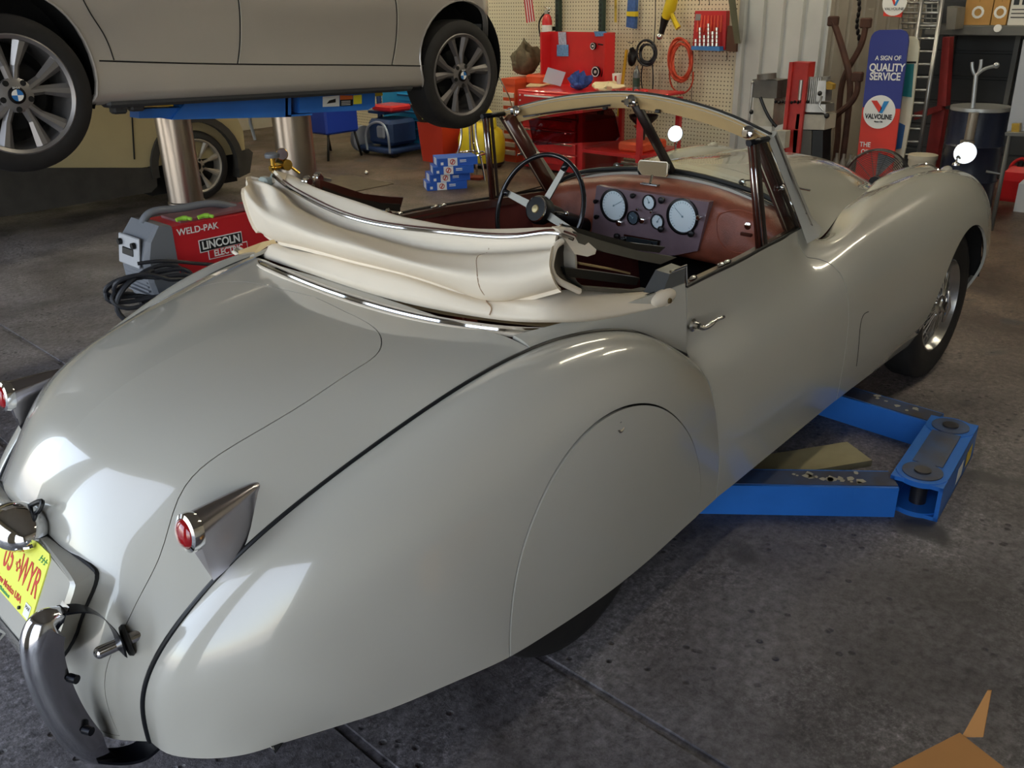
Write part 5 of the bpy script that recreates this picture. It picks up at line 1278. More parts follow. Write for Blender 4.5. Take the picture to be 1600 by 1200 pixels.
def decal(pts, m, name, par, y, off=.002, fn=None):
    q = [Vector(lp(*p, y))+Vector((0, -off, 0)) for p in pts]; a = MB(); a.hull8([tuple(p+Vector((0, .001, 0))) for p in q], [tuple(p) for p in q]); return a.build(name, m, par)
decal([(504, 167), (530, 166), (530, 149), (504, 151)], WHITE, 'warning_sticker', am2, yA); decal([(531, 166), (551, 165), (551, 155), (531, 156)], BLACKP, 'warning_sticker', am2, yA)
decal([(531, 156), (551, 155), (551, 149), (531, 149)], mat('orange_sticker', '#d0652a', .5), 'warning_sticker', am2, yA); decal([(552, 163), (565, 162), (565, 148), (552, 149)], mat('yellow_sticker', '#ece13c', .5), 'warning_sticker', am2, yA)
for k in range(3): decal([(533, 158+k*2.6), (547, 157.4+k*2.6), (547, 158.4+k*2.6), (533, 159+k*2.6)], WHITE, 'sticker_line', am2, yA, .0035)
decal([(510, 162), (524, 160), (524, 154), (514, 157)], BLACKP, 'sticker_hook_mark', am2, yA, .0035)
# ---- lift arms lying on the floor beside the roadster
GRIME = mat('worn_blue_top', '#33486e', rough=.55, noise=.6, nscale=9, col2='#3a3536')
FL = thing('floor_lift_arms', 'blue lift arms folded flat on the floor under the roadster', 'lift', (1.5, -1.0, 0))
FX = Vector((1.5, -1.0, 0))
def zp(px, py, z): return Vector(at(px, py, 2, z))-FX
H_ = .115
f0, f1 = zp(1115, 803, 0), zp(1397, 808, 0); dr = (f1-f0).normalized(); nn_ = Vector((-dr.y, dr.x, 0)); nn_ = nn_ if nn_.x > 0 else -nn_
def armbox(b0, b1, w, h, nm, cham=.06, m0=BLUE):
    dr = (b1-b0).normalized(); nn = Vector((-dr.y, dr.x, 0)); nn = nn if nn.x > 0 else -nn; up = Vector((0, 0, 1)); b0 = b0-dr*0.
    f = [b0, b1, b1+up*h, b0+dr*cham+up*h]; a = MB(); a.hull8([tuple(p+nn*w) for p in f], [tuple(p) for p in f]); o = a.build(nm, m0, FL)
    t = MB(); q = [b0+dr*(cham+.03)+up*h+nn*.012, b1+up*h+nn*.012, b1+up*h+nn*(w-.012), b0+dr*(cham+.03)+up*h+nn*(w-.012)]; t.hull8([tuple(p) for p in q], [tuple(p+up*.003) for p in q]); t.build('worn_top', GRIME, o)
    return o, dr, nn
a1, dr1, nn1 = armbox(f0-dr*.12, f1, .12, H_, 'swing_arm')
a = MB(); q = [f0-dr*.05+Vector((0, 0, .02))-nn1*.002, f0-dr*.30+Vector((0, 0, .02)), f0-dr*.30+nn1*.10+Vector((0, 0, .02)), f0-dr*.05+nn1*.10+Vector((0, 0, .02))]; a.hull8([tuple(p) for p in q], [tuple(p+Vector((0, 0, .045))) for p in q]); a.build('arm_extension', DSTEEL, a1)
chips = MB(); random.seed(3)
for k in range(16):
    p = f0.lerp(f1, .45+.5*random.random())+nn1*(.02+.08*random.random())+Vector((0, 0, H_+.004)); s = .006+.018*random.random()
    chips.add([tuple(p+Vector((math.cos(t)*s*random.uniform(.4, 1.3), math.sin(t)*s*random.uniform(.4, 1), 0))) for t in np.linspace(0, 5.2, 6)], [tuple(range(6))])
chips.build('paint_chips', mat('bare_chips', '#a9a392', .6), a1, weld=False)
# yoke: square tube open to the front, round lobes above the pivots
P1, P2 = zp(1440, 745, H_), zp(1475, 688, H_); P1.z = P2.z = 0; P2 = P1+(P2-P1).normalized()*.42; dy = (P2-P1).normalized(); dn = Vector((-dy.y, dy.x, 0)); dn = dn if dn.y < 0 else -dn
yk = MB()
yk.cyl(P1+Vector((0, 0, H_)), P1+Vector((0, 0, H_+.02)), .085, 32); yk.cyl(P1, P1+Vector((0, 0, .018)), .085, 32)
yk.cyl(P2+Vector((0, 0, H_)), P2+Vector((0, 0, H_+.02)), .085, 32); yk.cyl(P2, P2+Vector((0, 0, .018)), .085, 32)
s0, s1 = P1-dy*.075, P2+dy*.075
for o_, th in ((dn*.085, .014), (-dn*.07, .014)):
    q = [s0+o_, s1+o_, s1+o_-dn*th, s0+o_-dn*th]; yk.hull8([tuple(p) for p in q], [tuple(p+Vector((0, 0, H_+.015))) for p in q])
q = [s0+dn*.085, s1+dn*.085, s1-dn*.085, s0-dn*.085]; yk.hull8([tuple(p+Vector((0, 0, H_+.002))) for p in q], [tuple(p+Vector((0, 0, H_+.017))) for p in q]); yk.hull8([tuple(p) for p in q], [tuple(p+Vector((0, 0, .014))) for p in q])
yk_o = yk.build('yoke', BLUE, FL)
t = MB(); q = [s0+dy*.14+dn*.05, s1-dy*.14+dn*.05, s1-dy*.14-dn*.05, s0+dy*.14-dn*.05]; t.hull8([tuple(p+Vector((0, 0, H_+.017))) for p in q], [tuple(p+Vector((0, 0, H_+.022))) for p in q])
for P_ in (P1, P2): t.cyl(P_+Vector((0, 0, H_+.02)), P_+Vector((0, 0, H_+.024)), .066, 28)
t.build('worn_top', GRIME, yk_o)
for P_ in (P1, P2):
    t = MB(); t.cyl(P_+Vector((0, 0, .0)), P_+Vector((0, 0, H_+.03)), .028, 20); t.build('pivot_pin', DSTEEL, yk_o)
for k, (m_, u) in enumerate(((WHITE, .55), (YLB, .82))):
    p = s0.lerp(s1, u-.12)+dn*.087+Vector((0, 0, .03)); q = [p, p+dy*.09, p+dy*.09+Vector((0, 0, .06)), p+Vector((0, 0, .06))]; t = MB(); t.hull8([tuple(v) for v in q], [tuple(v+dn*.001) for v in q]); t.build('yoke_sticker', m_, yk_o)
g0, g1 = zp(1300, 655, 0), zp(1437, 722, 0); g1 = P2+(P1-P2)*.0+(g0-g1).normalized()*.08; 
a2, dr2, nn2 = armbox(g1+(g0-g1).normalized()*.75, g1, .12, H_+.0, 'swing_arm')
chips = MB()
for k in range(8):
    p = g1.lerp(g0, .15+.6*random.random())+nn2*(.03+.07*random.random())+Vector((0, 0, H_+.004)); s = .006+.015*random.random()
    chips.add([tuple(p+Vector((math.cos(t)*s*random.uniform(.4, 1.3), math.sin(t)*s*random.uniform(.4, 1), 0))) for t in np.linspace(0, 5.2, 6)], [tuple(range(6))])
chips.build('paint_chips', mat('bare_chips', '#a9a392', .6), a2, weld=False)
# pit plate in the floor beneath, and a pale board
a = MB(); c = Vector(at(1290, 745, 2, 0)); a.box((c.x, c.y+.12, .012), (.55, .16, .024), rot=(0, 0, -.55)); tag(a.build('wooden_board', mat('pale_board', '#a39a78', .7, noise=.2), None), 'pale board lying on the floor between the blue lift arms', 'board')
# ---- tan car behind
TANP = mat('tan_paint', '#b3a57e', rough=.4, coat=.3, noise=.12, nscale=1.5)
CLAD = mat('dusty_black_cladding', '#3b3833', rough=.75, noise=.3)
YS = 5.72
sp_ = Vector(at(310, 262, 1, YS)); RS = sp_.z+.0 if sp_.z > .25 else .31
SUV = thing('tan_crossover_car', 'dusty tan crossover car parked behind the lift', 'car', (sp_.x, YS, 0))
o_ = Vector((sp_.x, YS, 0))
def S2(px, py): p = at(px, py, 1, YS); return (p[0]-o_.x, p[2])
hood_pts = [(-3.4, .35), (-3.4, 1.25), (-2.2, 1.55), (-1.1, 1.45), (-.3, 1.0), (.25, .88), (.42, .80), S2(380, 205), S2(384, 245), (.43, .36)]
bdy = hood_pts+[(.42*math.cos(t), .31+.42*math.sin(t)) for t in np.linspace(.15, PI-.15, 13)]
a = MB(); a.prism(bdy, 0, .05, 'xz'); a.rings([[(x*sc+dx, yy, .85+(z-.85)*sc2) for x, z in hood_pts] for yy, sc, sc2, dx in ((.05, 1, 1, 0), (.25, .99, 1.02, 0), (1.5, .99, 1.02, 0), (1.75, .97, .98, 0))], smooth=False); sb = a.build('body', TANP, SUV)
a = MB()
for pts in ([(-3.4, .30), (-3.4, .56), S2(0, 262), S2(235, 262), (-.40, .36), (-.42, .2), S2(235, 300), (-3.4, .18)],): a.prism(pts, -.02, .03, 'xz')
lipo = [(.45*math.cos(t), .31+.45*math.sin(t)) for t in np.linspace(-.2, PI+.1, 20)]; lipi = [(.385*math.cos(t), .31+.385*math.sin(t)) for t in np.linspace(PI+.1, -.2, 20)]
a.prism(lipo+lipi, -.03, .04, 'xz'); a.prism([(.38, .15), (.50, .18), (.56, .36), (.52, .40), (.42, .38)], -.02, .6, 'xz'); a.build('black_cladding', CLAD, SUV)
for x0 in (-2.35, -.52-.0):
    a = MB(); a.tube([(x0-.05, -.003, .45), (x0, -.003, .8), (x0, -.003, 1.0)], .006, 6); a.build('door_gap', DARK, sb)
a = MB(); a.box((0, .5, .45), (.85, .8, .7)); a.build('wheel_well', DARK, SUV)
alloy_wheel('wheel', SUV, (0, .10, .31), .31, .235, 9, 1, mat('pale_alloy', '#a59d90', .4, .5), twist=.1, pair=0, yw=.2)
alloy_wheel('wheel', SUV, (-2.6, .10, .31), .31, .235, 9, 1, mat('pale_alloy', '#a59d90', .4, .5), twist=.1, pair=0, yw=.2)

# ================================================================== things standing near the roadster
# ---- welder on its cart
REDW = mat('welder_red', '#c01f28', rough=.4)
GREYP = mat('grey_plastic', '#6d7178', rough=.5)
YW = 1.72
wb = Vector(at(280, 458, 1, YW)); wt = Vector(at(280, 352, 1, YW)); wz = wb.z-.02; WH = wt.z-wz
W0 = Vector((wb.x, YW, wz))
CART = thing('welding_cart', 'black welding cart carrying the red welder beside the roadster', 'cart', (W0.x, W0.y, 0))
a = MB(); a.box((.24, .12, wz-.014), (.70, .30, .024), bev=.008); a.box((.24, .12, .14), (.70, .30, .024), bev=.008)
for x_ in (-.06, .54):
    for y_ in (0.0, .25): a.box((x_, y_, wz/2+.05), (.03, .03, wz-.1))
a.build('cart_frame', BLACKP, CART)
for x_ in (-.05, .52):
    for y_ in (-.03, .28):
        a = MB(); a.cyl((x_, y_-.015, .06), (x_, y_+.015, .06), .06, 20); a.build('cart_wheel', RUBBER, CART)
WEL = thing('welder', 'red and grey wire-feed welder on the cart by the tail of the roadster', 'welder', tuple(W0))
Lw, Dw = .60, .25
a = MB(); a.hull8([(0, 0, 0), (Lw, 0, 0), (Lw, 0, WH*.96), (0, 0, WH)], [(0, Dw, 0), (Lw, Dw, 0), (Lw, Dw, WH*.96), (0, Dw, WH)]); wbx = a.build('red_case', REDW, WEL)
def wf(k): return [(-.10-k*.0, -.003+k, .0), (0, -.003+k, 0)]
sec0 = [(.02, 0), (.02, WH+.004), (-.045, WH+.02), (-.10, WH*.86), (-.125, WH*.62), (-.12, WH*.3), (-.10, 0)]
a = MB(); a.rings([[(x, y, z) for x, z in sec0] if i in (1, 2) else [(x*.85, y, z*.985) for x, z in sec0] for i, y in enumerate((-.006, .012, Dw-.012, Dw+.006))], smooth=False); nose = a.build('grey_front', GREYP, WEL)
a = MB(); a.box((-.128, Dw/2, WH*.70), (.012, .19, .13), rot=(0, math.radians(10), 0), bev=.004); pnl = a.build('control_panel', mat('silver_panel', '#a9acb2', .35, .2), nose)
a = MB(); a.box((-.136, Dw/2, WH*.69), (.008, .10, .032), rot=(0, math.radians(10), 0), bev=.003); a.build('display', BLACKP, pnl)
for y_ in (.06, .19):
    a = MB(); a.cyl((-.13, y_, WH*.80), (-.145, y_, WH*.80), .014, 14); a.build('control_knob', BLACKP, pnl)
for k in range(6):
    a = MB(); a.box((-.118, Dw/2, .03+k*.02), (.012, .20, .008), bev=.002); a.build('grille_slat', GREYP, nose)
a = MB(); a.tube(spline([(-.05, Dw/2, WH+.01), (-.03, Dw/2, WH+.035), (.10, Dw/2, WH+.045), (.30, Dw/2, WH+.035), (.40, Dw/2, WH+.0)], 6), .017, 10); a.build('carry_handle', GREYP, WEL)
for k, (px, py) in enumerate(((286, 341), (320, 337))):
    c = Vector(at(px, py, 2, W0.z+WH+.03))-W0; a = MB(); a.tube(spline([c+Vector((-.03, .005, -.004)), c, c+Vector((.016, -.010, -.002)), c+Vector((.028, -.024, -.006))], 5), [.009]*5+[.011]*5+[.008]*5+[.005], 8)
    o = a.build('green_grip', mat('lime_green_plastic', '#8bbf3a', .5), None); o.location = W0; tag(o, ['lime green grip lying on the welder, the one nearer its grey front', 'lime green grip lying on the welder, the one further from its grey front'][k], 'grip', 'green grips on the welder')
a = MB(); a.box((.26, Dw/2, WH+.003), (.36, .18, .012)); a.build('top_label', mat('dim_label', '#7d5558', .5), wbx)
def wt_(body, px, py, size, nm, m=WHITE, y=-.002, sx=1., bold=0.0): 
    c = Vector(at(px, py, 1, YW))-W0; return textmesh(nm, body, m, wbx, size, (c.x, y, c.z), (1, 0, -.02), (0, 0, 1), .0006, sx=sx, bold=bold)
wt_('WELD-PAK', 309, 358, .040, 'welder_lettering', bold=.0006)
def rrect(cx, cz, w, h, y, m, nm, par): a = MB(); a.box((cx, y, cz), (w, .002, h), bev=.0009); return a.build(nm, m, par)
c1 = Vector(at(345, 378, 1, YW))-W0; c2 = Vector(at(353, 388, 1, YW))-W0
rrect(c1.x, c1.z, .215, .058, -.002, WHITE, 'logo_panel', wbx); rrect(c1.x, c1.z, .207, .050, -.0032, BLACKP, 'logo_panel', wbx)
rrect(c2.x+.01, c1.z-.045, .20, .046, -.0014, WHITE, 'logo_panel', wbx); rrect(c2.x+.01, c1.z-.045, .192, .038, -.0026, REDW, 'logo_panel', wbx)
textmesh('logo_lettering', 'LINCOLN', WHITE, wbx, .050, (c1.x, -.005, c1.z), (1, 0, 0), (0, 0, 1), .0006, bold=.0012, sx=.88); textmesh('logo_lettering', 'ELECTRIC', WHITE, wbx, .040, (c2.x+.01, -.0045, c1.z-.045), (1, 0, 0), (0, 0, 1), .0006, bold=.001, sx=.84)
# torch cable coiled over the front of the cart
CAB = mat('black_cable', '#22242a', rough=.5)
cb = MB(); cc = Vector(at(232, 440, 1, YW-.06)); random.seed(5)
pts = []
for k in range(60):
    t = k/60*2*PI*4; r_ = .10+.035*math.sin(k*.9); pts.append(cc+Vector((math.cos(t)*r_*1.35, .05*math.sin(k*.37)-.02, math.sin(t)*r_*.62-.02)))
cb.tube(spline(pts, 3), .0095, 8)
cb.tube(spline([cc+Vector((.02, -.02, .05)), cc+Vector((-.10, -.03, .02)), cc+Vector((-.16, -.02, -.08)), cc+Vector((-.08, -.05, -.17)), cc+Vector((.1, -.04, -.2))], 6), .011, 8)
cb.tube(spline([Vector(at(215, 412, 1, YW-.07)), Vector(at(250, 408, 1, YW-.09)), Vector(at(300, 411, 1, YW-.09)), Vector(at(345, 414, 1, YW-.09))], 6), .008, 8)
tag(cb.build('torch_cable', CAB, None), 'black welding cables coiled in front of the welder', 'cable')
# gas bottle with brass regulator
rp = Vector(at(430, 262, 1, 2.06)); GB = thing('gas_bottle', 'grey gas bottle with brass regulator behind the folded hood', 'gas bottle', (rp.x, rp.y, 0))
h_ = rp.z
a = MB(); a.lathe([(.09, 0), (.09, h_-.16), (.075, h_-.10), (.035, h_-.05), (.02, h_-.02)], (0, 0, 0), (0, 0, 1), 28); a.lathe([(.0001, 0), (.09, 0)], (0, 0, 0), (0, 0, 1), 28); a.build('bottle_body', mat('grey_green_bottle', '#8f9a95', .5), GB)
BRASS = mat('brass', '#c9a24a', rough=.25, metal=1.)
a = MB(); a.cyl((-.01, 0, h_-.03), (-.01, 0, h_+.05), .013, 14); a.cyl((-.01, -.01, h_-.0), (.09, -.0, h_+.0), .011, 12); a.cyl((.05, -.04, h_+.01), (.05, .03, h_+.01), .028, 20); a.sphere((.05, -.0, h_+.01), .026, 14, 8); a.cyl((-.03, 0, h_+.0), (-.01, 0, h_+.0), .014, 10); a.cyl((.08, 0, h_-.0), (.125, -.02, h_-.045), .007, 8)
reg = a.build('regulator', BRASS, GB)
a = MB(); a.lathe([(.035, 0), (.037, .006), (.037, .018), (.030, .024), (.0001, .024)], (-.01, 0, h_+.052), (0, 0, 1), 24); a.build('valve_handwheel', mat('grey_handwheel', '#7d8288', .4, .4), reg)
a = MB(); a.lathe([(.028, 0), (.030, .006), (.030, .018), (.026, .020)], (.042, -.012, h_+.062), (-.5, -.8, .2), 24); a.build('pressure_gauge', BRASS, reg)
a = MB(); a.lathe([(.027, .0), (.0001, .001)], tuple(Vector((.042, -.012, h_+.062))+Vector((-.5, -.8, .2)).normalized()*.0205), (-.5, -.8, .2), 24); a.build('gauge_face', mat('dim_gauge', '#5f4f50', .3), reg)
# ---- cardboard box in the foreground
CARD = mat('brown_cardboard', '#a9763f', rough=.75, noise=.1, nscale=6)
zc = .34; A0, A1_, A2_ = Vector(at(1388, 1204, 2, zc)), Vector(at(1499, 1147, 2, zc)), Vector(at(1612, 1168, 2, zc))
BX = thing('cardboard_box', 'open brown cardboard box at the lower right corner', 'box', (A1_.x, A1_.y-.0, 0))
e1 = (A0-A1_); e1 = e1.normalized()*.36; e2 = Vector((-e1.y, e1.x, 0)).normalized()*.30
if e2.y > 0: e2 = -e2
Q = [Vector((0, 0, 0)), e1, e1+e2, e2]
def slab(pts, n, th, nm, m=CARD): a = MB(); a.hull8([tuple(p) for p in pts], [tuple(p+n*th) for p in pts]); return a.build(nm, m, BX)
for i in range(4):
    p, q = Q[i], Q[(i+1) % 4]; nn = (Q[(i+2) % 4]-q).normalized(); slab([p, q, q+Vector((0, 0, zc)), p+Vector((0, 0, zc))], nn, .004, 'box_wall')
slab([q for q in Q], Vector((0, 0, 1)), .004, 'box_bottom')
up = Vector((0, 0, zc)); slab([Q[0]+up, Q[1]+up, Q[1]+up+e2*.48, Q[0]+up+e2*.48], Vector((0, 0, 1)), .004, 'box_flap'); slab([Q[3]+up, Q[2]+up, Q[2]+up-e2*.48, Q[3]+up-e2*.48], Vector((0, 0, 1)), .004, 'box_flap')
tp = Vector(at(1548, 1078, 1, A1_.y-.02))-Vector((A1_.x, A1_.y, 0)); tq = Vector(at(1537, 1150, 2, zc+.005))-Vector((A1_.x, A1_.y, 0))
slab([Q[0]+up+e2*.02, tq, tp+(tq-Q[0]-up)*.05, tp-(tq-Q[0]-up)*.12], Vector((-1, 0, 0)), .004, 'box_flap')

# ================================================================== the far side of the shop
def V(px, py, x): return Vector(at(px, py, 0, x))
def part(name, m, par, fn): a = MB(); fn(a); return a.build(name, m, par)
def poly_x(a, pts, x, th, o=(0, 0, 0)):
    """flat thing seen at these pixels, standing on the plane x, th deep"""
    q = [V(px, py, x)-Vector(o) for px, py in pts]; a.hull8([tuple(p+Vector((th, 0, 0))) for p in q], [tuple(p) for p in q])
def single(name, m, label, cat, fn, group=None, loc=None):
    a = MB(); fn(a); o = a.build(name, m, None); return tag(o, label, cat, group)
REDP = mat('tool_red', '#c8262a', rough=.35, coat=.3, noise=.08)
ORG = mat('orange_red', '#d4502a', rough=.5)
XW = XB-.02
# ---- red tool chest with back board
cf = 5.35; zc_ = V(902, 146, cf).z; y1, y0 = V(808, 140, cf).y, V(903, 146, cf).y; y2 = V(1003, 146, cf).y
TCH = thing('tool_chest', 'red tool chest with a tall red back board behind the windscreen', 'tool chest', (cf, y0, 0)); O = Vector((cf, y0, 0))
w1, w2 = y1-y0, y2-y0
part('chest_body', REDP, TCH, lambda a: (a.box((.35, w1/2, zc_-.10), (.70, w1, .20), bev=.01), a.box((.37, w1/2, zc_*.5-.13), (.64, w1*.96, zc_-.30), bev=.01)))
for k in range(5):
    d = part('drawer', REDP, TCH, lambda a: a.box((.035, w1/2, .14+k*.115), (.03, w1*.88, .10), bev=.004)); part('drawer_handle', CHROME, d, lambda a: a.box((.014, w1/2, .18+k*.115), (.014, w1*.8, .012)))
d = part('drawer', REDP, TCH, lambda a: a.box((-.008, w1/2, zc_-.105), (.02, w1*.92, .15), bev=.004)); part('drawer_handle', WHITE, d, lambda a: a.box((-.022, w1*.55, zc_-.05), (.012, w1*.6, .014)))
part('drawer_bolts', WHITE, d, lambda a: [a.cyl((-.02, y, z), (-.03, y, z), .008, 8) for y in (.05, w1-.06) for z in (zc_-.05, zc_-.10)])
part('side_table', REDP, TCH, lambda a: (a.box((.35, w2/2, zc_-.012), (.68, -w2, .024), bev=.005), a.box((.02, w2/2, zc_-.05), (.02, -w2, .06)), a.box((.35, w2/2, .26), (.66, -w2, .03)), [a.box((x, y, zc_/2-.02), (.045, .045, zc_-.06)) for x in (.03, .66) for y in (w2+.03, -.03)]))
ry1, ry0 = V(858, 48, 5.95).y-y0, V(957, 52, 5.95).y-y0; rzt = V(905, 50, 5.95).z
bb = part('back_board', REDP, TCH, lambda a: (a.box((.62, (ry1+ry0)/2, (rzt+zc_)/2), (.03, ry1-ry0, rzt-zc_)), a.box((.55, ry0, (rzt+zc_)/2), (.16, .02, rzt-zc_)), a.box((.55, ry1, (rzt+zc_)/2), (.16, .02, rzt-zc_))))
for (px, py, r, m_) in ((928, 72, .034, WHITE), (932, 112, .052, WHITE)):
    c = V(px, py, 5.94)-O; g = part('board_gauge', BLACKP, bb, lambda a: a.lathe([(r, 0), (r*1.05, .02), (r*.95, .025), (r*.9, .01), (.0001, .01)], c, (-1, 0, 0), 24)); part('gauge_dial', WHITE, g, lambda a: (a.lathe([(r*.93, .022), (r*.75, .022)], c, (-1, 0, 0), 24), a.box(tuple(c+Vector((-.02, 0, 0))), (.008, r*.6, r*.25), rot=(.7, 0, 0)), a.box(tuple(c+Vector((-.02, 0, 0))), (.008, r*.6, r*.25), rot=(-.7, 0, 0))))
for pts, m_ in (([(872, 50), (884, 50), (885, 70), (873, 70)], '#b9c2d8'), ([(870, 70), (888, 70), (888, 88), (870, 88)], '#6f9fd0'), ([(928, 49), (947, 49), (949, 56), (930, 57)], '#5d8fc4')):
    part('sticker', mat('sticker'+m_, m_, .5, noise=.4, nscale=60), bb, lambda a: poly_x(a, pts, 5.945, .004, O))
part('hanging_ratchet', GLN, bb, lambda a: (a.tube([V(942, 70, 5.93)-O, V(935, 69, 5.93)-O], .008, 6), a.tube([V(946, 83, 5.93)-O, V(944, 100, 5.93)-O, V(940, 120, 5.93)-O], .006, 6)))
# things lying on the chest
def on_top(name, m, label, cat, pts, z, h, group=None):
    a = MB(); q = [Vector(at(px, py, 2, z)) for px, py in pts]; a.hull8([tuple(p) for p in q], [tuple(p+Vector((0, 0, h))) for p in q]); o = a.build(name, m, None); return tag(o, label, cat, group)
on_top('folder', mat('manila', '#d8c79a', .6), 'cream paper folder lying on the left of the red tool chest', 'folder', [(822, 136), (845, 136), (868, 131), (852, 130), (828, 132)], zc_+.004, .012)
def blob(a, c, sx, sy, sz, seed, n=16, m=9, amp=.25):
    random.seed(seed); ph = [random.uniform(0, 6) for _ in range(6)]; rings = []
    for i in range(m+1):
        v = PI*i/m; r_ = []
        for k in range(n):
            u = 2*PI*k/n; f = 1+amp*(math.sin(3*u+ph[0]+v*2)*.5+math.sin(5*u+ph[1])*math.sin(3*v+ph[2])*.5+math.sin(7*u*1+ph[3]+4*v)*.3)
            r_.append((c[0]+sx*f*math.sin(v)*math.cos(u), c[1]+sy*f*math.sin(v)*math.sin(u), c[2]+sz*f*(1-math.cos(v))/2))
        rings.append(r_)
    a.rings(rings, caps=False)
a = MB(); c = V(870, 122, 5.75); a.hull8([tuple(V(*p, 5.7)) for p in ((848, 128), (876, 135), (884, 113), (856, 105))], [tuple(V(*p, 5.72)) for p in ((848, 128), (876, 135), (884, 113), (856, 105))]); tag(a.build('paper_pad', mat('pale_blue_paper', '#b9c4d4', .6), None), 'pale blue paper pad leaning against the red back board', 'paper')
single('shop_rag', mat('blue_rag', '#34509a', .8, noise=.5, nscale=40), 'crumpled blue rag on the tool chest below the gauges', 'rag', lambda a: blob(a, (5.62, V(903, 128, 5.6).y, zc_+.002), .07, .10, .11, 4, amp=.7))
single('paper_sheet', mat('cream_paper', '#e2d3aa', .6, noise=.1), 'crumpled cream paper sheet on the side table of the tool chest', 'paper', lambda a: blob(a, (5.60, V(950, 130, 5.6).y, zc_+.002), .12, .17, .08, 9, amp=.35))
for k in range(5): single('red_fitting', REDP, 'small red fitting lying at the edge of the tool chest side table', 'fitting', lambda a: blob(a, (5.47+.05*k, V(962+k*7, 138, 5.5).y, zc_+.002), .028, .032, .035, k), 'red fittings on the side table')
cpt = V(964, 128, 5.75)
a = MB(); a.lathe([(.033, 0), (.048, .15), (.045, .15), (.031, .01), (.0001, .01)], (5.8, V(964, 120, 5.8).y, zc_+.002), (0, 0, 1), 24); cup = tag(a.build('paper_cup', WHITE, None), 'white and red paper cup on the side table of the tool chest', 'cup')
part('cup_stripe', REDP, cup, lambda a: a.box((5.8-.042, V(966, 120, 5.8).y, zc_+.075), (.006, .02, .12)))
# silver and orange drawer box left of it, canvas bag on top
y3 = V(786, 150, 5.6).y; ydw = y3-(V(809, 140, 5.6).y+.04)
DB = thing('drawer_box', 'narrow drawer box with orange top and pale drawers left of the red chest', 'drawer box', (5.6, y3-ydw, 0))
part('box_body', ORG, DB, lambda a: (a.box((.25, ydw/2, .40), (.5, ydw, .80)), a.box((.25, ydw/2, .83), (.52, ydw+.02, .06))))
for k in range(8): part('drawer', mat('pale_drawer', '#c9bfae', .5), DB, lambda a: a.box((-.008, ydw/2, .10+k*.085), (.02, ydw*.9, .05), bev=.004))
single('canvas_bag', mat('olive_canvas', '#6e6450', .9, noise=.4, nscale=20), 'heap of olive canvas on the orange-topped drawer box', 'bag', lambda a: blob(a, (5.88, y3-ydw*.45, .872), .18, ydw*.62, .27, 6, 26, 12, .38))
single('orange_case', ORG, 'orange case lying behind the cream folder at the left end of the tool chest', 'case', lambda a: a.box((5.88, V(846, 132, 5.88).y, zc_+.052), (.25, .24, .10), bev=.02))
# ---- blue roller cabinet
cx = 5.48; p0, p1 = V(602, 228, cx), V(682, 240, cx); yb1, yb0 = p0.y, V(690, 240, cx).y; zb = V(602, 139, cx).z
CB = thing('roller_cabinet', 'bright blue roller cabinet with five drawers behind the raised front wheel', 'cabinet', (cx, yb0, 0)); wb_ = yb1-yb0
CBLUE = mat('cabinet_blue', '#2190c4', rough=.4, noise=.06)
part('cabinet_body', CBLUE, CB, lambda a: a.box((.28, wb_/2, .08+(zb-.08)/2), (.56, wb_, zb-.08), bev=.01))
for k in range(5):
    z_ = .17+k*(zb-.2)/5
    d = part('drawer', CBLUE, CB, lambda a: a.box((-.006, wb_*.36, z_+.05), (.02, wb_*.68, (zb-.2)/5-.016), bev=.004)); part('drawer_pull', mat('dark_blue', '#0f3f66', .5), d, lambda a: a.box((-.022, wb_*.36, z_+(zb-.2)/5-.02), (.016, wb_*.64, .018)))
for x_ in (.08, .48):
    for y_ in (.06, wb_-.06): part('castor', RUBBER, CB, lambda a: a.cyl((x_, y_-.02, .04), (x_, y_+.02, .04), .04, 16))
# ---- red bin with black tub and bucket
rb = V(690, 252, 5.1)
a0 = Vector(at(692, 251, 2, 0)); 
RB = thing('red_bin', 'red square bin behind the stack of blue boxes', 'bin', (a0.x, a0.y, 0))
part('bin_body', mat('bin_red', '#b8331f', .5), RB, lambda a: a.rings([[(x*s, y*s, z) for x, y in ((-.17, -.2), (.17, -.2), (.17, .2), (-.17, .2))] for z, s in ((0, .85), (.42, 1.0))], smooth=False))
TB = single('black_tub', mat('worn_black_plastic', '#3a2a22', .6, noise=.4), 'round dark tub with a green sticker sitting in the red bin', 'tub', lambda a: a.lathe([(.11, .0), (.185, .17), (.19, .18), (.175, .175), (.10, .01), (.0001, .01)], (a0.x-.07, a0.y+.12, .425), (0, 0, 1), 32))
part('green_sticker', mat('leaf_green', '#9db64a', .5), TB, lambda a: a.box((a0.x-.05-.135, a0.y+.03, .49), (.008, .08, .06), rot=(0, .45, .5)))
single('white_bucket', mat('white_plastic', '#d8d4c4', .4), 'small white bucket standing beside the black tub', 'bucket', lambda a: a.lathe([(.0001, 0), (.055, 0), (.066, .15), (.07, .155), (.06, .15), (.05, .01)], (a0.x+.10, a0.y-.14, .425), (0, 0, 1), 24))
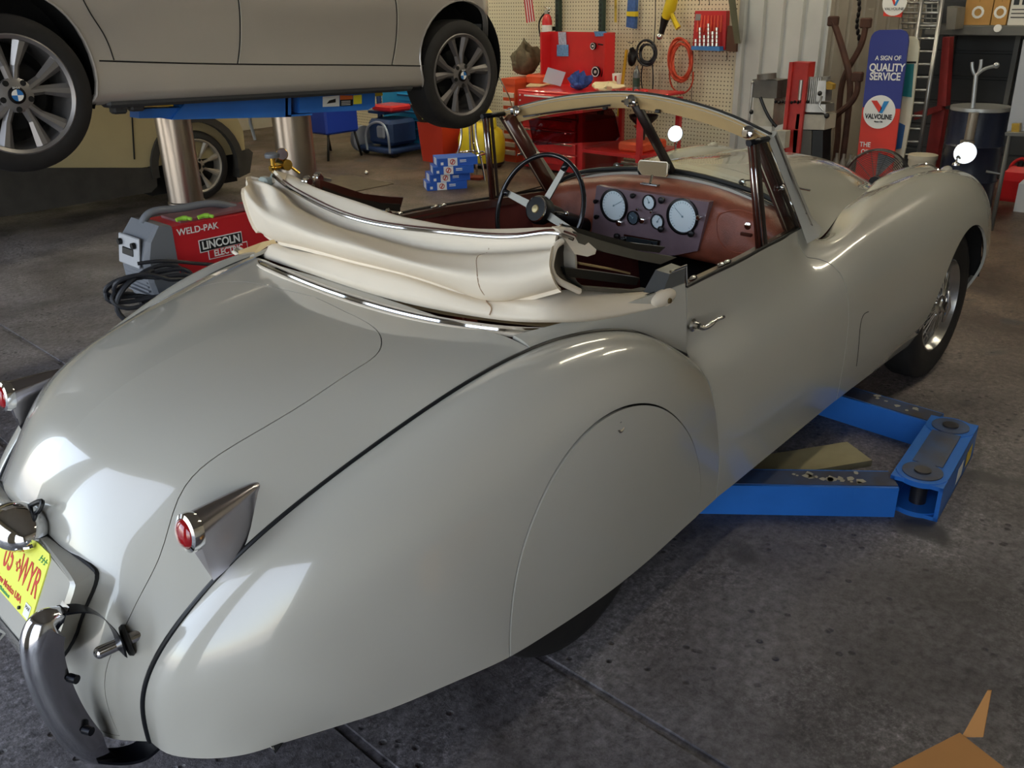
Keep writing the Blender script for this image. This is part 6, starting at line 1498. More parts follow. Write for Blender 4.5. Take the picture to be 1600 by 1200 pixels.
# ---- yellow fuel container and chrome stool
yp = Vector(at(738, 262, 2, 0))
YC_ = thing('yellow_container', 'big yellow container with carry handle behind the chrome stool', 'container', (yp.x+.15, yp.y, 0))
YP = mat('yellow_plastic', '#dcc322', rough=.45, noise=.1)
part('container_body', YP, YC_, lambda a: a.rings([[(r*.75*math.cos(t)*1.0, r*math.sin(t), z) for t in np.linspace(0, 2*PI, 28, endpoint=False)] for r, z in ((.20, 0), (.26, .05), (.28, .15), (.28, .28), (.25, .37), (.18, .42), (.10, .45))]))
part('container_handle', YP, YC_, lambda a: a.tube(spline([(0, .08, .44), (0, .09, .52), (0, .02, .58), (0, -.10, .57), (0, -.18, .50), (0, -.19, .41)], 5), .028, 10))
part('container_band', BLACKP, YC_, lambda a: a.rings([[(r*.75*math.cos(t), r*math.sin(t), z) for t in np.linspace(0, 2*PI, 28, endpoint=False)] for r, z in ((.21, .0), (.27, .04), (.268, .06), (.27, .04))], caps=False))
st0 = Vector(at(737, 279, 2, 0))
ST = thing('chrome_stool', 'tall chrome stool with foot ring and red base plate behind the blue boxes', 'stool', (st0.x, st0.y, 0))
for k in range(3):
    t = .5+2*PI*k/3; part('leg', CHROME, ST, lambda a: a.tube(spline([(.19*math.cos(t), .19*math.sin(t), 0), (.15*math.cos(t), .15*math.sin(t), .20), (.10*math.cos(t), .10*math.sin(t), .34), (.09*math.cos(t), .09*math.sin(t), .62)], 5), .011, 8))
part('foot_ring', CHROME, ST, lambda a: a.tube([(.145*math.cos(t), .145*math.sin(t), .245) for t in np.linspace(0, 2*PI, 32, endpoint=False)], .010, 8, loop=True))
part('centre_post', CHROME, ST, lambda a: a.cyl((0, 0, .02), (0, 0, .62), .011, 12)); part('base_plate', mat('rust_red', '#7d2e1c', .6), ST, lambda a: a.box((0, 0, .012), (.14, .24, .024), rot=(0, 0, .4)))
part('seat', BLACKP, ST, lambda a: a.lathe([(.0001, .62), (.15, .62), (.16, .64), (.15, .67), (.0001, .68)], (0, 0, 0), (0, 0, 1), 28))
# ---- stack of four blue boxes
BB = mat('box_blue', '#2558b8', rough=.45); BW = mat('box_white', '#dfe0e4', .5); BRD = mat('box_red_emblem', '#b5483f', .5)
bl, br = V(651, 290, 4.2), Vector(at(738, 296, 2, 0)); fl_ = Vector(at(654, 296, 2, 0)); 
bx0 = Vector(at(682, 297, 2, 0)); hgt = .072
dim = (.24, .38)
for k in range(4):
    off = [(0, .0), (.03, -.01), (.05, -.05), (.09, -.06)][k]
    t = thing('blue_box', ['blue and white parts box at the bottom of the floor stack', 'blue and white parts box second from the bottom of the floor stack', 'blue and white parts box second from the top of the floor stack', 'blue and white parts box on top of the floor stack'][k], 'box', (bx0.x+off[0]+.10, bx0.y+off[1]+.06, k*(hgt+.0005)), rz=[1.0, 1.06, .98, 1.03][k], group='stacked blue parts boxes')
    part('carton', BB, t, lambda a: a.box((0, -.05, hgt/2), (dim[0], dim[1], hgt)))
    part('white_panel', BW, t, lambda a: a.box((-dim[0]/2-.0008, .0, hgt/2), (.002, .09, hgt*.98))); part('end_label', BW, t, lambda a: a.box((0, dim[1]/2-.05+.0008, hgt/2), (dim[0]*.5, .002, hgt*.9))); part('small_label', BW, t, lambda a: a.box((-dim[0]/2-.0008, .10, hgt*.35), (.002, .025, .025)))
    part('emblem', BRD, t, lambda a: (a.lathe([(.026, .002), (.018, .002)], (-dim[0]/2, .0, hgt*.5), (-1, 0, 0), 20), a.box((-dim[0]/2-.002, 0, hgt*.5), (.001, .012, .035), rot=(.5, 0, 0))))
    part('box_print', WHITE, t, lambda a: (a.box((-dim[0]/2-.0008, -.10, hgt*.65), (.001, .06, .008)), a.box((-dim[0]/2-.0008, -.10, hgt*.45), (.001, .06, .006))))
# ---- blue machines on the left
RBL = mat('royal_blue', '#1c3fb0', rough=.4); NV = mat('navy_machine', '#27406e', rough=.4, noise=.2)
def floor_at(px, py): return Vector(at(px, py, 2, 0))
g = floor_at(508, 248); T1 = thing('blue_bin', 'royal blue storage bin on a black stand right of the second lift ram', 'bin', (g.x+.15, g.y+.12, 0)); 
part('bin_body', RBL, T1, lambda a: (a.box((0, 0, .47), (.45, .62, .38), bev=.02), a.box((-.0, 0, .64), (.48, .66, .03), bev=.01)))
for x_ in (-.18, .18):
    for y_ in (-.27, .27): part('leg', BLACKP, T1, lambda a: a.cyl((x_*1.3, y_*1.1, 0), (x_, y_, .29), .014, 8))
g = floor_at(402, 226); T2 = thing('blue_bin', 'royal blue storage bin left of the second lift ram', 'bin', (g.x+.4, g.y+.1, 0))
part('bin_body', RBL, T2, lambda a: (a.box((0, 0, .58), (.45, .75, .26), bev=.02),)); part('shelf', WHITE, T2, lambda a: a.box((-.05, 0, .40), (.5, .8, .03)))
for y_ in (-.33, .33): part('leg', mat('pale_leg', '#a8b4c4', .4), T2, lambda a: a.tube([(-.2, y_-.06, 0), (-.2, y_, .2), (-.2, y_, .40)], .022, 8))
g = floor_at(565, 246); T3 = thing('blue_machine', 'navy wheeled machine with grey wheel and red tray left of the blue cabinet', 'machine', (g.x+.35, g.y-.05, 0))
part('machine_body', NV, T3, lambda a: (a.box((.05, -.05, .26), (.4, .42, .28), bev=.04), a.box((.05, 0, .07), (.5, .62, .06), bev=.02), a.box((.1, .1, .46), (.3, .3, .03)), a.cyl((.1, .22, .1), (.1, .22, .85), .03, 12)))
part('grey_wheel', mat('wheel_grey', '#8d93a0', .4), T3, lambda a: a.cyl((-.12, .28, .16), (-.12, .34, .16), .15, 24)); part('control_box', mat('wheel_grey', '#8d93a0', .4), T3, lambda a: a.box((-.16, -.10, .27), (.04, .14, .14), bev=.02))
part('red_tray', REDP, T3, lambda a: a.box((.05, -.06, .52), (.3, .36, .07), bev=.02)); part('frame_tube', mat('pale_tube', '#aeb8c8', .3, .5), T3, lambda a: a.tube(spline([(-.2, -.28, .06), (-.22, -.28, .3), (-.18, -.1, .38), (-.2, .1, .30), (-.2, .12, .06)], 5), .014, 8))
for y_ in (-.25, .25): part('castor', RUBBER, T3, lambda a: a.cyl((-.12, y_-.02, .04), (-.12, y_+.02, .04), .04, 14))
# ---- things on the pegboard
def wall_tube(name, m, label, cat, pts, r, x=XB-.03, group=None):
    return single(name, m, label, cat, lambda a: a.tube(spline([V(px, py, x) for px, py in pts], 5), r, 8), group)
FX1 = thing('fire_extinguisher', 'red fire extinguisher with silver top hanging left of the red back board', 'fire extinguisher', tuple(V(855, 76, 6.28)))
fo_ = V(858, 80, 6.25)
part('extinguisher_body', REDP, FX1, lambda a: a.lathe([(.0001, 0), (.05, 0), (.055, .02), (.055, .28), (.04, .33), (.018, .35)], (0, 0, 0), (0, 0, 1), 24))
part('extinguisher_head', CHROME, FX1, lambda a: (a.box((0, 0, .37), (.03, .05, .04)), a.tube([(0, .04, .42), (0, -.06, .40)], .008, 6), a.tube([(0, .03, .38), (0, -.05, .37)], .008, 6)))
part('extinguisher_label', WHITE, FX1, lambda a: a.lathe([(.0555, .12), (.0555, .24)], (0, 0, 0), (0, 0, 1), 24)); part('extinguisher_hose', BLACKP, FX1, lambda a: a.tube(spline([(0, .03, .36), (-.02, .08, .30), (-.03, .07, .12)], 5), .009, 8)); part('wall_bracket', BLACKP, FX1, lambda a: a.box((.10, 0, .2), (.13, .03, .04)))
fl0 = [V(818, -6, 6.3), V(831, -6, 6.3), V(836, 33, 6.3), V(823, 36, 6.3)]
FLG = single('striped_flag', WHITE, 'small red and white striped flag hanging at the top of the pegboard', 'flag', lambda a: a.hull8([tuple(p+Vector((.004, 0, 0))) for p in fl0], [tuple(p) for p in fl0]))
for k in range(4):
    u0, u1 = (k*2)/7, (k*2+1)/7; q = [fl0[0].lerp(fl0[1], u0), fl0[0].lerp(fl0[1], u1), fl0[3].lerp(fl0[2], u1), fl0[3].lerp(fl0[2], u0)]
    part('red_stripe', REDP, FLG, lambda a: a.hull8([tuple(p-Vector((.001, 0, 0))) for p in q], [tuple(p-Vector((.003, 0, 0))) for p in q]))
GRN = mat('dark_green_upright', '#26372e', .5)
for k, (px, lb) in enumerate(((871, 'dark green shelf upright just right of the fire extinguisher'), (939, 'dark green perforated shelf upright above the two dials'))):
    y = V(px, 30, 6.36).y; U_ = single('shelf_upright', GRN, lb, 'upright', lambda a: a.box((6.38, y, 2.2), (.05, .055, ZC-.02-.0)), 'green uprights on the pegboard')
    part('upright_slots', mat('slot_black', '#0d0d0d'), U_, lambda a: [a.box((6.354, y, .9+j*.05), (.004, .014, .028)) for j in range(22)])
single('tape_measure_strip', mat('yellow_black_strip', '#c6a93a', .5, noise=.9, nscale=14), 'thin yellow and black strip hanging left of the blue folded cloth', 'strip', lambda a: poly_x(a, [(960, -5), (963, -5), (963, 35), (960, 35)], 6.40, .008))
bc = single('folded_cloth', mat('blue_cloth', '#4568a8', .8, noise=.4, nscale=30), 'blue folded cloth hanging on the pegboard', 'cloth', lambda a: poly_x(a, [(981, -5), (993, -5), (991, 45), (978, 42)], 6.36, .05))
part('yellow_band', YP, bc, lambda a: poly_x(a, [(979, 18), (992, 18), (992, 26), (979, 25)], 6.35, .06))
SAW = thing('cordless_tool', 'yellow and black power tool hanging at the top of the pegboard', 'power tool', tuple(V(1040, 30, 6.33))); so_ = V(1040, 30, 6.33)
part('tool_body', YP, SAW, lambda a: (a.tube([V(1052, -8, 6.33)-so_, V(1047, 12, 6.33)-so_, V(1040, 28, 6.33)-so_], [.055, .06, .045], 12), a.tube([V(1045, 12, 6.33)-so_, V(1055, 35, 6.33)-so_, V(1060, 44, 6.33)-so_], [.02, .025, .03], 8)))
part('tool_head', BLACKP, SAW, lambda a: a.tube([V(1040, 26, 6.33)-so_, V(1036, 42, 6.33)-so_, V(1032, 56, 6.33)-so_], [.045, .032, .026], 10)); part('tool_chuck', CHROME, SAW, lambda a: a.sphere(V(1031, 57, 6.31)-so_, .035, 12, 8)); part('hanging_hook', BLACKP, SAW, lambda a: a.tube([V(1047, 8, 6.33)-so_, V(1047, 6, 6.44)-so_], .006, 6))
def coil(a, cx_, cy_, rx, ry, n, r, seed, x=6.36, lean=0.):
    random.seed(seed); pts = []
    for k in range(n*14):
        t = 2*PI*k/14; j = 1+.16*math.sin(k*.23+seed)+.10*math.sin(k*.61); 
        pts.append(V(cx_+rx*j*math.sin(t)+lean*math.cos(t)*ry, cy_-ry*j*math.cos(t)+math.sin(k*.17)*3, x-.012*(k/14/n)-.03*(k % 3)/3))
    a.tube(spline(pts, 2), r, 6)
single('black_cable_coil', CAB, 'black cable coil hanging on the pegboard left of the orange one', 'cable', lambda a: (coil(a, 1011, 83, 13, 17, 5, .010, 2), a.tube(spline([V(1005, 98, 6.36), V(1002, 120, 6.36), V(1005, 150, 6.38), V(1003, 220, 6.40), V(1006, 260, 6.4)], 5), .007, 6), a.tube(spline([V(1018, 92, 6.36), V(1020, 110, 6.36), V(1018, 160, 6.38)], 5), .007, 6), a.tube([V(1024, -5, 6.38), V(1024, 30, 6.38), V(1022, 66, 6.38)], .005, 6)))
single('orange_air_hose', mat('orange_hose', '#c1482c', .45), 'orange hose coiled on the pegboard under the socket rack', 'hose', lambda a: (coil(a, 1064, 95, 16, 30, 8, .011, 5), a.tube(spline([V(1046, 112, 6.36), V(1050, 135, 6.36), V(1066, 146, 6.36), V(1080, 134, 6.36), V(1083, 112, 6.36)], 5), .009, 6)))
for (x0, y0_, x1, y1_), lb in (((1093, -5, 1093, 8), 'short dark wire above the left side of the socket rack'), ((1107, -5, 1109, 8), 'short dark wire above the middle of the socket rack'), ((1083, 80, 1080, 165), 'long thin dark wire hanging right of the orange hose'), ((1136, 82, 1136, 94), 'short dark wire below the brown board')): single('hanging_wire', BLACKP, lb, 'wire', lambda a: a.tube([V(x0, y0_, 6.42), V(x1, y1_, 6.42)], .0035, 5), 'dark wires on the pegboard')
SR = thing('socket_rack', 'red rack of chrome sockets hanging on the pegboard', 'rack', tuple(V(1106, 50, 6.34))); ro = V(1106, 50, 6.34)
part('rack_board', REDP, SR, lambda a: poly_x(a, [(1086, 17), (1135, 17), (1133, 78), (1082, 76)], 6.37, .06, ro)); part('blue_tray', RBL if False else mat('tray_blue', '#3f7fc0', .4), SR, lambda a: poly_x(a, [(1080, 72), (1124, 73), (1124, 80), (1080, 78)], 6.30, .10, ro))
part('rack_ribs', mat('rib_orange', '#e05a40', .5), SR, lambda a: [poly_x(a, [(1090+k*5.2, 24), (1092+k*5.2, 24), (1090+k*5.2, 50), (1088+k*5.2, 50)], 6.362, .01, ro) for k in range(8)])
for k in range(6):
    h0 = [62, 48, 60, 38, 52, 47][k]; px = 1087+k*6.6
    part('socket_column', CHROME, SR, lambda a: [a.cyl(V(px, 72-j*6, 6.325)-ro, V(px, 67-j*6, 6.325)-ro, .014+.003*((j+k) % 2), 10) for j in range(int((72-h0)/6)+1)])
part('grey_badge', mat('badge_grey', '#8d8b8b', .5), SR, lambda a: poly_x(a, [(1087, 22), (1095, 22), (1094, 32), (1086, 32)], 6.36, .01, ro))
single('brown_board', mat('brown_board', '#5e3d2a', .6, noise=.3), 'brown board leaning against the pegboard right of the socket rack', 'board', lambda a: poly_x(a, [(1137, 40), (1151, 42), (1150, 81), (1134, 80)], 6.36, .03))
single('timber_prop', mat('olive_timber', '#5a5a44', .6, noise=.3), 'slanting dark olive post at the right edge of the pegboard', 'post', lambda a: a.hull8([tuple(V(1135, -20, 6.34)), tuple(V(1147, -20, 6.34)), tuple(V(1157, 68, 6.34)), tuple(V(1148, 68, 6.34))], [tuple(V(1135, -20, 6.28)), tuple(V(1147, -20, 6.28)), tuple(V(1157, 68, 6.28)), tuple(V(1148, 68, 6.28))]))
can = V(994, 140, 5.95)
a = MB(); a.lathe([(.0001, 0), (.034, 0), (.034, .17), (.02, .20), (.012, .21), (.012, .235), (.0001, .235)], (5.72, V(994, 135, 5.72).y, zc_+.002), (0, 0, 1), 20); sc2 = tag(a.build('spray_can', mat('grey_can', '#6c6f70', .3, .6), None), 'grey spray can at the right end of the side table', 'can')
part('can_band', mat('dark_green_label', '#28463a', .5), sc2, lambda a: a.lathe([(.0345, .05), (.0345, .13)], (5.72, V(994, 135, 5.72).y, zc_+.002), (0, 0, 1), 20))
a = MB(); a.cyl(V(979, 78, 6.38), Vector((6.20, V(957, 262, 6.2).y, .02)), .016, 10); tag(a.build('yellow_pole', mat('yellow_pole_paint', '#d6a822', .5), None), 'long yellow pole leaning against the pegboard behind the windscreen', 'pole')
single('black_glove', BLACKP, 'black glove-like bundle hanging right of the yellow pole', 'glove', lambda a: (blob(a, (6.37, V(987, 95, 6.37).y, V(987, 104, 6.37).z), .03, .05, .16, 3), a.tube([V(981, 66, 6.4), V(988, 68, 6.4), V(990, 64, 6.4)], .004, 5)))
single('jump_lead_clamps', mat('clamp_red', '#a8442e', .5), 'red and black clamps hanging low on the pegboard', 'clamp', lambda a: (a.tube([V(992, 196, 6.36), V(1000, 206, 6.36), V(1010, 208, 6.36)], .014, 6), a.tube([V(1000, 182, 6.36), V(1002, 200, 6.36), V(997, 212, 6.36)], .014, 6), a.tube([V(1002, 165, 6.38), V(1001, 182, 6.36)], .006, 6)))
# lower shelf of the side table: orange tray with a black funnel
single('orange_tray', ORG, 'orange tray on the lower shelf of the side table', 'tray', lambda a: a.box((cf+.33, y0+w2*.72, .32), (.40, .30, .09), bev=.02))
single('black_funnel', BLACKP, 'black funnel standing in the orange tray', 'funnel', lambda a: a.lathe([(.02, 0), (.025, .10), (.13, .20), (.14, .23), (.12, .20), (.0001, .12)], (cf+.33, y0+w2*.72, .366), (0, 0, 1), 28))
# ---- machine group by the corrugated pier
xm = 5.75
MG = thing('post_press', 'red upright machine with a motor on each side of its post by the corrugated pier', 'machine', (xm, V(1240, 200, xm).y, 0)); mo = Vector((xm, V(1240, 200, xm).y, 0))
def mz(px, py): return V(px, py, xm)-mo
zt_ = mz(1240, 97).z; hw = (mz(1225, 97).y-mz(1258, 97).y)/2
part('red_post', mat('post_red', '#b2302b', .45, noise=.25, nscale=10), MG, lambda a: (a.box((.06, 0, zt_/2), (.12, hw*1.6, zt_)), a.box((-.01, hw*.75, zt_/2), (.03, .03, zt_)), a.box((-.01, -hw*.75, zt_/2), (.03, .03, zt_))))
gm = mat('grey_casting', '#6d6963', .5, .3, noise=.3); cm_ = mat('bright_casting', '#b8b6b0', .28, .7, noise=.25, nscale=14)
def px_box(a, pts, th, x=xm): poly_x(a, pts, x, th, mo)
part('grey_motor', gm, MG, lambda a: (px_box(a, [(1176, 124), (1215, 126), (1213, 154), (1175, 152)], .20), a.cyl(mz(1198, 124), mz(1198, 115), .08, 20)))
part('concrete_block', mat('pale_block', '#b4afa2', .8, noise=.3), MG, lambda a: (px_box(a, [(1178, 153), (1210, 154), (1206, 198), (1176, 196)], .20),))
part('bright_motor', cm_, MG, lambda a: (a.cyl(mz(1272, 160)+Vector((.1, 0, 0)), mz(1272, 122)+Vector((.1, 0, 0)), .085, 24), px_box(a, [(1252, 162), (1290, 163), (1290, 176), (1252, 175)], .16), px_box(a, [(1278, 126), (1291, 126), (1289, 158), (1276, 158)], .12), a.cyl(mz(1253, 125), mz(1250, 156), .02, 10), [a.box(tuple(mz(1262+k*3, 142)+Vector((.012, 0, 0))), (.02, .006, .22)) for k in range(7)]))
part('pale_base', mat('pale_block', '#b4afa2', .8, noise=.3), MG, lambda a: px_box(a, [(1245, 178), (1290, 180), (1288, 203), (1242, 202)], .2)); part('dark_base', mat('base_grey', '#55534e', .7), MG, lambda a: (px_box(a, [(1240, 203), (1268, 204), (1266, 290), (1236, 290)], .2),)); part('black_cylinder', BLACKP, MG, lambda a: px_box(a, [(1270, 204), (1286, 204), (1284, 290), (1266, 290)], .15))
part('side_lever', cm_, MG, lambda a: (a.tube([mz(1176, 130), mz(1170, 190), mz(1166, 210)], .012, 8), a.sphere(mz(1176, 129), .016, 10, 6))); part('lever', cm_, MG, lambda a: a.tube([mz(1284, 150), mz(1280, 165), mz(1292, 180)], .010, 8)); part('lever_knob', BLACKP, MG, lambda a: (a.sphere(mz(1292, 181), .022, 12, 8), a.sphere(mz(1174, 175), .02, 10, 6), a.sphere(mz(1281, 146), .02, 10, 6)))
part('hydraulic_hose', BLACKP, MG, lambda a: a.tube(spline([mz(1188, 152), mz(1196, 172), mz(1205, 188), mz(1213, 198)], 5), .014, 8)); part('yellow_fitting', mat('dull_yellow', '#9a7a2a', .5), MG, lambda a: px_box(a, [(1291, 128), (1301, 132), (1300, 140), (1291, 140)], .06)); part('white_valve_box', mat('pale_block', '#b4afa2', .8), MG, lambda a: px_box(a, [(1212, 204), (1228, 205), (1226, 232), (1211, 230)], .08, xm-.15)); part('clamp_chain', GLN, MG, lambda a: [a.sphere(mz(1212+k*5, 159+(k % 2)), .014, 8, 5) for k in range(11)])
# ---- rusty lift arms crossed against the wall
RUST = mat('rust_brown', '#4a2c20', rough=.7, noise=.4, nscale=12)
wr = 6.2
def rusty(pts, r, lb, wr=6.2): return single('rusty_arm', RUST, lb, 'steel arm', lambda a: (a.tube(spline([V(px, py, wr) for px, py in pts], 6)+[Vector((wr, V(pts[-1][0], pts[-1][1], wr).y, .01))], r, 8), a.box(tuple(V(pts[0][0], pts[0][1], wr)), (.05, .09, .08), bev=.01)), 'crossed rusty arms by the pier')
rusty([(1302, 33), (1312, 62), (1322, 96), (1328, 128), (1326, 170), (1321, 215)], .028, 'rusty bent arm leaning right, crossing behind the sign')
rusty([(1353, 36), (1347, 66), (1334, 92), (1320, 118), (1312, 160), (1309, 215)], .026, 'rusty bent arm leaning left towards the machine', 6.27)
rusty([(1340, 120), (1338, 146), (1326, 164), (1305, 182), (1294, 205), (1290, 235)], .026, 'lowest rusty arm, curving down behind the bright motor', 6.12)
single('hanging_chain', GLN, 'short chain hanging above the crossed rusty arms', 'chain', lambda a: [a.sphere(V(1341+math.sin(k)*2, -4+k*9, 6.35), .022, 8, 5, (1, .7, 1.3)) for k in range(10)])
for k in range(3): single('grey_bottle', mat('dull_bottle', '#7b746a', .5), 'small grey bottle in the row at the foot of the crossed rusty arms', 'bottle', lambda a: a.lathe([(.0001, 0), (.028, 0), (.028, .30), (.012, .34), (.012, .37), (.0001, .37)], (6.0, V(1308+k*11, 240, 6.0).y, .0), (0, 0, 1), 12), 'grey bottles below the rusty arms')
# ---- oil company sign
xs_ = 5.95
SGN = thing('tall_sign', 'tall rounded blue, white and red oil sign leaning behind the bonnet', 'sign', tuple(V(1370, 235, xs_)*1.0)); sg_ = V(1370, 235, xs_)
TL, TR = V(1361, 47, xs_), V(1421, 50, xs_); BLs, BRs = V(1340, 238, xs_), V(1394, 243, xs_)
dn_ = (BLs-TL); xr = (TR-TL); Hs_ = dn_.length; Ws_ = xr.length; dnn = dn_.normalized(); xrr = (xr-dnn*xr.dot(dnn)).normalized(); nrm_s = Vector((-1, 0, 0)); nrm_s = (nrm_s-dnn*nrm_s.dot(dnn)-xrr*nrm_s.dot(xrr)).normalized()
ext_ = (V(1340, 238, xs_).z-.02)/-dnn.z/Hs_; Ht = Hs_*(1+ext_)
def SP(u, v, o=0.): return TL+xrr*(u*Ws_)+dnn*(v*Hs_)+nrm_s*o-sg_
def splate(pts, o, th, m, name, par=SGN): a = MB(); q = [SP(u, v, o) for u, v in pts]; a.hull8([tuple(p-nrm_s*th) for p in q], [tuple(p) for p in q]); return a.build(name, m, par)
vt = Ht/Hs_; rr_ = [( .5-.5*math.cos(t), .10-.10*math.sin(t)) for t in np.linspace(0, PI, 15)]
vr = .62
SB_ = mat('sign_blue', '#2b3683', .35); SR_ = mat('sign_red', '#d5382a', .35)
corner = [(0, .09), (.03, .045), (.10, .015), (.22, 0), (.78, 0), (.90, .015), (.97, .045), (1, .09)]
blu = splate(corner+[(1, vr), (0, vr)], 0, .02, SB_, 'blue_panel'); red = splate([(0, vr), (1, vr), (1, vt), (0, vt)], 0, .02, SR_, 'red_panel')
cw = V(1374, 175, xs_); a = MB(); rw = (V(1374, 149, xs_)-V(1374, 201, xs_)).length/2; a.lathe([(rw, .002), (rw, .006), (.0001, .006)], cw-sg_, nrm_s, 40); disc = a.build('white_disc', WHITE, SGN)
def stext(body, px, py, size, m, par=None, o=.004, sx=.95, bold=.0008): 
    p = V(px, py, xs_)-sg_+nrm_s*o; return textmesh('sign_lettering', body, m, par or SGN, size, tuple(p), xrr, -dnn, .0006, sx=sx, bold=bold)
stext('A SIGN OF', 1388, 91, .048, WHITE, sx=.9); stext('QUALITY', 1386, 106, .080, WHITE, sx=.85, bold=.002); stext('SERVICE', 1383, 120, .080, WHITE, sx=.85, bold=.002); stext('THE', 1352, 226, .055, WHITE, sx=.9); stext('OIL', 1352, 237, .050, WHITE, sx=.9)
cb_ = V(1374, 168, xs_)-sg_
def vbar(p0, p1, p2, p3, m): a = MB(); q = [V(*p, xs_)-sg_+nrm_s*.009 for p in (p0, p1, p2, p3)]; a.hull8([tuple(v-nrm_s*.002) for v in q], [tuple(v) for v in q]); a.build('sign_v_mark', m, disc)
vbar((1362, 157), (1371, 157), (1379, 169), (1374, 176), SR_); vbar((1382, 158), (1390, 158), (1379, 177), (1374, 176), mat('sky_blue', '#2b86c8', .4))
stext('VALVOLINE', 1373, 182.5, .052, BLACKP, disc, .008, .80, .002); stext('Motor Oils', 1373, 190, .016, BLACKP, disc, .008)
TS = single('round_top_sign', mat('ivory', '#cfcbb8', .4), 'pale rounded sign half hidden behind the tall blue sign', 'sign', lambda a: poly_x(a, [(1408, 62), (1412, 57), (1428, 57), (1434, 63), (1436, 75), (1424, 180), (1413, 240), (1400, 314), (1378, 314)], xs_+.12, .02))
part('teal_panel', mat('teal_panel', '#1f6a72', .4), TS, lambda a: poly_x(a, [(1414, 100), (1428, 100), (1424, 152), (1408, 150)], xs_+.112, .006)); part('blue_panel', mat('steel_blue', '#2e5f96', .4), TS, lambda a: poly_x(a, [(1402, 190), (1414, 196), (1408, 232), (1396, 234)], xs_+.112, .006)); part('dark_band', BLACKP, TS, lambda a: poly_x(a, [(1410, 96), (1431, 96), (1431, 99), (1410, 99)], xs_+.111, .006))
sm = V(1397, 12, 6.3); SS = single('square_sign', SR_, 'small red sign with a white disc at the top of the wire grid', 'sign', lambda a: poly_x(a, [(1384, -12), (1414, -12), (1408, 27), (1380, 25)], 6.35, .02))
part('white_oval', WHITE, SS, lambda a: a.lathe([(.10, .001), (.10, .004), (.0001, .004)], V(1398, 4, 6.35), (-1, 0, 0), 28)); 
for p_, m_ in ((((1391, -8), (1396, -8), (1399, 4), (1397, 9)), SR_), (((1405, -8), (1409, -8), (1400, 9), (1397, 9)), mat('sky_blue', '#2b86c8', .4))): part('sign_v_mark', m_, SS, lambda a: poly_x(a, list(p_), 6.344, .003))
textmesh('sign_lettering', 'VALVOLINE', BLACKP, SS, .030, tuple(V(1397, 14, 6.343)), (0, -1, 0), (0, 0, 1), .0005)
single('wire_grid', mat('galvanised', '#9a9a96', .35, .8), 'silver wire grid panel behind the small red sign', 'grid', lambda a: ([a.tube([V(1408, y_, 6.5), V(1466, y_+1, 6.5)], .012 if k % 2 else .006, 6) for k, y_ in enumerate(range(-4, 46, 8))], [a.tube([V(x_, -8, 6.5), V(x_-2, 46, 6.5)], .006, 6) for x_ in range(1412, 1468, 9)]))
LAD = thing('ladder', 'aluminium ladder leaning behind the signs', 'ladder', tuple(V(1430, 250, 6.3))); lo = V(1430, 250, 6.3); ALU = mat('aluminium', '#a4a5a5', .35, .8)
for p_, q_ in (((1474, -10), (1432, 262)), ((1442, -10), (1402, 262))): part('ladder_rail', ALU, LAD, lambda a: a.tube([V(*p_, 6.45)-lo, V(*q_, 6.25)-lo], .018, 6))
for k in range(13):
    t = k/13; part('ladder_rung', ALU, LAD, lambda a: a.tube([V(1442-40*t, 0+262*t, 6.45-.2*t)-lo, V(1474-42*t, 0+262*t, 6.45-.2*t)-lo], .012, 6))
# ---- fan
fc = V(1368, 284, 4.9); rf_ = (V(1368, 236, 4.9)-V(1368, 332, 4.9)).length/2
FAN = thing('floor_fan', 'black caged drum fan seen over the bonnet in front of the tall sign', 'fan', (fc.x, fc.y, 0)); fz = fc.z; nf = (Vector(CAM)-fc); nf.z = .2*nf.length; nf = Vector((-1, -.25, .1)).normalized(); fu = nf.orthogonal().normalized(); fw = nf.cross(fu)
fc0 = Vector((0, 0, fz))
part('fan_ring', BLACKP, FAN, lambda a: a.lathe([(rf_, .05), (rf_+.012, .04), (rf_+.012, -.06), (rf_, -.07), (rf_-.006, 0)], fc0, nf, 48, closed=True))
part('cage_wires', mat('cage_grey', '#6b6a6a', .4, .7), FAN, lambda a: ([a.tube([fc0+nf*(.055-.03*(r_/rf_)**2)+fu*math.cos(t)*r_+fw*math.sin(t)*r_ for t in np.linspace(0, 2*PI, 40, endpoint=False)], .0026, 4, loop=True) for r_ in np.linspace(.04, rf_, 16)], [a.tube([fc0+nf*.055+(fu*math.cos(t)+fw*math.sin(t))*.03, fc0+nf*.026+(fu*math.cos(t)+fw*math.sin(t))*rf_], .0025, 4) for t in np.linspace(0, 2*PI, 12, endpoint=False)]))
part('fan_blades', mat('blade_grey', '#a5a7aa', .4, .2), FAN, lambda a: [a.hull8([tuple(fc0+nf*(-.03+dz_)+(fu*math.cos(t)+fw*math.sin(t))*r_) for r_, t, dz_ in ((.04, t0, 0), (rf_*.92, t0-.35, .03), (rf_*.92, t0+.35, -.03), (.04, t0+.5, 0))], [tuple(fc0+nf*(-.036+dz_)+(fu*math.cos(t)+fw*math.sin(t))*r_) for r_, t, dz_ in ((.04, t0, 0), (rf_*.92, t0-.35, .03), (rf_*.92, t0+.35, -.03), (.04, t0+.5, 0))]) for t0 in (0, 2.1, 4.2)])
part('fan_hub', BLACKP, FAN, lambda a: a.cyl(fc0-nf*.06, fc0+nf*.06, .04, 20)); part('fan_stand', BLACKP, FAN, lambda a: (a.tube([(0, rf_+.02, fz), (.05, rf_*.9, .02), (-.2, rf_*.9, .015)], .014, 8), a.tube([(0, -rf_-.02, fz), (.05, -rf_*.9, .02), (-.2, -rf_*.9, .015)], .014, 8), a.tube([(.05, rf_*.9, .02), (.05, -rf_*.9, .02)], .014, 8)))
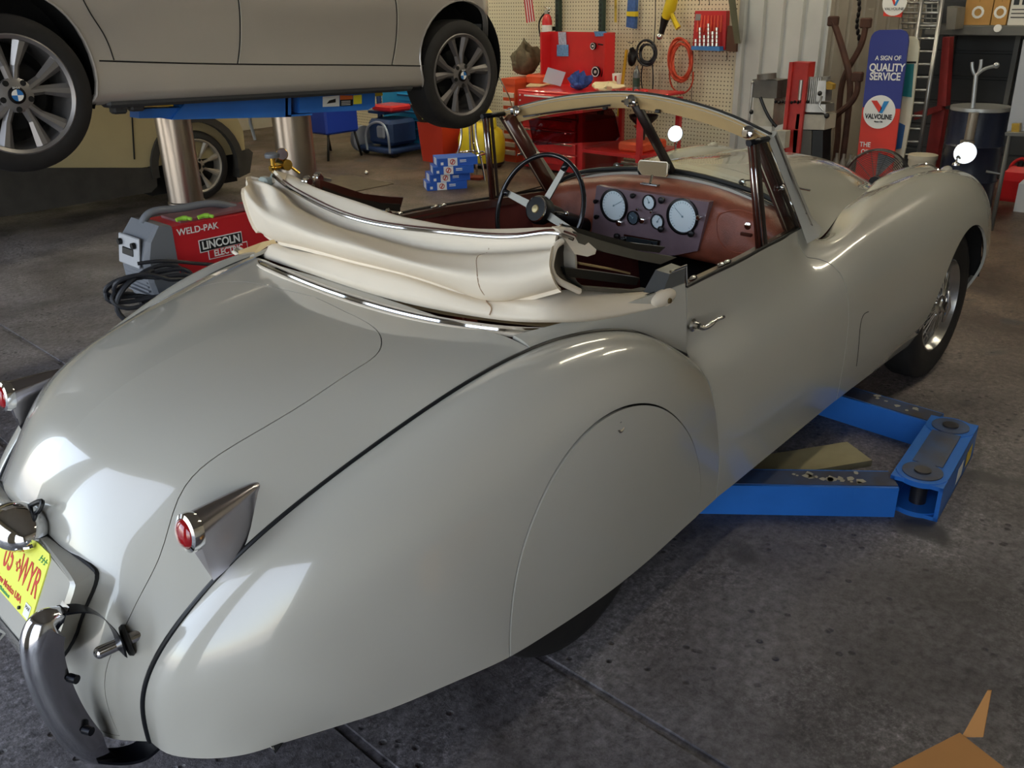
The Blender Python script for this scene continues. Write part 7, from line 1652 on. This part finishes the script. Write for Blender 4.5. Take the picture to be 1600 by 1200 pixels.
# ---- red hoist, bucket, drum, shelf on the right
DR = mat('dark_hoist_red', '#7c1f1e', .5, noise=.3)
x6 = 6.6
HO = thing('engine_hoist', 'dark red hoist standing right of the ladder', 'hoist', (x6, V(1465, 160, x6).y, 0)); ho = Vector((x6, V(1465, 160, x6).y, 0))
part('hoist_post', DR, HO, lambda a: (poly_x(a, [(1473, 58), (1484, 58), (1478, 166), (1464, 166)], x6, .10, ho), a.box((.05, -.02, .35), (.10, .10, .70)))); part('hoist_beam', DR, HO, lambda a: poly_x(a, [(1428, 176), (1470, 164), (1472, 172), (1428, 188)], x6-.02, .08, ho)); part('hoist_leg', DR, HO, lambda a: (a.box((0, .1, .05), (.3, .07, .08)), a.box((0, -.15, .05), (.3, .07, .08))))
bk = V(1448, 270, 6.2)
BK = thing('paint_bucket', 'white paint bucket at the foot of the ladder', 'bucket', (6.02, V(1448, 270, 6.02).y+.05, 0)); zb0 = V(1448, 242, 6.02).z
part('bucket_body', mat('ivory_plastic', '#c9c0ac', .5), BK, lambda a: a.lathe([(.0001, 0), (.09, 0), (.105, zb0*.92), (.112, zb0*.92), (.112, zb0), (.0001, zb0)], (0, 0, 0), (0, 0, 1), 28)); part('bucket_label', mat('faded_label', '#a88a86', .6), BK, lambda a: a.lathe([(.0975, .10), (.1015, zb0*.7)], (0, 0, 0), (0, 0, 1), 28))
xd = 6.05; dl_, dr_ = V(1484, 164, xd), V(1577, 166, xd); dcy = (dl_.y+dr_.y)/2; drr = (dl_.y-dr_.y)/2; dz = dl_.z
DRM = thing('steel_drum', 'dark navy steel drum with a bare steel lid at the right', 'drum', (xd+.05, dcy, 0))
part('drum_body', mat('navy_drum', '#141c33', .35, noise=.3), DRM, lambda a: a.lathe([(.0001, 0), (drr*.96, 0), (drr*.96, dz*.3), (drr, dz*.32), (drr*.96, dz*.34), (drr*.96, dz*.63), (drr, dz*.65), (drr*.96, dz*.67), (drr*.96, dz-.02)], (0, 0, 0), (0, 0, 1), 40)); part('drum_lid', mat('bare_lid', '#b9bcbc', .3, .7), DRM, lambda a: a.lathe([(drr*.97, dz-.03), (drr*1.0, dz-.025), (drr*1.0, dz), (drr*.9, dz-.004), (.0001, dz-.004)], (0, 0, 0), (0, 0, 1), 40))
HK = thing('drum_pump', 'steel stand with forked hooks fixed on the drum', 'stand', (xd-.10, V(1521, 163, xd-.10).y, dz-.002)); hk = Vector((xd-.10, V(1521, 163, xd-.10).y, dz-.002)); xh = xd-.10
SIL = mat('silver_stand', '#b4b8bc', .35, .7)
part('stand_pole', SIL, HK, lambda a: a.cyl((0, 0, 0), V(1525, 118, xh)-hk, .016, 10)); part('fork', SIL, HK, lambda a: (a.tube(spline([V(1519, 97, xh)-hk, V(1520, 110, xh)-hk, V(1525, 118, xh)-hk, V(1531, 108, xh)-hk, V(1533, 93, xh)-hk], 5), .012, 8), a.tube(spline([V(1525, 118, xh)-hk, V(1538, 108, xh)-hk, V(1556, 103, xh)-hk], 5), .012, 8), a.sphere(V(1557, 102, xh)-hk, .022, 10, 6)))
part('drain_tube', mat('pale_tube2', '#a49a8c', .3, .6), DRM, lambda a: (a.cyl(V(1522, 176, xd-.28)-Vector((xd+.05, dcy, 0)), V(1514, 218, xd-.28)-Vector((xd+.05, dcy, 0)), .035, 20), a.cyl(V(1512, 219, xd-.28)-Vector((xd+.05, dcy, 0)), V(1511, 226, xd-.28)-Vector((xd+.05, dcy, 0)), .05, 16)))
# wall shelf with cartons
xh2 = 7.1; SH = thing('wall_shelf', 'grey steel shelf across the dark wall at the upper right', 'shelf', (xh2, V(1560, 42, xh2).y, V(1560, 42, xh2).z)); shc = V(1560, 42, xh2)
part('shelf_board', mat('grey_shelf', '#62625f', .5), SH, lambda a: a.box((.24, -.4, -.03), (.48, 2.0, .08), bev=.006)); part('shelf_stay', mat('grey_shelf', '#62625f', .5), SH, lambda a: (a.box((.45, .5, -.6), (.06, .05, 1.2)), a.box((.45, -.05, -.6), (.05, .04, 1.2)))); part('round_knob', WHITE, SH, lambda a: a.cyl(V(1560, 42, xh2)-shc+Vector((-.003, 0, -.01)), V(1560, 42, xh2)-shc+Vector((-.02, 0, -.01)), .03, 14))
KR = mat('kraft', '#b58a4e', .7, noise=.1)
for k, (l, r_) in enumerate(((1503, 1546), (1547, 1571))):
    p0_, p1_ = V(l, 34, xh2+.03), V(r_, 34, xh2+.03); wk = p0_.y-p1_.y; t = thing('carton', ['kraft carton at the left end of the wall shelf', 'kraft carton in the middle of the wall shelf'][k], 'box', (xh2+.05, p1_.y, shc.z+.012), group='kraft cartons on the wall shelf')
    part('carton_body', KR, t, lambda a: a.box((.17, wk/2, .17), (.34, wk*.98, .34))); part('white_mark', WHITE, t, lambda a: ([a.lathe([(.03, .0), (.05, .002), (.03, .004)], (0, wk/2, .10), (-1, 0, 0), 12)],)); part('carton_seam', mat('dark_kraft', '#7a5a30', .7), t, lambda a: a.box((-.001, wk*.5, .26), (.002, .004, .16)))
p0_, p1_ = V(1573, 34, xh2+.03), V(1608, 34, xh2+.03); wk = p0_.y-p1_.y; t = thing('white_carton', 'white printed carton at the right end of the wall shelf', 'box', (xh2+.05, p1_.y, shc.z+.012))
part('carton_body', mat('white_card', '#d6d3ca', .6), t, lambda a: a.box((.17, wk/2, .20), (.34, wk*.98, .40))); part('carton_print', BLACKP, t, lambda a: ([a.box((-.001, wk*.55, .06+k*.03), (.002, wk*.7, .008)) for k in range(3)], a.box((-.001, wk*.35, .18), (.002, wk*.3, .05)), a.box((-.001, wk*.75, .18), (.002, wk*.25, .05)), a.box((-.001, wk*.6, .27), (.002, wk*.5, .02))))
single('paper_box', mat('dull_grey_box', '#77756f', .5, noise=.2), 'grey box on the hoist side below the carton shelf', 'box', lambda a: poly_x(a, [(1480, 10), (1496, 12), (1492, 46), (1478, 46)], 6.9, .2))
# pale cabinet at the right edge, jugs
PC = thing('pale_cabinet', 'pale grey panel cabinet at the right edge of the picture', 'cabinet', tuple(V(1590, 215, 5.6))); po_ = V(1590, 215, 5.6)
part('cabinet_face', mat('pale_grey_panel', '#a7aab0', .4), PC, lambda a: poly_x(a, [(1599, 62), (1680, 62), (1660, 206), (1573, 206)], 5.6, .3, po_)); part('cabinet_shelf', mat('grey_shelf', '#62625f', .5), PC, lambda a: poly_x(a, [(1570, 207), (1660, 210), (1660, 216), (1570, 212)], 5.5, .35, po_)); part('brass_valve', BRASS, PC, lambda a: poly_x(a, [(1581, 193), (1593, 193), (1592, 207), (1580, 207)], 5.55, .05, po_)); part('cabinet_leg', mat('grey_shelf', '#62625f', .5), PC, lambda a: [a.cyl(V(px, 212, 5.6)-po_, Vector((5.6, V(px, 212, 5.6).y, 0))-po_, .015, 8) for px in (1578, 1650)])
jf = floor_at(1577, 316)
JR = thing('red_fuel_can', 'red fuel can on the floor at the right edge', 'fuel can', (jf.x+.1, jf.y, 0)); JR.scale = (.85, .85, .85)
part('can_body', REDP, JR, lambda a: a.rings([[(x*s, y*s2, z) for x, y in ((-.10, -.14), (.10, -.14), (.10, .14), (-.10, .14))] for s, s2, z in ((.95, .95, 0), (1, 1, .03), (1, 1, .20), (.8, .75, .28), (.5, .45, .33))], smooth=False)); part('can_handle', REDP, JR, lambda a: a.tube(spline([(0, .09, .24), (0, .06, .36), (0, -.02, .40), (0, -.06, .32)], 5), .016, 8)); part('can_cap', BLACKP, JR, lambda a: a.cyl((0, 0, .33), (0, 0, .37), .03, 14))
jw = floor_at(1612, 330); single('white_jug', WHITE, 'white jug standing right of the red fuel can', 'jug', lambda a: a.rings([[(jw.x+x*s, jw.y+y*s, z) for x, y in ((-.09, -.11), (.09, -.11), (.09, .11), (-.09, .11))] for s, z in ((1, 0), (1, .22), (.5, .30), (.3, .34))], smooth=False))
single('grey_pipe', ALU, 'grey pipe lying low beside the drum', 'pipe', lambda a: a.tube([V(1541, 268, 5.95), V(1565, 272, 5.95), Vector((5.95, V(1565, 272, 5.95).y, .02))], .012, 8))
# floor drain square and nut on the far floor
a = MB(); c0 = floor_at(530, 290)
FRM = tag(a.box((c0.x, c0.y, .004), (.75, .75, .008)).build('inspection_cover', mat('dull_cover', '#5a4f40', .7, noise=.3), None), 'square steel cover set in the floor behind the lift ram', 'cover')
single('small_nut', CHROME, 'small bright fitting lying on the floor beyond the hood', 'fitting', lambda a: a.sphere(tuple(floor_at(573, 273)+Vector((0, 0, .02))), .025, 10, 6))
# thin rod leaning by the drawer box
single('thin_rod', CHROME, 'thin bright rod leaning by the drawer box', 'rod', lambda a: (a.tube([V(769, 99, 5.2), V(795, 150, 5.2), Vector((5.35, V(812, 190, 5.2).y, .02))], .006, 6), a.sphere(V(769, 99, 5.2), .012, 8, 5)))
